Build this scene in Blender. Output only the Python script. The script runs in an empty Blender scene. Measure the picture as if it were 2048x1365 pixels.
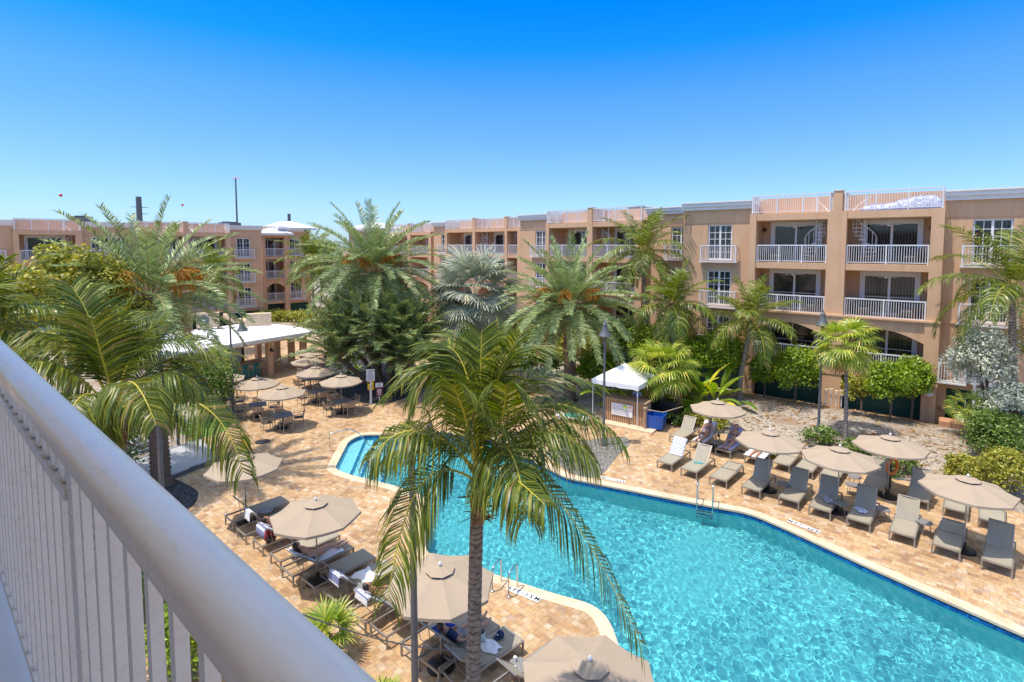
import bpy, bmesh, math, random
import numpy as np
from mathutils import Vector, Matrix
from mathutils.geometry import delaunay_2d_cdt
R = math.radians
SC = bpy.context.scene
COL = SC.collection

# ---------------------------------------------------------------- camera
EYE = 9.7
FPX, CX, CY, PITCH = 1080.0, 1024.0, 565.5, R(4.0)
cam = bpy.data.cameras.new('camera'); camo = bpy.data.objects.new('camera', cam)
COL.objects.link(camo); SC.camera = camo
camo.location = (0, 0, EYE); camo.rotation_euler = (R(90) - PITCH, 0, 0)
cam.sensor_width = 36; cam.lens = FPX / 2048 * 36
cam.shift_y = -(682.5 - CY) / 2048
cam.clip_start = 0.03; cam.clip_end = 3000

# ---------------------------------------------------------------- world, sun, exposure
SUN_EL, SUN_AZ = R(72), R(70)          # azimuth the light travels to, measured from +Y clockwise
TRAVEL = Vector((math.sin(SUN_AZ) * math.cos(SUN_EL), math.cos(SUN_AZ) * math.cos(SUN_EL), -math.sin(SUN_EL)))
W = bpy.data.worlds.new('World'); SC.world = W; W.use_nodes = True
nt = W.node_tree; nt.nodes.clear()
sky = nt.nodes.new('ShaderNodeTexSky'); sky.sky_type = 'NISHITA'; sky.sun_disc = False
sky.sun_elevation = SUN_EL; sky.sun_rotation = SUN_AZ + math.pi
sky.altitude = 0; sky.air_density = 1.0; sky.dust_density = 0.6; sky.ozone_density = 3.0
tc = nt.nodes.new('ShaderNodeTexCoord'); sp = nt.nodes.new('ShaderNodeSeparateXYZ')
rmp = nt.nodes.new('ShaderNodeValToRGB'); mixs = nt.nodes.new('ShaderNodeMix'); mixs.data_type = 'RGBA'; mixs.blend_type = 'MULTIPLY'
bg = nt.nodes.new('ShaderNodeBackground'); wo = nt.nodes.new('ShaderNodeOutputWorld')
nt.links.new(tc.outputs['Generated'], sp.inputs[0]); nt.links.new(sp.outputs['Z'], rmp.inputs[0])
els = rmp.color_ramp.elements
els[0].position = 0.0; els[0].color = (0.70, 0.95, 1.33, 1)
els[1].position = 0.40; els[1].color = (0.0, 0.68, 1.66, 1)
for p_, c_ in ((0.10, (0.60, 0.84, 1.18, 1)), (0.25, (0.35, 0.80, 1.5, 1)), (0.33, (0.04, 0.74, 1.58, 1)), (0.50, (1.2, 1.2, 1.25, 1)), (0.62, (2.5, 2.1, 1.7, 1)), (0.9, (3.0, 2.4, 1.8, 1))):
    e_ = els.new(p_); e_.color = c_
mixs.inputs['Factor'].default_value = 1.0
nt.links.new(sky.outputs[0], mixs.inputs['A']); nt.links.new(rmp.outputs[0], mixs.inputs['B'])
nt.links.new(mixs.outputs['Result'], bg.inputs['Color']); bg.inputs['Strength'].default_value = 0.145
nt.links.new(bg.outputs[0], wo.inputs[0])
sun = bpy.data.lights.new('sun', 'SUN'); suno = bpy.data.objects.new('sun', sun); COL.objects.link(suno)
sun.energy = 3.9; sun.angle = R(0.5); sun.color = (1.0, 0.93, 0.82)
suno.location = (0, 0, 60); suno.rotation_euler = TRAVEL.to_track_quat('-Z', 'Y').to_euler()
sun.cycles.is_caustics_light = True
SC.view_settings.view_transform = 'Standard'; SC.view_settings.look = 'None'
SC.view_settings.exposure = 0.27; SC.view_settings.gamma = 1
SC.cycles.max_bounces = 8; SC.cycles.transparent_max_bounces = 12
SC.cycles.sample_clamp_indirect = 6
try: SC.cycles.use_denoising = True
except Exception: pass

# ---------------------------------------------------------------- picture -> place
def ray(px, py):
    a = (px - CX) / FPX; b = -(py - CY) / FPX
    return Vector((a, math.cos(PITCH) + b * math.sin(PITCH), -math.sin(PITCH) + b * math.cos(PITCH)))
def G(px, py, z=0.0):
    r = ray(px, py); t = (z - EYE) / r.z
    return Vector((r.x * t, r.y * t, z))
def D(px, py, Y):
    r = ray(px, py); t = Y / r.y
    return Vector((r.x * t, Y, EYE + r.z * t))

# ---------------------------------------------------------------- mesh helpers
class MB:
    def __init__(s): s.v = []; s.f = []; s.m = []
    def add(s, vs, fs, mi=0):
        b = len(s.v); s.v += [tuple(x) for x in vs]
        for f in fs: s.f.append(tuple(i + b for i in f)); s.m.append(mi)
        return s
    def box(s, x0, x1, y0, y1, z0, z1, mi=0):
        return s.add([(x0,y0,z0),(x1,y0,z0),(x1,y1,z0),(x0,y1,z0),(x0,y0,z1),(x1,y0,z1),(x1,y1,z1),(x0,y1,z1)],
                     [(3,2,1,0),(4,5,6,7),(0,1,5,4),(1,2,6,5),(2,3,7,6),(3,0,4,7)], mi)
    def beam(s, p, q, w, h, mi=0, up=(0,0,1)):
        p = Vector(p); q = Vector(q); t = (q-p).normalized(); u = Vector(up)
        if abs(t.dot(u)) > 0.98: u = Vector((0,1,0))
        a = t.cross(u).normalized()*w/2; b = a.cross(t).normalized()*h/2
        vs = [c+d for c in (p,q) for d in (-a-b, a-b, a+b, -a+b)]
        return s.add(vs, [(3,2,1,0),(4,5,6,7),(0,1,5,4),(1,2,6,5),(2,3,7,6),(3,0,4,7)], mi)
    def tube(s, pts, r, n=8, mi=0, cap=True):
        pts = [Vector(p) for p in pts]; k = len(pts)
        rs = r if isinstance(r, (list, tuple)) else [r]*k
        a = None; vs = []
        for i, p in enumerate(pts):
            t = (pts[min(i+1,k-1)] - pts[max(i-1,0)]).normalized()
            if a is None: a = t.orthogonal().normalized()
            else: a = (a - t*a.dot(t)).normalized()
            b = t.cross(a)
            for j in range(n):
                an = 2*math.pi*j/n; vs.append(p + (a*math.cos(an) + b*math.sin(an))*rs[i])
        fs = []
        for i in range(k-1):
            for j in range(n):
                j2 = (j+1) % n; fs.append((i*n+j, i*n+j2, (i+1)*n+j2, (i+1)*n+j))
        if cap: fs.append(tuple(range(n-1,-1,-1))); fs.append(tuple((k-1)*n+j for j in range(n)))
        return s.add(vs, fs, mi)
    def lathe(s, prof, n=16, c=(0,0,0), mi=0, sx=1, sy=1):
        vs = []; k = len(prof)
        for r, z in prof:
            for j in range(n):
                an = 2*math.pi*j/n; vs.append((c[0]+r*sx*math.cos(an), c[1]+r*sy*math.sin(an), c[2]+z))
        fs = []
        for i in range(k-1):
            for j in range(n):
                j2 = (j+1) % n; fs.append((i*n+j, i*n+j2, (i+1)*n+j2, (i+1)*n+j))
        fs.append(tuple(range(n-1,-1,-1))); fs.append(tuple((k-1)*n+j for j in range(n)))
        return s.add(vs, fs, mi)
    def prism(s, poly, axis, a, b, mi=0):
        """poly in the two other axes, extruded along axis from a to b"""
        n = len(poly)
        def P(u, v, w): return {'x':(w,u,v),'y':(u,w,v),'z':(u,v,w)}[axis]
        vs = [P(u,v,a) for u,v in poly] + [P(u,v,b) for u,v in poly]
        fs = [tuple(range(n-1,-1,-1)), tuple(range(n,2*n))] + [(i,(i+1)%n,n+(i+1)%n,n+i) for i in range(n)]
        return s.add(vs, fs, mi)
    def ball(s, c, rx, ry=None, rz=None, n=10, m=7, mi=0):
        ry = ry or rx; rz = rz or rx
        prof = [(max(math.sin(math.pi*i/m),0.001), -math.cos(math.pi*i/m)) for i in range(m+1)]
        vs = []
        for r, z in prof:
            for j in range(n):
                an = 2*math.pi*j/n; vs.append((c[0]+rx*r*math.cos(an), c[1]+ry*r*math.sin(an), c[2]+rz*z))
        fs = []
        for i in range(m):
            for j in range(n):
                j2 = (j+1)%n; fs.append((i*n+j, i*n+j2, (i+1)*n+j2, (i+1)*n+j))
        return s.add(vs, fs, mi)
    def build(s, name, mat, parent=None, smooth=False, bevel=0):
        me = bpy.data.meshes.new(name); me.from_pydata(s.v, [], s.f)
        mats = mat if isinstance(mat, (list, tuple)) else [mat]
        for m_ in mats: me.materials.append(m_)
        if len(mats) > 1: me.polygons.foreach_set('material_index', s.m)
        bm = bmesh.new(); bm.from_mesh(me); bmesh.ops.recalc_face_normals(bm, faces=bm.faces)
        if bevel: bmesh.ops.bevel(bm, geom=bm.edges[:], offset=bevel, segments=2, affect='EDGES', clamp_overlap=True)
        bm.to_mesh(me); bm.free()
        if smooth:
            me.polygons.foreach_set('use_smooth', [True]*len(me.polygons))
            if smooth != 'all': me.set_sharp_from_angle(angle=R(40))
        o = bpy.data.objects.new(name, me); COL.objects.link(o)
        if parent is not None: o.parent = parent
        return o
def npmesh(name, V, Q, mat, parent=None, mi=None, smooth=False):
    me = bpy.data.meshes.new(name); V = np.asarray(V, dtype=np.float32); Q = np.asarray(Q, dtype=np.int32)
    me.vertices.add(len(V)); me.vertices.foreach_set('co', V.ravel())
    me.loops.add(Q.size); me.loops.foreach_set('vertex_index', Q.ravel())
    me.polygons.add(len(Q)); me.polygons.foreach_set('loop_start', np.arange(0, Q.size, Q.shape[1], dtype=np.int32))
    for m_ in (mat if isinstance(mat, (list, tuple)) else [mat]): me.materials.append(m_)
    if mi is not None: me.polygons.foreach_set('material_index', np.asarray(mi, dtype=np.int32))
    if smooth: me.polygons.foreach_set('use_smooth', np.ones(len(Q), dtype=bool))
    me.update(calc_edges=True); me.validate()
    o = bpy.data.objects.new(name, me); COL.objects.link(o)
    if parent is not None: o.parent = parent
    return o
def tag(o, label=None, cat=None, group=None, kind=None):
    if label: o['label'] = label
    if cat: o['category'] = cat
    if group: o['group'] = group
    if kind: o['kind'] = kind
    return o
def thing(name, label, cat, loc=(0,0,0), rz=0.0, group=None):
    o = bpy.data.objects.new(name, None); COL.objects.link(o); o.empty_display_size = 0.2
    o.location = loc; o.rotation_euler = (0,0,rz)
    return tag(o, label, cat, group)
def dup(root, loc, rz, label, group=None):
    r = root.copy(); COL.objects.link(r); r.location = loc; r.rotation_euler = (0,0,rz); r['label'] = label
    if group: r['group'] = group
    for ch in list(root.children):
        c = ch.copy(); COL.objects.link(c); c.parent = r
        for g in list(ch.children):
            d = g.copy(); COL.objects.link(d); d.parent = c
    return r
def text(body, size, mat, parent, loc, rot=(0,0,0), align='CENTER', name='lettering', ext=0.001):
    cu = bpy.data.curves.new(name, 'FONT'); cu.body = body; cu.size = size; cu.extrude = ext
    cu.offset = 0.006; cu.align_x = align; cu.align_y = 'CENTER'; cu.materials.append(mat)
    o = bpy.data.objects.new(name, cu); COL.objects.link(o); o.parent = parent
    bpy.context.view_layer.update()
    me = bpy.data.meshes.new_from_object(o.evaluated_get(bpy.context.evaluated_depsgraph_get())); bpy.data.objects.remove(o)
    o = bpy.data.objects.new(name, me); COL.objects.link(o); o.parent = parent; o.location = loc; o.rotation_euler = rot
    if not me.materials: me.materials.append(mat)
    return o

# ---------------------------------------------------------------- materials
def newmat(name):
    m = bpy.data.materials.new(name); m.use_nodes = True; t = m.node_tree
    return m, t, t.nodes['Principled BSDF']
def N(t, kind, **kw):
    n = t.nodes.new(kind)
    for k, v in kw.items():
        if k in n.inputs: n.inputs[k].default_value = v
        else: setattr(n, k, v)
    return n
def ramp(t, stops, inp=None, interp='LINEAR'):
    r = t.nodes.new('ShaderNodeValToRGB'); cr = r.color_ramp; cr.interpolation = interp
    while len(cr.elements) < len(stops): cr.elements.new(0.5)
    for e, (p, c) in zip(cr.elements, stops): e.position = p; e.color = (*c, 1)
    if inp is not None: t.links.new(inp, r.inputs[0])
    return r
def objco(t, scale=(1,1,1), rot=(0,0,0), world=False):
    mp = t.nodes.new('ShaderNodeMapping'); mp.inputs['Scale'].default_value = scale; mp.inputs['Rotation'].default_value = rot
    if world:
        g = t.nodes.new('ShaderNodeNewGeometry'); t.links.new(g.outputs['Position'], mp.inputs[0])
    else:
        c = t.nodes.new('ShaderNodeTexCoord'); t.links.new(c.outputs['Object'], mp.inputs[0])
    return mp.outputs[0]
def mat(name, col, rough=0.6, metal=0.0, spec=0.5, var=0.12, nscale=3.0, bump=0.0, bscale=40.0, coat=0.0, world=False):
    m, t, b = newmat(name)
    b.inputs['Roughness'].default_value = rough; b.inputs['Metallic'].default_value = metal
    b.inputs['Specular IOR Level'].default_value = spec; b.inputs['Coat Weight'].default_value = coat
    co = objco(t, world=world)
    no = N(t, 'ShaderNodeTexNoise', Scale=nscale, Detail=5.0, Roughness=0.6); t.links.new(co, no.inputs['Vector'])
    c = Vector(col)
    r = ramp(t, [(0.3, tuple(c*(1-var))), (0.7, tuple(c*(1+var)))], no.outputs['Fac']); t.links.new(r.outputs[0], b.inputs['Base Color'])
    if bump:
        n2 = N(t, 'ShaderNodeTexNoise', Scale=bscale, Detail=3.0); t.links.new(co, n2.inputs['Vector'])
        bp = N(t, 'ShaderNodeBump', Strength=bump, Distance=0.01); t.links.new(n2.outputs['Fac'], bp.inputs['Height'])
        t.links.new(bp.outputs[0], b.inputs['Normal'])
    return m
def leafmat(name, stops, rough=0.4, trans=0.3, spec=0.5):
    """per-leaf colour (each leaf is a mesh island of its own), some light through the blade"""
    m, t, b = newmat(name)
    g = t.nodes.new('ShaderNodeNewGeometry')
    r = ramp(t, stops, g.outputs['Random Per Island'])
    b.inputs['Roughness'].default_value = rough; b.inputs['Specular IOR Level'].default_value = spec
    t.links.new(r.outputs[0], b.inputs['Base Color'])
    tr = t.nodes.new('ShaderNodeBsdfTranslucent')
    hs = N(t, 'ShaderNodeHueSaturation', Hue=0.485, Saturation=1.15, Value=1.5); t.links.new(r.outputs[0], hs.inputs['Color'])
    t.links.new(hs.outputs[0], tr.inputs['Color'])
    mx = N(t, 'ShaderNodeMixShader'); mx.inputs[0].default_value = trans
    t.links.new(b.outputs[0], mx.inputs[1]); t.links.new(tr.outputs[0], mx.inputs[2])
    t.links.new(mx.outputs[0], t.nodes['Material Output'].inputs['Surface'])
    return m
def paver_mat(name, ang):
    m, t, b = newmat(name)
    co = objco(t, rot=(0,0,ang), world=True)
    br = N(t, 'ShaderNodeTexBrick', Scale=1.0); br.offset = 0.5; br.squash = 0.72; br.squash_frequency = 3
    br.inputs['Color1'].default_value = (0,0,0,1); br.inputs['Color2'].default_value = (1,1,1,1); br.inputs['Mortar'].default_value = (0.5,0.5,0.5,1)
    br.inputs['Mortar Size'].default_value = 0.006; br.inputs['Brick Width'].default_value = 0.25; br.inputs['Row Height'].default_value = 0.19; br.inputs['Bias'].default_value = 0.0
    t.links.new(co, br.inputs['Vector'])
    r = ramp(t, [(0.0,(0.40,0.25,0.15)),(0.16,(0.54,0.34,0.18)),(0.34,(0.58,0.39,0.21)),(0.5,(0.62,0.44,0.26)),(0.66,(0.65,0.49,0.32)),(0.82,(0.59,0.37,0.17)),(0.93,(0.72,0.58,0.42)),(1.0,(0.45,0.31,0.23))], br.outputs['Color'])
    no = N(t, 'ShaderNodeTexNoise', Scale=7.0, Detail=8.0, Roughness=0.7); t.links.new(co, no.inputs['Vector'])
    n2 = N(t, 'ShaderNodeTexNoise', Scale=0.5, Detail=4.0); t.links.new(co, n2.inputs['Vector'])
    r2 = ramp(t, [(0.3,(0.60,0.57,0.54)),(0.68,(1.06,1.05,1.02))], no.outputs['Fac'])
    r3 = ramp(t, [(0.32,(0.76,0.73,0.70)),(0.6,(1.02,1.01,1.0))], n2.outputs['Fac'])
    a = N(t, 'ShaderNodeMix', data_type='RGBA', blend_type='MULTIPLY'); a.inputs['Factor'].default_value = 1
    t.links.new(r.outputs[0], a.inputs['A']); t.links.new(r2.outputs[0], a.inputs['B'])
    a2 = N(t, 'ShaderNodeMix', data_type='RGBA', blend_type='MULTIPLY'); a2.inputs['Factor'].default_value = 1
    t.links.new(a.outputs['Result'], a2.inputs['A']); t.links.new(r3.outputs[0], a2.inputs['B'])
    mo = N(t, 'ShaderNodeMix', data_type='RGBA'); mo.inputs['B'].default_value = (0.30,0.21,0.14,1)
    t.links.new(br.outputs['Fac'], mo.inputs['Factor']); t.links.new(a2.outputs['Result'], mo.inputs['A'])
    t.links.new(mo.outputs['Result'], b.inputs['Base Color'])
    b.inputs['Roughness'].default_value = 0.75; b.inputs['Specular IOR Level'].default_value = 0.3
    return m
def gravel_mat(name, cols, scale=14.0, patch=None):
    m, t, b = newmat(name)
    co = objco(t, world=True)
    vo = N(t, 'ShaderNodeTexVoronoi', Scale=scale); t.links.new(co, vo.inputs['Vector'])
    sx = t.nodes.new('ShaderNodeSeparateColor'); t.links.new(vo.outputs['Color'], sx.inputs[0])
    k = len(cols); r = ramp(t, [(i/(k-1), c) for i, c in enumerate(cols)], sx.outputs[0])
    out = r.outputs[0]
    no = N(t, 'ShaderNodeTexNoise', Scale=0.7, Detail=6.0, Roughness=0.65); t.links.new(co, no.inputs['Vector'])
    if patch:
        rp = ramp(t, [(0.50,(0,0,0)),(0.62,(1,1,1))], no.outputs['Fac'])
        mx = N(t, 'ShaderNodeMix', data_type='RGBA'); mx.inputs['B'].default_value = (*patch,1)
        t.links.new(rp.outputs[0], mx.inputs['Factor']); t.links.new(out, mx.inputs['A']); out = mx.outputs['Result']
    t.links.new(out, b.inputs['Base Color'])
    b.inputs['Roughness'].default_value = 0.9; b.inputs['Specular IOR Level'].default_value = 0.2
    bp = N(t, 'ShaderNodeBump', Strength=0.8, Distance=0.03); t.links.new(vo.outputs['Distance'], bp.inputs['Height']); t.links.new(bp.outputs[0], b.inputs['Normal'])
    return m
M = {}
M['stucco'] = mat('stucco', (0.60,0.385,0.245), 0.85, spec=0.2, var=0.07, nscale=0.8, bump=0.15, bscale=30)
def stucco_mat():
    m, t, b = newmat('stucco'); co = objco(t)
    n1 = N(t, 'ShaderNodeTexNoise', Scale=0.55, Detail=6.0, Roughness=0.65); t.links.new(co, n1.inputs['Vector'])
    st = objco(t, scale=(3.2,3.2,0.22)); n2 = N(t, 'ShaderNodeTexNoise', Scale=1.0, Detail=5.0, Roughness=0.7); t.links.new(st, n2.inputs['Vector'])
    n3 = N(t, 'ShaderNodeTexNoise', Scale=45.0, Detail=3.0); t.links.new(co, n3.inputs['Vector'])
    r = ramp(t, [(0.3,(0.61,0.38,0.225)),(0.7,(0.70,0.45,0.275))], n1.outputs['Fac']); r2 = ramp(t, [(0.28,(0.84,0.82,0.80)),(0.5,(1,1,1))], n2.outputs['Fac'])
    a = N(t, 'ShaderNodeMix', data_type='RGBA', blend_type='MULTIPLY'); a.inputs['Factor'].default_value = 0.8
    t.links.new(r.outputs[0], a.inputs['A']); t.links.new(r2.outputs[0], a.inputs['B']); t.links.new(a.outputs['Result'], b.inputs['Base Color'])
    bp = N(t, 'ShaderNodeBump', Strength=0.25, Distance=0.01); t.links.new(n3.outputs['Fac'], bp.inputs['Height']); t.links.new(bp.outputs[0], b.inputs['Normal'])
    b.inputs['Roughness'].default_value = 0.88; b.inputs['Specular IOR Level'].default_value = 0.2; return m
M['stucco'] = stucco_mat()
M['white'] = mat('white_paint', (0.80,0.80,0.80), 0.4, var=0.03)
M['rail_white'] = mat('white_aluminium', (0.72,0.72,0.72), 0.45, var=0.03)
M['cornice'] = mat('cornice_white', (0.78,0.78,0.77), 0.6, var=0.05)
M['roofing'] = mat('roof_membrane', (0.62,0.60,0.57), 0.8, var=0.1)
M['green_panel'] = mat('green_panel', (0.006,0.07,0.05), 0.6, var=0.2)
M['ceiling'] = mat('balcony_ceiling', (0.68,0.49,0.34), 0.85, var=0.05)
M['dark'] = mat('dark_metal', (0.03,0.03,0.032), 0.45, var=0.15)
M['lamp_grey'] = mat('lamp_grey', (0.13,0.135,0.14), 0.5, metal=0.3, var=0.15)
M['steel'] = mat('stainless_steel', (0.62,0.62,0.62), 0.18, metal=1.0, var=0.04)
M['bronze'] = mat('bronze_tube', (0.16,0.10,0.07), 0.4, metal=0.6, var=0.1)
M['alu'] = mat('taupe_aluminium', (0.36,0.33,0.285), 0.4, metal=0.5, var=0.06)
M['sling'] = mat('taupe_sling', (0.34,0.30,0.225), 0.7, var=0.06, bump=0.2, bscale=150)
M['canvas'] = mat('taupe_canvas', (0.39,0.31,0.228), 0.85, spec=0.15, var=0.04, bump=0.1, bscale=120)
M['towel'] = mat('white_towel', (0.82,0.82,0.84), 0.95, spec=0.1, var=0.05, bump=0.5, bscale=60)
M['black'] = mat('black_plastic', (0.015,0.015,0.016), 0.35, var=0.2)
M['table_grey'] = mat('grey_table', (0.26,0.25,0.24), 0.5, var=0.08)
M['wood_tan'] = mat('tan_slat', (0.36,0.24,0.15), 0.6, var=0.15)
M['wood_dark'] = mat('dark_slat', (0.10,0.075,0.055), 0.55, var=0.15)
M['teal'] = mat('teal_panel', (0.03,0.33,0.31), 0.5, var=0.2)
M['bluebin'] = mat('blue_plastic', (0.008,0.09,0.42), 0.4, var=0.08)
M['yellow'] = mat('yellow_paint', (0.80,0.50,0.01), 0.5, var=0.05)
M['maroon'] = mat('maroon_paint', (0.17,0.03,0.04), 0.5, var=0.08)
M['red'] = mat('red_paint', (0.62,0.05,0.02), 0.5, var=0.05)
M['orange'] = mat('orange_vinyl', (0.85,0.20,0.02), 0.5, var=0.05)
M['ink'] = mat('black_ink', (0.02,0.02,0.02), 0.6, var=0.1)
M['greyink'] = mat('grey_ink', (0.22,0.22,0.24), 0.6, var=0.1)
M['skin'] = mat('skin', (0.56,0.30,0.19), 0.5, var=0.05)
M['skin_tan'] = mat('tanned_skin', (0.50,0.22,0.12), 0.5, var=0.05)
M['hair'] = mat('dark_hair', (0.025,0.017,0.013), 0.5, var=0.2)
M['navy'] = mat('navy_cloth', (0.015,0.03,0.09), 0.85, var=0.15)
M['swim_black'] = mat('black_cloth', (0.012,0.012,0.014), 0.8, var=0.15)
M['swim_green'] = mat('green_cloth', (0.01,0.13,0.10), 0.8, var=0.1)
M['swim_grey'] = mat('grey_cloth', (0.32,0.32,0.35), 0.85, var=0.1)
M['blue_cloth'] = mat('blue_cloth', (0.01,0.05,0.45), 0.85, var=0.2)
M['redbag'] = mat('red_bag', (0.30,0.02,0.04), 0.7, var=0.4, nscale=9)
M['lilac'] = mat('lilac_towel', (0.45,0.42,0.62), 0.9, var=0.25, nscale=8)
M['boards'] = None
def striped(name, c1, c2, scale, axis=1, st=(0.42,0.55)):
    m, t, b = newmat(name); co = objco(t)
    wv = N(t, 'ShaderNodeTexWave', Scale=scale, Distortion=0.0); wv.bands_direction = 'XYZ'[axis]; t.links.new(co, wv.inputs['Vector'])
    r = ramp(t, [(st[0],c1),(st[1],c2)], wv.outputs['Fac']); t.links.new(r.outputs[0], b.inputs['Base Color']); b.inputs['Roughness'].default_value = 0.9
    return m
M['towel_striped'] = striped('striped_towel', (0.22,0.25,0.42), (0.84,0.84,0.86), 6.5)
M['board_grey'] = striped('grey_boards', (0.22,0.225,0.23), (0.46,0.47,0.48), 2.2, 1, (0.04,0.12))
M['batten'] = striped('batten_wood', (0.20,0.11,0.05), (0.50,0.30,0.16), 2.6, 0)
# glass
def dark_glass(name, c=(0.018,0.021,0.026), curtain=0.5):
    m, t, b = newmat(name); co = objco(t)
    wv = N(t, 'ShaderNodeTexWave', Scale=2.2, Distortion=1.5, Detail=2.0); wv.bands_direction = 'X'; t.links.new(co, wv.inputs['Vector'])
    r = ramp(t, [(0.2,tuple(Vector(c)*(1-curtain))),(0.8,tuple(Vector(c)*(1+curtain*2)))], wv.outputs['Fac']); t.links.new(r.outputs[0], b.inputs['Base Color'])
    b.inputs['Roughness'].default_value = 0.06; b.inputs['Specular IOR Level'].default_value = 0.6
    return m
M['glass'] = dark_glass('window_glass')
M['glass_b'] = dark_glass('window_glass_grey_curtain', (0.026,0.028,0.03), 0.5)
M['glass_c'] = dark_glass('window_glass_pale_curtain', (0.055,0.055,0.052), 0.4)
GL = random.Random(3)
def pane(): return M[GL.choice(('glass','glass','glass','glass_b','glass_b','glass_c'))]
M['pavers'] = paver_mat('travertine_pavers', R(42))
M['coping'] = mat('coping_stone', (0.66,0.50,0.34), 0.75, spec=0.3, var=0.12, nscale=4.0, world=True)
M['gravel'] = gravel_mat('garden_gravel', [(0.24,0.205,0.165),(0.42,0.36,0.29),(0.16,0.135,0.11),(0.48,0.42,0.35),(0.33,0.27,0.21)], 12.0, (0.30,0.21,0.145))
M['grey_gravel'] = gravel_mat('grey_gravel', [(0.15,0.14,0.125),(0.28,0.265,0.24),(0.09,0.085,0.075),(0.21,0.20,0.18)], 14.0)
M['black_gravel'] = gravel_mat('black_gravel', [(0.035,0.035,0.038),(0.10,0.10,0.105),(0.02,0.02,0.02),(0.07,0.07,0.07)], 14.0)
M['lawn'] = mat('lawn', (0.10,0.22,0.03), 0.8, var=0.35, nscale=6.0, bump=0.8, bscale=60, world=True)
# foliage
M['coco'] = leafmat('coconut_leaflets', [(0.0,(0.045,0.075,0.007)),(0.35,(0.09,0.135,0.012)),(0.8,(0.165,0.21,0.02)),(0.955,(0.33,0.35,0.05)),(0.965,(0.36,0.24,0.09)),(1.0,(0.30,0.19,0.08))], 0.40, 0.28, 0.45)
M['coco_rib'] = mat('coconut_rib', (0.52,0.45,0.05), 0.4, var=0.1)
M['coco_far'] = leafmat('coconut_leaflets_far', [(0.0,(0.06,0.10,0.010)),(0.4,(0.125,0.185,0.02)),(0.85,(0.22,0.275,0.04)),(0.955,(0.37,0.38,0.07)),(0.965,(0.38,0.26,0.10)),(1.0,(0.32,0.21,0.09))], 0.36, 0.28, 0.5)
M['date'] = leafmat('date_leaflets', [(0.0,(0.122,0.182,0.058)),(0.5,(0.228,0.315,0.111)),(1.0,(0.413,0.504,0.199))], 0.4, 0.18, 0.5)
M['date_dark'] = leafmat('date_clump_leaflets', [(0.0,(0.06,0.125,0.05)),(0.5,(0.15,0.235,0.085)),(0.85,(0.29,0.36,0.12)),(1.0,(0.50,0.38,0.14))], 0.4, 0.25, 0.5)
M['date_rib'] = mat('date_rib', (0.40,0.30,0.13), 0.5, var=0.15)
M['dead'] = leafmat('dead_leaflets', [(0.0,(0.30,0.17,0.06)),(1.0,(0.52,0.34,0.13))], 0.6, 0.2, 0.3)
M['fruit'] = leafmat('date_fruit', [(0.0,(0.50,0.20,0.02)),(1.0,(0.72,0.36,0.05))], 0.5, 0.1, 0.3)
M['bismarck'] = leafmat('silver_fan_blades', [(0.0,(0.20,0.235,0.17)),(0.5,(0.36,0.405,0.30)),(0.85,(0.50,0.53,0.40)),(1.0,(0.60,0.56,0.34))], 0.5, 0.15, 0.3)
M['fan'] = leafmat('fan_palm_blades', [(0.0,(0.138,0.225,0.027)),(0.5,(0.295,0.404,0.056)),(0.9,(0.551,0.581,0.112)),(1.0,(0.800,0.637,0.131))], 0.35, 0.3, 0.5)
M['bush'] = leafmat('bright_bush_leaves', [(0.0,(0.091,0.167,0.012)),(0.5,(0.206,0.326,0.020)),(1.0,(0.381,0.507,0.043))], 0.35, 0.3, 0.45)
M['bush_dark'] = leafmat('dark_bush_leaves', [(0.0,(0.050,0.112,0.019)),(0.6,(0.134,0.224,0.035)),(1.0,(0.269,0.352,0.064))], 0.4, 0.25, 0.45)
M['bush_yellow'] = leafmat('yellow_bush_leaves', [(0.0,(0.150,0.180,0.022)),(0.5,(0.315,0.330,0.045)),(1.0,(0.570,0.510,0.090))], 0.45, 0.3, 0.4)
M['silver'] = leafmat('silver_leaves', [(0.0,(0.404,0.440,0.311)),(0.6,(0.652,0.674,0.502)),(1.0,(0.800,0.800,0.687))], 0.6, 0.15, 0.3)
M['tropic'] = leafmat('broad_tropical_leaves', [(0.0,(0.107,0.223,0.020)),(0.5,(0.255,0.425,0.041)),(0.85,(0.532,0.608,0.061)),(1.0,(0.800,0.689,0.061))], 0.3, 0.3, 0.5)
M['bark_grey'] = None
M['bark_brown'] = mat('brown_bark', (0.135,0.095,0.065), 0.9, var=0.4, nscale=10, bump=1.0, bscale=18)
def ring_bark(name, c, k):
    m, t, b = newmat(name); co = objco(t)
    wv = N(t, 'ShaderNodeTexWave', Scale=k, Distortion=7.0, Detail=4.0); wv.bands_direction = 'Z'; t.links.new(co, wv.inputs['Vector'])
    wv.inputs['Detail Scale'].default_value = 2.5
    no = N(t, 'ShaderNodeTexNoise', Scale=14.0, Detail=6.0); t.links.new(co, no.inputs['Vector'])
    c = Vector(c); r = ramp(t, [(0.03,tuple(c*0.5)),(0.2,tuple(c)),(1,tuple(c*1.2))], wv.outputs['Fac']); r2 = ramp(t, [(0.3,(0.6,0.58,0.56)),(0.7,(1.25,1.22,1.2))], no.outputs['Fac'])
    a = N(t, 'ShaderNodeMix', data_type='RGBA', blend_type='MULTIPLY'); a.inputs['Factor'].default_value = 1
    t.links.new(r.outputs[0], a.inputs['A']); t.links.new(r2.outputs[0], a.inputs['B']); t.links.new(a.outputs['Result'], b.inputs['Base Color'])
    bp = N(t, 'ShaderNodeBump', Strength=0.4, Distance=0.02); t.links.new(wv.outputs['Fac'], bp.inputs['Height']); t.links.new(bp.outputs[0], b.inputs['Normal'])
    b.inputs['Roughness'].default_value = 0.9; return m
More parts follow.
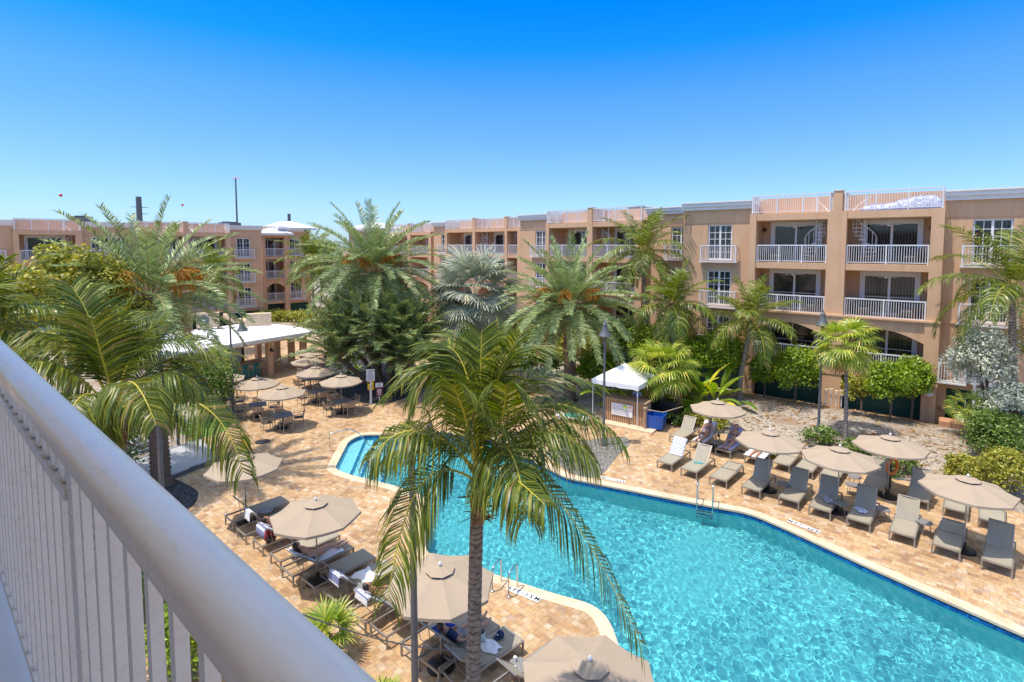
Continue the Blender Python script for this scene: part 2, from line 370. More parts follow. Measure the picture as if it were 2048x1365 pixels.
M['bark_hero'] = ring_bark('coconut_bark', (0.21,0.18,0.15), 3.4)
M['bark_grey'] = ring_bark('grey_bark', (0.27,0.235,0.20), 2.4)
M['fibre'] = mat('palm_fibre', (0.22,0.13,0.07), 0.95, var=0.5, nscale=14, bump=1.0, bscale=40)
M['twig'] = mat('twig', (0.14,0.10,0.07), 0.9, var=0.3)
# ================================================================ setting
def poly_mesh(name, loops, z, mat_, z1=None):
    bm = bmesh.new(); es = []
    for lp in loops:
        vs = [bm.verts.new((p[0], p[1], z)) for p in lp]
        es += [bm.edges.new((vs[i], vs[(i+1) % len(vs)])) for i in range(len(vs))]
    bmesh.ops.triangle_fill(bm, use_beauty=True, use_dissolve=False, edges=es)
    bmesh.ops.recalc_face_normals(bm, faces=bm.faces)
    for f in bm.faces:
        if f.normal.z < 0: f.normal_flip()
    me = bpy.data.meshes.new(name); bm.to_mesh(me); bm.free(); me.materials.append(mat_)
    o = bpy.data.objects.new(name, me); COL.objects.link(o); return o
def chaikin(p, it=2, keep=0.22):
    for _ in range(it):
        q = []
        for i in range(len(p)):
            a = Vector(p[i][:2]); b = Vector(p[(i+1) % len(p)][:2])
            q += [a.lerp(b, keep), a.lerp(b, 1-keep)]
        p = [(v.x, v.y) for v in q]
    return p
def offset_poly(p, d):
    n = len(p); out = []
    area = sum(p[i][0]*p[(i+1)%n][1]-p[(i+1)%n][0]*p[i][1] for i in range(n))
    s = -1 if area > 0 else 1
    for i in range(n):
        a = Vector(p[i-1][:2]); b = Vector(p[i][:2]); c = Vector(p[(i+1)%n][:2])
        t1 = (b-a).normalized(); t2 = (c-b).normalized()
        n1 = Vector((-t1.y, t1.x))*s; n2 = Vector((-t2.y, t2.x))*s
        m_ = (n1+n2).normalized(); k = min(1/max(m_.dot(n1), 0.4), 1.6)
        out.append((b.x+m_.x*d*k, b.y+m_.y*d*k))
    return out
def inside(px, py, poly):
    x = np.asarray(px); y = np.asarray(py); r = np.zeros(x.shape, bool); n = len(poly)
    for i in range(n):
        x0, y0 = poly[i][:2]; x1, y1 = poly[(i+1)%n][:2]
        c = ((y0 > y) != (y1 > y)) & (x < (x1-x0)*(y-y0)/((y1-y0) if y1 != y0 else 1e-9)+x0)
        r ^= c
    return r
def edge_dist(px, py, poly):
    d = np.full(np.shape(px), 1e9); n = len(poly)
    for i in range(n):
        a = np.array(poly[i][:2], float); b = np.array(poly[(i+1)%n][:2], float); ab = b-a; L = max(ab@ab, 1e-9)
        t = np.clip(((px-a[0])*ab[0]+(py-a[1])*ab[1])/L, 0, 1)
        d = np.minimum(d, np.hypot(px-a[0]-t*ab[0], py-a[1]-t*ab[1]))
    return d

POOL0 = [(-7.73,22.77),(-8.13,26.2),(-7.75,27.05),(-3.09,27.17),(-0.9,26.5),(0.82,23.92),(2.25,21.96),(5.43,20.43),(7.01,19.66),(8.66,18.94),(9.43,17.85),(10.86,15.57),(12.77,12.82),
         (15.6,8.8),(15.0,5.2),(9.0,4.6),(4.2,6.2),(2.75,9.4),(2.57,12.24),(2.51,13.3),(2.2,13.92),(1.06,14.42),(-0.56,15.27),(-2.75,16.35),(-3.42,20.3),(-4.89,21.21),(-6.8,22.13)]
def soften(p, r=0.35):
    out = []; n = len(p)
    for i in range(n):
        a = Vector(p[i-1]); b = Vector(p[i]); c = Vector(p[(i+1)%n])
        d1 = min(r, (a-b).length*0.45); d2 = min(r, (c-b).length*0.45)
        q0 = b+(a-b).normalized()*d1; q2 = b+(c-b).normalized()*d2
        for k in (0, .25, .5, .75, 1):
            q = q0*(1-k)**2+b*2*k*(1-k)+q2*k*k; out.append((q.x, q.y))
    return out
POOL = soften(POOL0, 0.45)
COPE = offset_poly(POOL, 0.34)
DECK = [(-46,-4),(46,-4),(46,75),(-46,75)]
spa_c = G(862, 737, 0.0)
SPA = [(spa_c.x+1.9*math.cos(a), spa_c.y+1.25*math.sin(a)) for a in np.linspace(0, 2*math.pi, 28, endpoint=False)]
tag(poly_mesh('ground', [[(-900,-900),(900,-900),(900,1400),(-900,1400)], DECK], -0.02, M['gravel']), kind='structure')
tag(poly_mesh('pool_deck', [DECK, COPE, SPA], 0.0, M['pavers']), kind='structure')
WATER_Z, FLOOR_Z = -0.17, -1.40
# coping: a stone ring 3 cm thick, rounded to the water
def ring(name, inner, outer, z0, z1, mat_):
    mb = MB(); n = len(inner)
    for i in range(n):
        j = (i+1) % n
        mb.add([(*inner[i],z1),(*inner[j],z1),(*outer[j],z1),(*outer[i],z1)], [(0,1,2,3)])
        mb.add([(*inner[i],z1),(*inner[j],z1),(*inner[j],z0),(*inner[i],z0)], [(3,2,1,0)])
        mb.add([(*outer[i],z1),(*outer[j],z1),(*outer[j],z0),(*outer[i],z0)], [(0,1,2,3)])
        mb.add([(*inner[i],z0),(*inner[j],z0),(*outer[j],z0),(*outer[i],z0)], [(3,2,1,0)])
    return mb.build(name, mat_)
def coping_mat():
    m, t, b = newmat('coping_blocks'); co = objco(t, world=True)
    vo = N(t, 'ShaderNodeTexNoise', Scale=1.6, Detail=5.0, Roughness=0.6); t.links.new(co, vo.inputs['Vector'])
    r = ramp(t, [(0.3,(0.58,0.42,0.27)),(0.5,(0.68,0.52,0.36)),(0.7,(0.72,0.59,0.44))], vo.outputs['Fac'])
    n2 = N(t, 'ShaderNodeTexNoise', Scale=25.0, Detail=4.0); t.links.new(co, n2.inputs['Vector'])
    r2 = ramp(t, [(0.3,(0.85,0.84,0.82)),(0.6,(1.03,1.03,1.03))], n2.outputs['Fac'])
    a = N(t, 'ShaderNodeMix', data_type='RGBA', blend_type='MULTIPLY'); a.inputs['Factor'].default_value = 1
    t.links.new(r.outputs[0], a.inputs['A']); t.links.new(r2.outputs[0], a.inputs['B']); t.links.new(a.outputs['Result'], b.inputs['Base Color'])
    b.inputs['Roughness'].default_value = 0.75
    return m
M['cope'] = coping_mat()
tag(ring('pool_coping', offset_poly(POOL, -0.03), COPE, -0.06, 0.012, M['cope']), kind='structure')
# basin: painted floor and walls, a band of blue tile under a dark line at the top
def tile_mat():
    m, t, b = newmat('waterline_tiles'); co = objco(t, world=True)
    s = t.nodes.new('ShaderNodeSeparateXYZ'); t.links.new(co, s.inputs[0])
    vo = N(t, 'ShaderNodeTexVoronoi', Scale=11.0); vo.distance = 'CHEBYCHEV'; t.links.new(co, vo.inputs['Vector'])
    sc = t.nodes.new('ShaderNodeSeparateColor'); t.links.new(vo.outputs['Color'], sc.inputs[0])
    r = ramp(t, [(0,(0.005,0.06,0.22)),(0.5,(0.01,0.13,0.42)),(1,(0.02,0.24,0.60))], sc.outputs[0])
    t.links.new(r.outputs[0], b.inputs['Base Color']); b.inputs['Roughness'].default_value = 0.15
    return m
M['tile'] = tile_mat()
M['tile_dark'] = mat('navy_tile_line', (0.006,0.012,0.03), 0.2, var=0.3, nscale=8)
M['plaster'] = mat('pool_plaster', (0.125,0.475,0.52), 0.9, spec=0.1, var=0.04, nscale=1.5)
M['plaster_step'] = mat('pool_step_plaster', (0.36,0.74,0.84), 0.9, spec=0.1, var=0.03, nscale=1.5)
mb = MB(); n = len(POOL)
for (za, zb, mi) in ((-0.055, -0.115, 1), (-0.115, -0.27, 2), (-0.27, FLOOR_Z, 0)):
    mb.add([(*p, za) for p in POOL]+[(*p, zb) for p in POOL], [(i,(i+1)%n,n+(i+1)%n,n+i) for i in range(n)], mi)
basin = mb.build('pool_basin', [M['plaster'], M['tile_dark'], M['tile']]); tag(basin, kind='structure')
fl = poly_mesh('pool_floor', [offset_poly(POOL, 0.02)], FLOOR_Z, M['plaster']); tag(fl, kind='structure')
mb = MB(); ld = (Vector((-8.13,26.2))-Vector((-7.73,22.77))).normalized(); pr = Vector((ld.y,-ld.x))
for k, (w_, z_) in enumerate(((0.75,-0.30),(1.2,-0.55),(1.65,-0.80),(2.1,-1.05))):
    a = Vector((-7.73,22.77))-ld*1.5; b = Vector((-8.13,26.2))+ld*1.2
    q = [a-pr*0.5, b-pr*0.5, b+pr*w_, a+pr*w_]
    mb.prism([(v.x, v.y) for v in q], 'z', FLOOR_Z+0.003*k+0.003, z_)
    e0 = a+pr*w_; e1 = b+pr*w_
    mb.add([(e0.x,e0.y,z_+0.004),(e1.x,e1.y,z_+0.004),(e1.x-pr.x*0.06,e1.y-pr.y*0.06,z_+0.004),(e0.x-pr.x*0.06,e0.y-pr.y*0.06,z_+0.004)], [(0,1,2,3)], 1)
steps = mb.build('pool_steps', [M['plaster_step'], M['tile']]); tag(steps, kind='structure')
# the water: a real rippled surface that refracts the sun onto the floor
def waves(X, Y, seed, n, lo, hi, amp):
    rg = np.random.default_rng(seed); H = np.zeros_like(X)
    for _ in range(n):
        lam = lo*(hi/lo)**rg.random(); th = rg.random()*2*math.pi; ph = rg.random()*6.28
        k = 2*math.pi/lam; wob = 0.6*np.sin(0.7*X*math.sin(th*3)+0.6*Y*math.cos(th*2)+ph)
        H += amp*lam*np.sin(k*(X*math.cos(th)+Y*math.sin(th))+ph+wob)
    return H
def water_mat(name, tint=(0.86,0.985,0.99)):
    m, t, b = newmat(name)
    g = N(t, 'ShaderNodeBsdfGlass', Roughness=0.0, IOR=1.33); g.inputs['Color'].default_value = (*tint,1)
    t.links.new(g.outputs[0], t.nodes['Material Output'].inputs['Surface'])
    return m
M['water'] = water_mat('pool_water')
st = 0.027
xs = np.arange(-8.6, 16.2, st); ys = np.arange(4.2, 27.8, st)
X, Y = np.meshgrid(xs, ys); 
MOD = 0.75+0.45*np.sin(0.55*X+0.4*Y+1.0)*np.cos(0.5*Y-0.35*X)+0.25*np.sin(1.3*X-0.9*Y)
RR = np.hypot(X-6.2, Y-14.5)
Z = WATER_Z + waves(X, Y, 5, 44, 0.11, 0.52, 0.0036)*np.clip(MOD, 0.3, 1.4)+0.004*np.sin(RR*10.5)*np.exp(-((RR-2.6)/0.9)**2) + waves(X, Y, 8, 6, 1.5, 3.5, 0.0010)
big = offset_poly(POOL, 0.12)
cell = inside(X[:-1,:-1]+st/2, Y[:-1,:-1]+st/2, big)
nx = X.shape[1]; jj, ii = np.nonzero(cell); q0 = jj*nx+ii
Q = np.stack([q0, q0+1, q0+nx+1, q0+nx], 1); used = np.unique(Q); remap = np.zeros(X.size, np.int64); remap[used] = np.arange(len(used))
water = npmesh('pool_water', np.stack([X.ravel(), Y.ravel(), Z.ravel()], 1)[used], remap[Q], M['water'], smooth=True); tag(water, kind='structure')
water.cycles.is_caustics_caster = True
for o in (basin, fl, steps): o.cycles.is_caustics_receiver = True

# planting beds: low mounds with a rounded edge
RISE = []
def bed(name, poly, h, run, mat_, step=0.6, kind='structure', noise=0.05, z0=0.004):
    p = [(float(a[0]), float(a[1])) for a in poly]
    x0, x1 = min(a[0] for a in p), max(a[0] for a in p); y0, y1 = min(a[1] for a in p), max(a[1] for a in p)
    gx, gy = np.meshgrid(np.arange(x0, x1, step), np.arange(y0, y1, step)); gx = gx.ravel(); gy = gy.ravel()
    rg = np.random.default_rng(len(name)); gx = gx+rg.uniform(-.2,.2,gx.shape)*step; gy = gy+rg.uniform(-.2,.2,gy.shape)*step
    k = inside(gx, gy, p); gx = gx[k]; gy = gy[k]; d = edge_dist(gx, gy, p); k = d > step*0.25; gx = gx[k]; gy = gy[k]; d = d[k]
    pts = [Vector(a) for a in p]+[Vector((a, b)) for a, b in zip(gx, gy)]
    n_ = len(p); vs, es, fs, *_ = delaunay_2d_cdt(pts, [(i,(i+1)%n_) for i in range(n_)], [], 1, 1e-4)
    def hz(x, y):
        if not len(p): return 0
        dd = float(edge_dist(np.array([x]), np.array([y]), p)[0]); tt = min(dd/run, 1)
        return z0+h*tt*tt*(3-2*tt)+noise*tt*math.sin(x*1.7+1)*math.cos(y*1.9)
    mb = MB(); mb.add([(v.x, v.y, hz(v.x, v.y) if i >= n_ else z0) for i, v in enumerate(vs)], [tuple(f) for f in fs])
    o = mb.build(name, mat_, smooth='all'); tag(o, kind=kind)
    for f in o.data.polygons[:1]:
        if f.normal.z < 0:
            o.data.flip_normals()
    RISE.append((p, hz)); return o
def gz(x, y):
    for p, hz in RISE:
        if inside(np.array([x]), np.array([y]), p)[0]: return hz(x, y)
    return 0.0
GARDEN = [(4.2,30.6),(5.4,29.9),(8.3,29.6),(9.6,28.7),(11.3,26.6),(12.9,25.0),(15.8,22.3),(17.0,20.7),(18.3,19.1),(22,15.4),(29,8.5),(36,14),(30,24),(23.4,29.6),(15,36.2),(12.5,40),(3,52),(-4,61),(-6,55),(-1,46),(1.4,38)]
bed('garden_gravel', chaikin(GARDEN, 1), 0.66, 4.5, M['gravel'])
PALMBED = [tuple(G(x, y)[:2]) for x, y in ((655,770),(690,797),(735,809),(790,804),(840,785),(872,757),(850,748),(815,740),(800,700),(740,668),(668,672),(645,715))]
bed('mulch_bed', chaikin(PALMBED, 1), 0.22, 1.5, M['black_gravel'])
LAMPBED = [tuple(G(x, y)[:2]) for x, y in ((1085,905),(1115,930),(1150,951),(1190,958),(1212,944),(1232,915),(1264,888),(1250,872),(1190,878),(1130,890))]
bed('grey_gravel_bed', chaikin(LAMPBED, 1), 0.06, 0.8, M['grey_gravel'])
OVAL = [tuple(G(370+38*math.cos(a)-12*math.sin(a), 990+24*math.sin(a))[:2]) for a in np.linspace(0, 2*math.pi, 18, endpoint=False)]
TRUNKBED = [tuple(G(x, y)[:2]) for x, y in ((300,985),(330,960),(352,958),(385,975),(398,985),(392,1008),(360,1030),(310,1040))]
bed('black_gravel_bed', chaikin(TRUNKBED, 1), 0.06, 0.6, M['black_gravel'])
LAWN = [tuple(G(x, y)[:2]) for x, y in ((300,905),(330,875),(345,845),(400,835),(462,840),(455,862),(405,876),(335,900))]
bed('lawn', chaikin(LAWN, 1), 0.03, 0.4, M['lawn'])
HEDGEBED = [tuple(G(x, y)[:2]) for x, y in ((500,690),(560,668),(620,668),(650,660),(640,640),(560,636),(470,640),(430,665))]
bed('hedge_bed', chaikin(HEDGEBED, 1), 0.3, 1.5, M['gravel'])
LEFTBED = [(-40,12),(-22,12),(-16.5,15.8),(-15.2,20),(-16,26),(-20,34),(-26,44),(-42,56)]
bed('left_garden_soil', LEFTBED, 0.2, 2.0, M['gravel'], step=1.2)
# spa
tag(poly_mesh('spa_floor', [SPA], -0.7, M['plaster_step']), kind='structure')
mb = MB(); n = len(SPA); mb.add([(*p,-0.09) for p in SPA]+[(*p,-0.72) for p in SPA], [(i,(i+1)%n,n+(i+1)%n,n+i) for i in range(n)]); tag(mb.build('spa_basin', M['tile']), kind='structure')
tag(ring('spa_coping', SPA, offset_poly(SPA, 0.3), -0.1, 0.05, M['cope']), kind='structure')
xs = np.linspace(-1.95,1.95,60); X, Y = np.meshgrid(xs, np.linspace(-1.3,1.3,44)); Z = waves(X, Y, 3, 12, 0.25, 0.7, 0.003)-0.04
keep = (X[:-1,:-1]/1.9)**2+(Y[:-1,:-1]/1.25)**2 < 1.08; jj, ii = np.nonzero(keep); q0 = jj*60+ii
sw = npmesh('spa_water', np.stack([X.ravel()+spa_c.x, Y.ravel()+spa_c.y, Z.ravel()], 1), np.stack([q0,q0+1,q0+61,q0+60], 1), M['water'], smooth=True); tag(sw, kind='structure')
# ================================================================ buildings
FL = (1.93, 4.93, 7.93); ROOF = 10.9
def railing_mb(x0, x1, y, z, h=1.07, pitch=0.115, ret=0.0, post=1.5, thin=False):
    mb = MB(); bw = 0.026
    mb.box(x0, x1, y-0.035, y+0.035, z+h-0.07, z+h)
    mb.box(x0, x1, y-0.018, y+0.018, z+0.07, z+0.11)
    n = max(1, int((x1-x0)/pitch))
    for i in range(n+1):
        x = x0+0.03+(x1-x0-0.06)*i/n
        mb.box(x-bw/2, x+bw/2, y-bw/2, y+bw/2, z+0.11, z+h-0.06)
    k = max(1, round((x1-x0)/post))
    for i in range(k+1):
        x = x0+0.035+(x1-x0-0.07)*i/k
        mb.box(x-0.035, x+0.035, y-0.034, y+0.034, z, z+h+0.004)
    if ret:
        for x in (x0, x1):
            mb.box(x-0.028, x+0.028, y+0.031, y+ret, z+h-0.058, z+h-0.002); mb.box(x-0.016, x+0.016, y+0.02, y+ret, z+0.07, z+0.108)
            q = int(ret/pitch)
            for i in range(1, q): mb.box(x-bw/2, x+bw/2, y+i*pitch-bw/2, y+i*pitch+bw/2, z+0.108, z+h-0.058)
    return mb
def window(root, xc, z, y, w=1.55, h=2.3, rail=True, cols=4, rows=5):
    x0, x1 = xc-w/2, xc+w/2; mb = MB(); t = 0.09
    mb.box(x0, x0+t, y, y+0.1, z, z+h); mb.box(x1-t, x1, y, y+0.1, z, z+h)
    mb.box(x0+t, x1-t, y, y+0.1, z+h-t, z+h); mb.box(x0+t, x1-t, y, y+0.1, z, z+t); mb.box(xc-0.055, xc+0.055, y+0.002, y+0.098, z+t, z+h-t)
    for i in range(1, cols):
        if i*2 == cols: continue
        x = x0+t+(w-2*t)*i/cols; mb.box(x-0.016, x+0.016, y+0.02, y+0.06, z+t, z+h-t)
    for j in range(1, rows):
        zz = z+t+(h-2*t)*j/rows; mb.box(x0+t, x1-t, y+0.022, y+0.056, zz-0.016, zz+0.016)
    f = mb.build('window', M['white'], root)
    MB().box(x0+0.02, x1-0.02, y+0.065, y+0.09, z+0.02, z+h-0.02).build('pane', pane(), f)
    if rail:
        r = railing_mb(xc-w/2-0.38, xc+w/2+0.38, y-0.42, z-0.1, 1.07, 0.115, 0.28, 3)
        r.box(xc-w/2-0.44, xc+w/2+0.44, y-0.47, y-0.14, z-0.17, z-0.10)
        r.build('window_railing', M['rail_white'], root)
    return f
def slider(root, x0, x1, z, y, h=2.35, mid=True):
    mb = MB(); s = 0.2
    mb.box(x0-s, x0, y-0.07, y, z, z+h+s); mb.box(x1, x1+s, y-0.07, y, z, z+h+s); mb.box(x0, x1, y-0.07, y, z+h, z+h+s)
    c = (x0+x1)/2
    for a, b in ((x0, c-0.0), (c, x1)):
        mb.box(a, a+0.06, y-0.045, y-0.005, z, z+h); mb.box(b-0.06, b, y-0.045, y-0.005, z, z+h)
        mb.box(a+0.06, b-0.06, y-0.045, y-0.005, z+h-0.07, z+h); mb.box(a+0.06, b-0.06, y-0.045, y-0.005, z, z+0.1)
        if mid: mb.box(a+0.06, b-0.06, y-0.04, y-0.01, z+1.0, z+1.04)
    f = mb.build('sliding_door', M['white'], root)
    MB().box(x0+0.03, x1-0.03, y-0.02, y-0.008, z+0.03, z+h-0.03).build('pane', pane(), f)
def fan(root, x, y, z):
    mb = MB(); mb.tube([(x,y,z),(x,y,z-0.3)], 0.02, 6); mb.lathe([(0.02,-0.42),(0.09,-0.40),(0.11,-0.34),(0.06,-0.28)], 10, (x,y,z))
    for k in range(5):
        a = k*2*math.pi/5+0.5; d = Vector((math.cos(a), math.sin(a), 0))
        mb.beam(Vector((x,y,z-0.34))+d*0.1, Vector((x,y,z-0.34))+d*0.66, 0.13, 0.012)
    mb.build('ceiling_fan', M['white'], root)
def lantern(root, x, y, z):
    mb = MB(); mb.box(x-0.05, x+0.05, y-0.05, y, z-0.05, z+0.2); mb.beam((x,y-0.05,z+0.16), (x,y-0.2,z+0.2), 0.025, 0.025)
    mb.lathe([(0.16,-0.02),(0.06,0.10),(0.03,0.20)], 10, (x,y-0.2,z))
    o = mb.build('wall_lantern', M['dark'], root)
    mb = MB(); mb.ball((x,y-0.2,z-0.03), 0.06, n=8, m=5); mb.build('bulb', M['yellow'], o)
def spiral(root, x, y, z0, z1, r=0.75, a0=0.0, turn=5.4, name='spiral_stair', n=13):
    mb = MB(); mb.tube([(x,y,z0),(x,y,z1+1.0)], 0.06, 8)
    rail = []
    for k in range(n):
        a = a0+turn*k/(n-1); zz = z0+(z1-z0)*(k+1)/n; b = a+0.42
        p = [(x+0.06*math.cos(a), y+0.06*math.sin(a)), (x+r*math.cos(a), y+r*math.sin(a)), (x+r*math.cos(b), y+r*math.sin(b)), (x+0.06*math.cos(b), y+0.06*math.sin(b))]
        mb.prism(p, 'z', zz-0.045, zz)
        q = (x+r*math.cos(a+0.2)*0.98, y+r*math.sin(a+0.2)*0.98)
        mb.tube([(*q, zz), (*q, zz+0.9)], 0.012, 5); rail.append((*q, zz+0.9))
    mb.tube(rail, 0.022, 6)
    return mb.build(name, M['rail_white'], root)
def strip_wall(mb, x0, x1, y0, y1, z0, z1, wins, w, wz):
    """a wall with window openings: piers beside the window columns, spandrels between them"""
    xs = [x0]
    for c in wins: xs += [c-w/2, c+w/2]
    xs.append(x1)
    for i in range(0, len(xs), 2):
        mb.box(xs[i], xs[i+1], y0, y1, z0, z1)
    for c in wins:
        zz = [z0]
        for a, b in wz: zz += [a, b]
        zz.append(z1)
        for i in range(0, len(zz), 2): mb.box(c-w/2, c+w/2, y0, y1, zz[i], zz[i+1])
def arch_panel(mb, x0, x1, ztop, rise, zs, y0, y1, n=14):
    poly = [(x0, ztop), (x0, zs)]
    for k in range(1, n): 
        u = k/n; poly.append((x0+(x1-x0)*u, zs+rise*math.sin(math.pi*u)))
    poly += [(x1, zs), (x1, ztop)]
    for k in range(len(poly)//2-0): pass
    # split in quads so the concave outline stays clean
    top = ztop
    pts = poly[1:-1]
    for (xa, za), (xb, zb) in zip(pts[:-1], pts[1:]):
        mb.prism([(xa, za), (xb, zb), (xb, top), (xa, top)], 'y', y0, y1)
def building(label, P0, P1, z0, bays, depth=13.0, detail=2, x_lo=None, x_hi=None, name='apartment_building'):
    P0 = Vector(P0); P1 = Vector(P1); d = (P1-P0); rz = math.atan2(d.y, d.x)
    root = thing(name, label, 'building', (P0.x, P0.y, z0), rz, 'peach apartment buildings round the pool')
    X0 = min(b[1] for b in bays); X1 = max(b[2] for b in bays)
    body = MB(); body.box(X0, X1, 2.25, depth, -2.5, ROOF-0.006)
    class Each:
        def __init__(s, nm, m_): s.nm = nm; s.m_ = m_
        def box(s, *a): MB().box(*a).build(s.nm, s.m_, root)
    led, slab, ceil, park = Each('ledge', M['stucco']), Each('balcony_slab', M['stucco']), Each('balcony_ceiling', M['ceiling']), Each('parking_screen', M['green_panel'])
    roofm = MB()
    roofm.box(X0+0.1, X1-0.1, 2.6, depth-0.1, ROOF-0.004, ROOF+0.04)
    for b in bays:
        kind, x0, x1 = b[:3]
        if kind == 'flat':
            wins = b[3]; y0 = 0.8; w = 1.55
            strip_wall(body, x0, x1, y0, 2.25, 1.6, 11.3, wins, w, [(f+0.08, f+2.38) for f in FL])
            body.box(x0, x1, 2.2502, 2.7, ROOF, 11.29)
            for c in wins:
                for f in FL: window(root, c, f+0.08, y0+0.1, w, 2.3, True, 4 if detail else 4, 5 if detail > 1 else 4)
            led.box(x0, x1, y0-0.06, y0, 4.86, 4.98); led.box(x0, x1, y0-0.06, y0, 1.72, 1.9)
            led.box(x0, x1, y0-0.03, y0, 10.42, 10.47)
            corn = MB(); corn.box(x0-0.02, x1+0.02, y0-0.16, 2.7, 11.3, 11.52); corn.box(x0-0.03, x1+0.03, y0-0.30, 2.72, 11.52, 11.74); corn.box(x0-0.04, x1+0.04, y0-0.40, 2.75, 11.74, 11.82); corn.build('cornice', M['cornice'], root)
            park.box(x0+0.3, x1-0.3, 1.3, 1.4, -2.0, 1.6)
            body.box(x0, x0+0.45, y0+0.02, 2.25, -2.5, 1.6); body.box(x1-0.45, x1, y0+0.02, 2.25, -2.5, 1.6)
            slab.box(x0+0.45, x1-0.45, y0+0.05, 2.25, 1.4, 1.6)
        else:
            xm = b[3]                                # centre pillars [(a,b)...]
            piers = [(x0, x0+0.38)]+list(xm)+[(x1-0.55, x1)]
            for k, (a, c) in enumerate(piers):
                mid = 0 < k < len(piers)-1
                body.box(a, c, 0.0, 0.55, 4.9, ROOF); body.box(a-0.04, c+0.04, -0.06, 0.56, -2.5, 4.9)
                body.box(a-0.07, c+0.07, -0.1, 0.57, 1.55, 1.72)
                if mid: body.box((a+c)/2-0.12, (a+c)/2+0.12, 0.55, 2.25, -0.5, 12.0); body.box((a+c)/2-0.22, (a+c)/2+0.22, 0.0, 0.56, ROOF, 12.06); MB().box((a+c)/2-0.26, (a+c)/2+0.26, -0.04, 0.6, 12.06, 12.12).build('pillar_cap', M['cornice'], root)
                else:
                    s = (a, a+0.25) if k == 0 else (c-0.25, c)
                    body.box(s[0], s[1], 0.55, 2.25, -0.5, ROOF)
            led.box(x0-0.06, x1+0.06, -0.12, 0.03, 4.9, 5.0)
            slab.box(x0, x1, 0.04, 2.25, ROOF-0.42, ROOF-0.02)
            body.box(x0+0.01, x1-0.01, 2.2501, 2.55, ROOF-0.01, 11.96)      # terrace back wall
            for i in range(len(piers)-1):
                a, c = piers[i][1], piers[i+1][0]
                for f in FL:
                    slab.box(a, c, 0.06, 2.25, f-0.36, f)
                am = MB(); arch_panel(am, a, c, 4.57, 0.62, 3.72, 0.05, 0.4); am.build('arch_panel', M['stucco'], root)
                ceil.box(a, c, 0.42, 2.24, 10.44, 10.475); ceil.box(a, c, 0.42, 2.24, 7.53, 7.565); ceil.box(a, c, 0.42, 2.24, 4.53, 4.565)
                park.box(a, c, 1.3, 1.4, -2.0, 1.57)
                sw = min(2.65, (c-a)*0.66); sc_ = (a+c)/2+0.1*(1 if i else -1)
                for j, f in enumerate(FL):
                    slider(root, sc_-sw/2, sc_+sw/2, f+0.02, 2.25, 2.3, j < 2)
                    railing_mb(a+0.02, c-0.02, 0.16, f).build('balcony_railing', M['rail_white'], root)
                    if detail and j: fan(root, (a+c)/2, 1.1, (10.44 if j == 2 else 7.53))
                    if detail > 1: lantern(root, (sc_-sw/2-0.55) if i == 0 else (sc_+sw/2+0.55), 2.25, f+1.95)
                if detail: spiral(root, (c-0.75) if i == 0 else (a+0.75), 1.25, 7.93, ROOF, 0.62, 2.6 if i == 0 else 0.4, 5.6 if i == 0 else -5.6, n=13)
                railing_mb(a-0.15 if i else x0+0.08, c+0.1 if i < len(piers)-2 else x1-0.08, 0.1, ROOF, 1.1, 0.12, 1.8, 1.3).build('roof_railing', M['rail_white'], root)
    body.build('wall', M['stucco'], root); 
    roofm.build('roof', M['roofing'], root)
    return root
def on_line(P0, P1, px):
    """distance along the facade line at which it is seen in picture column px"""
    k = (px-CX)/FPX; P0 = Vector(P0); P1 = Vector(P1); d = (P1-P0).normalized()
    r0 = (P0.x-k*P0.y); return -r0/(d.x-k*d.y)
GZ = 0.7
# near right building: tower between picture columns 1497 and 1885
A1 = (14.79, 33.76); B1 = (22.24, 27.9)
L1 = lambda px, off=0: on_line(A1, B1, px)
xa, xb = 0.0, (Vector(B1)-Vector(A1)).length
m0, m1 = L1(1652), L1(1690)
rot1 = math.atan2(B1[1]-A1[1], B1[0]-A1[0])
nB = Vector((-math.sin(rot1), math.cos(rot1)))*0.9
L1f = lambda px: on_line((A1[0]+nB.x, A1[1]+nB.y), (B1[0]+nB.x, B1[1]+nB.y), px)
near = building('peach three-storey apartment building with white-railed balconies at right edge, nearest the pool', A1, B1, GZ,
    [('flat', L1f(1366), xa, [L1f(1439)]), ('tower', xa, xb, [(m0, m1)]), ('flat', xb, xb+9.0, [L1f(1981), xb+7.2])])
# second block, stepping back
A2 = (2.2, 49.55); B2 = (12.9, 38.6)
d2 = (Vector(B2)-Vector(A2)).normalized(); 
L2 = lambda px: on_line(A2, B2, px)
second = building('peach apartment building section with roof railing behind the coconut palm, middle of the right row', A2, B2, GZ,
    [('flat', L2(1028), L2(1091), [L2(1071)]), ('tower', L2(1091), L2(1283), [(L2(1173), L2(1184))]), ('flat', L2(1283), L2(1368), [L2(1349)])], detail=1)
A3 = (-8.9, 67.0); B3 = (0.4, 58.4)
L3 = lambda px: on_line(A3, B3, px)
third = building('peach apartment building section rising behind the silver fan palm', A3, B3, GZ,
    [('flat', L3(858), L3(890), [L3(881)]), ('tower', L3(890), L3(1042), [(L3(945), L3(950)), (L3(1009), L3(1014))])], detail=1)
A4 = (-21.0, 80.5); B4 = (-12.5, 72.0)
L4 = lambda px: on_line(A4, B4, px)
fourth = building('distant peach apartment section partly hidden behind the tall date palm', A4, B4, GZ-0.2,
    [('tower', L4(775), L4(862), [(L4(815), L4(821))])], detail=0)
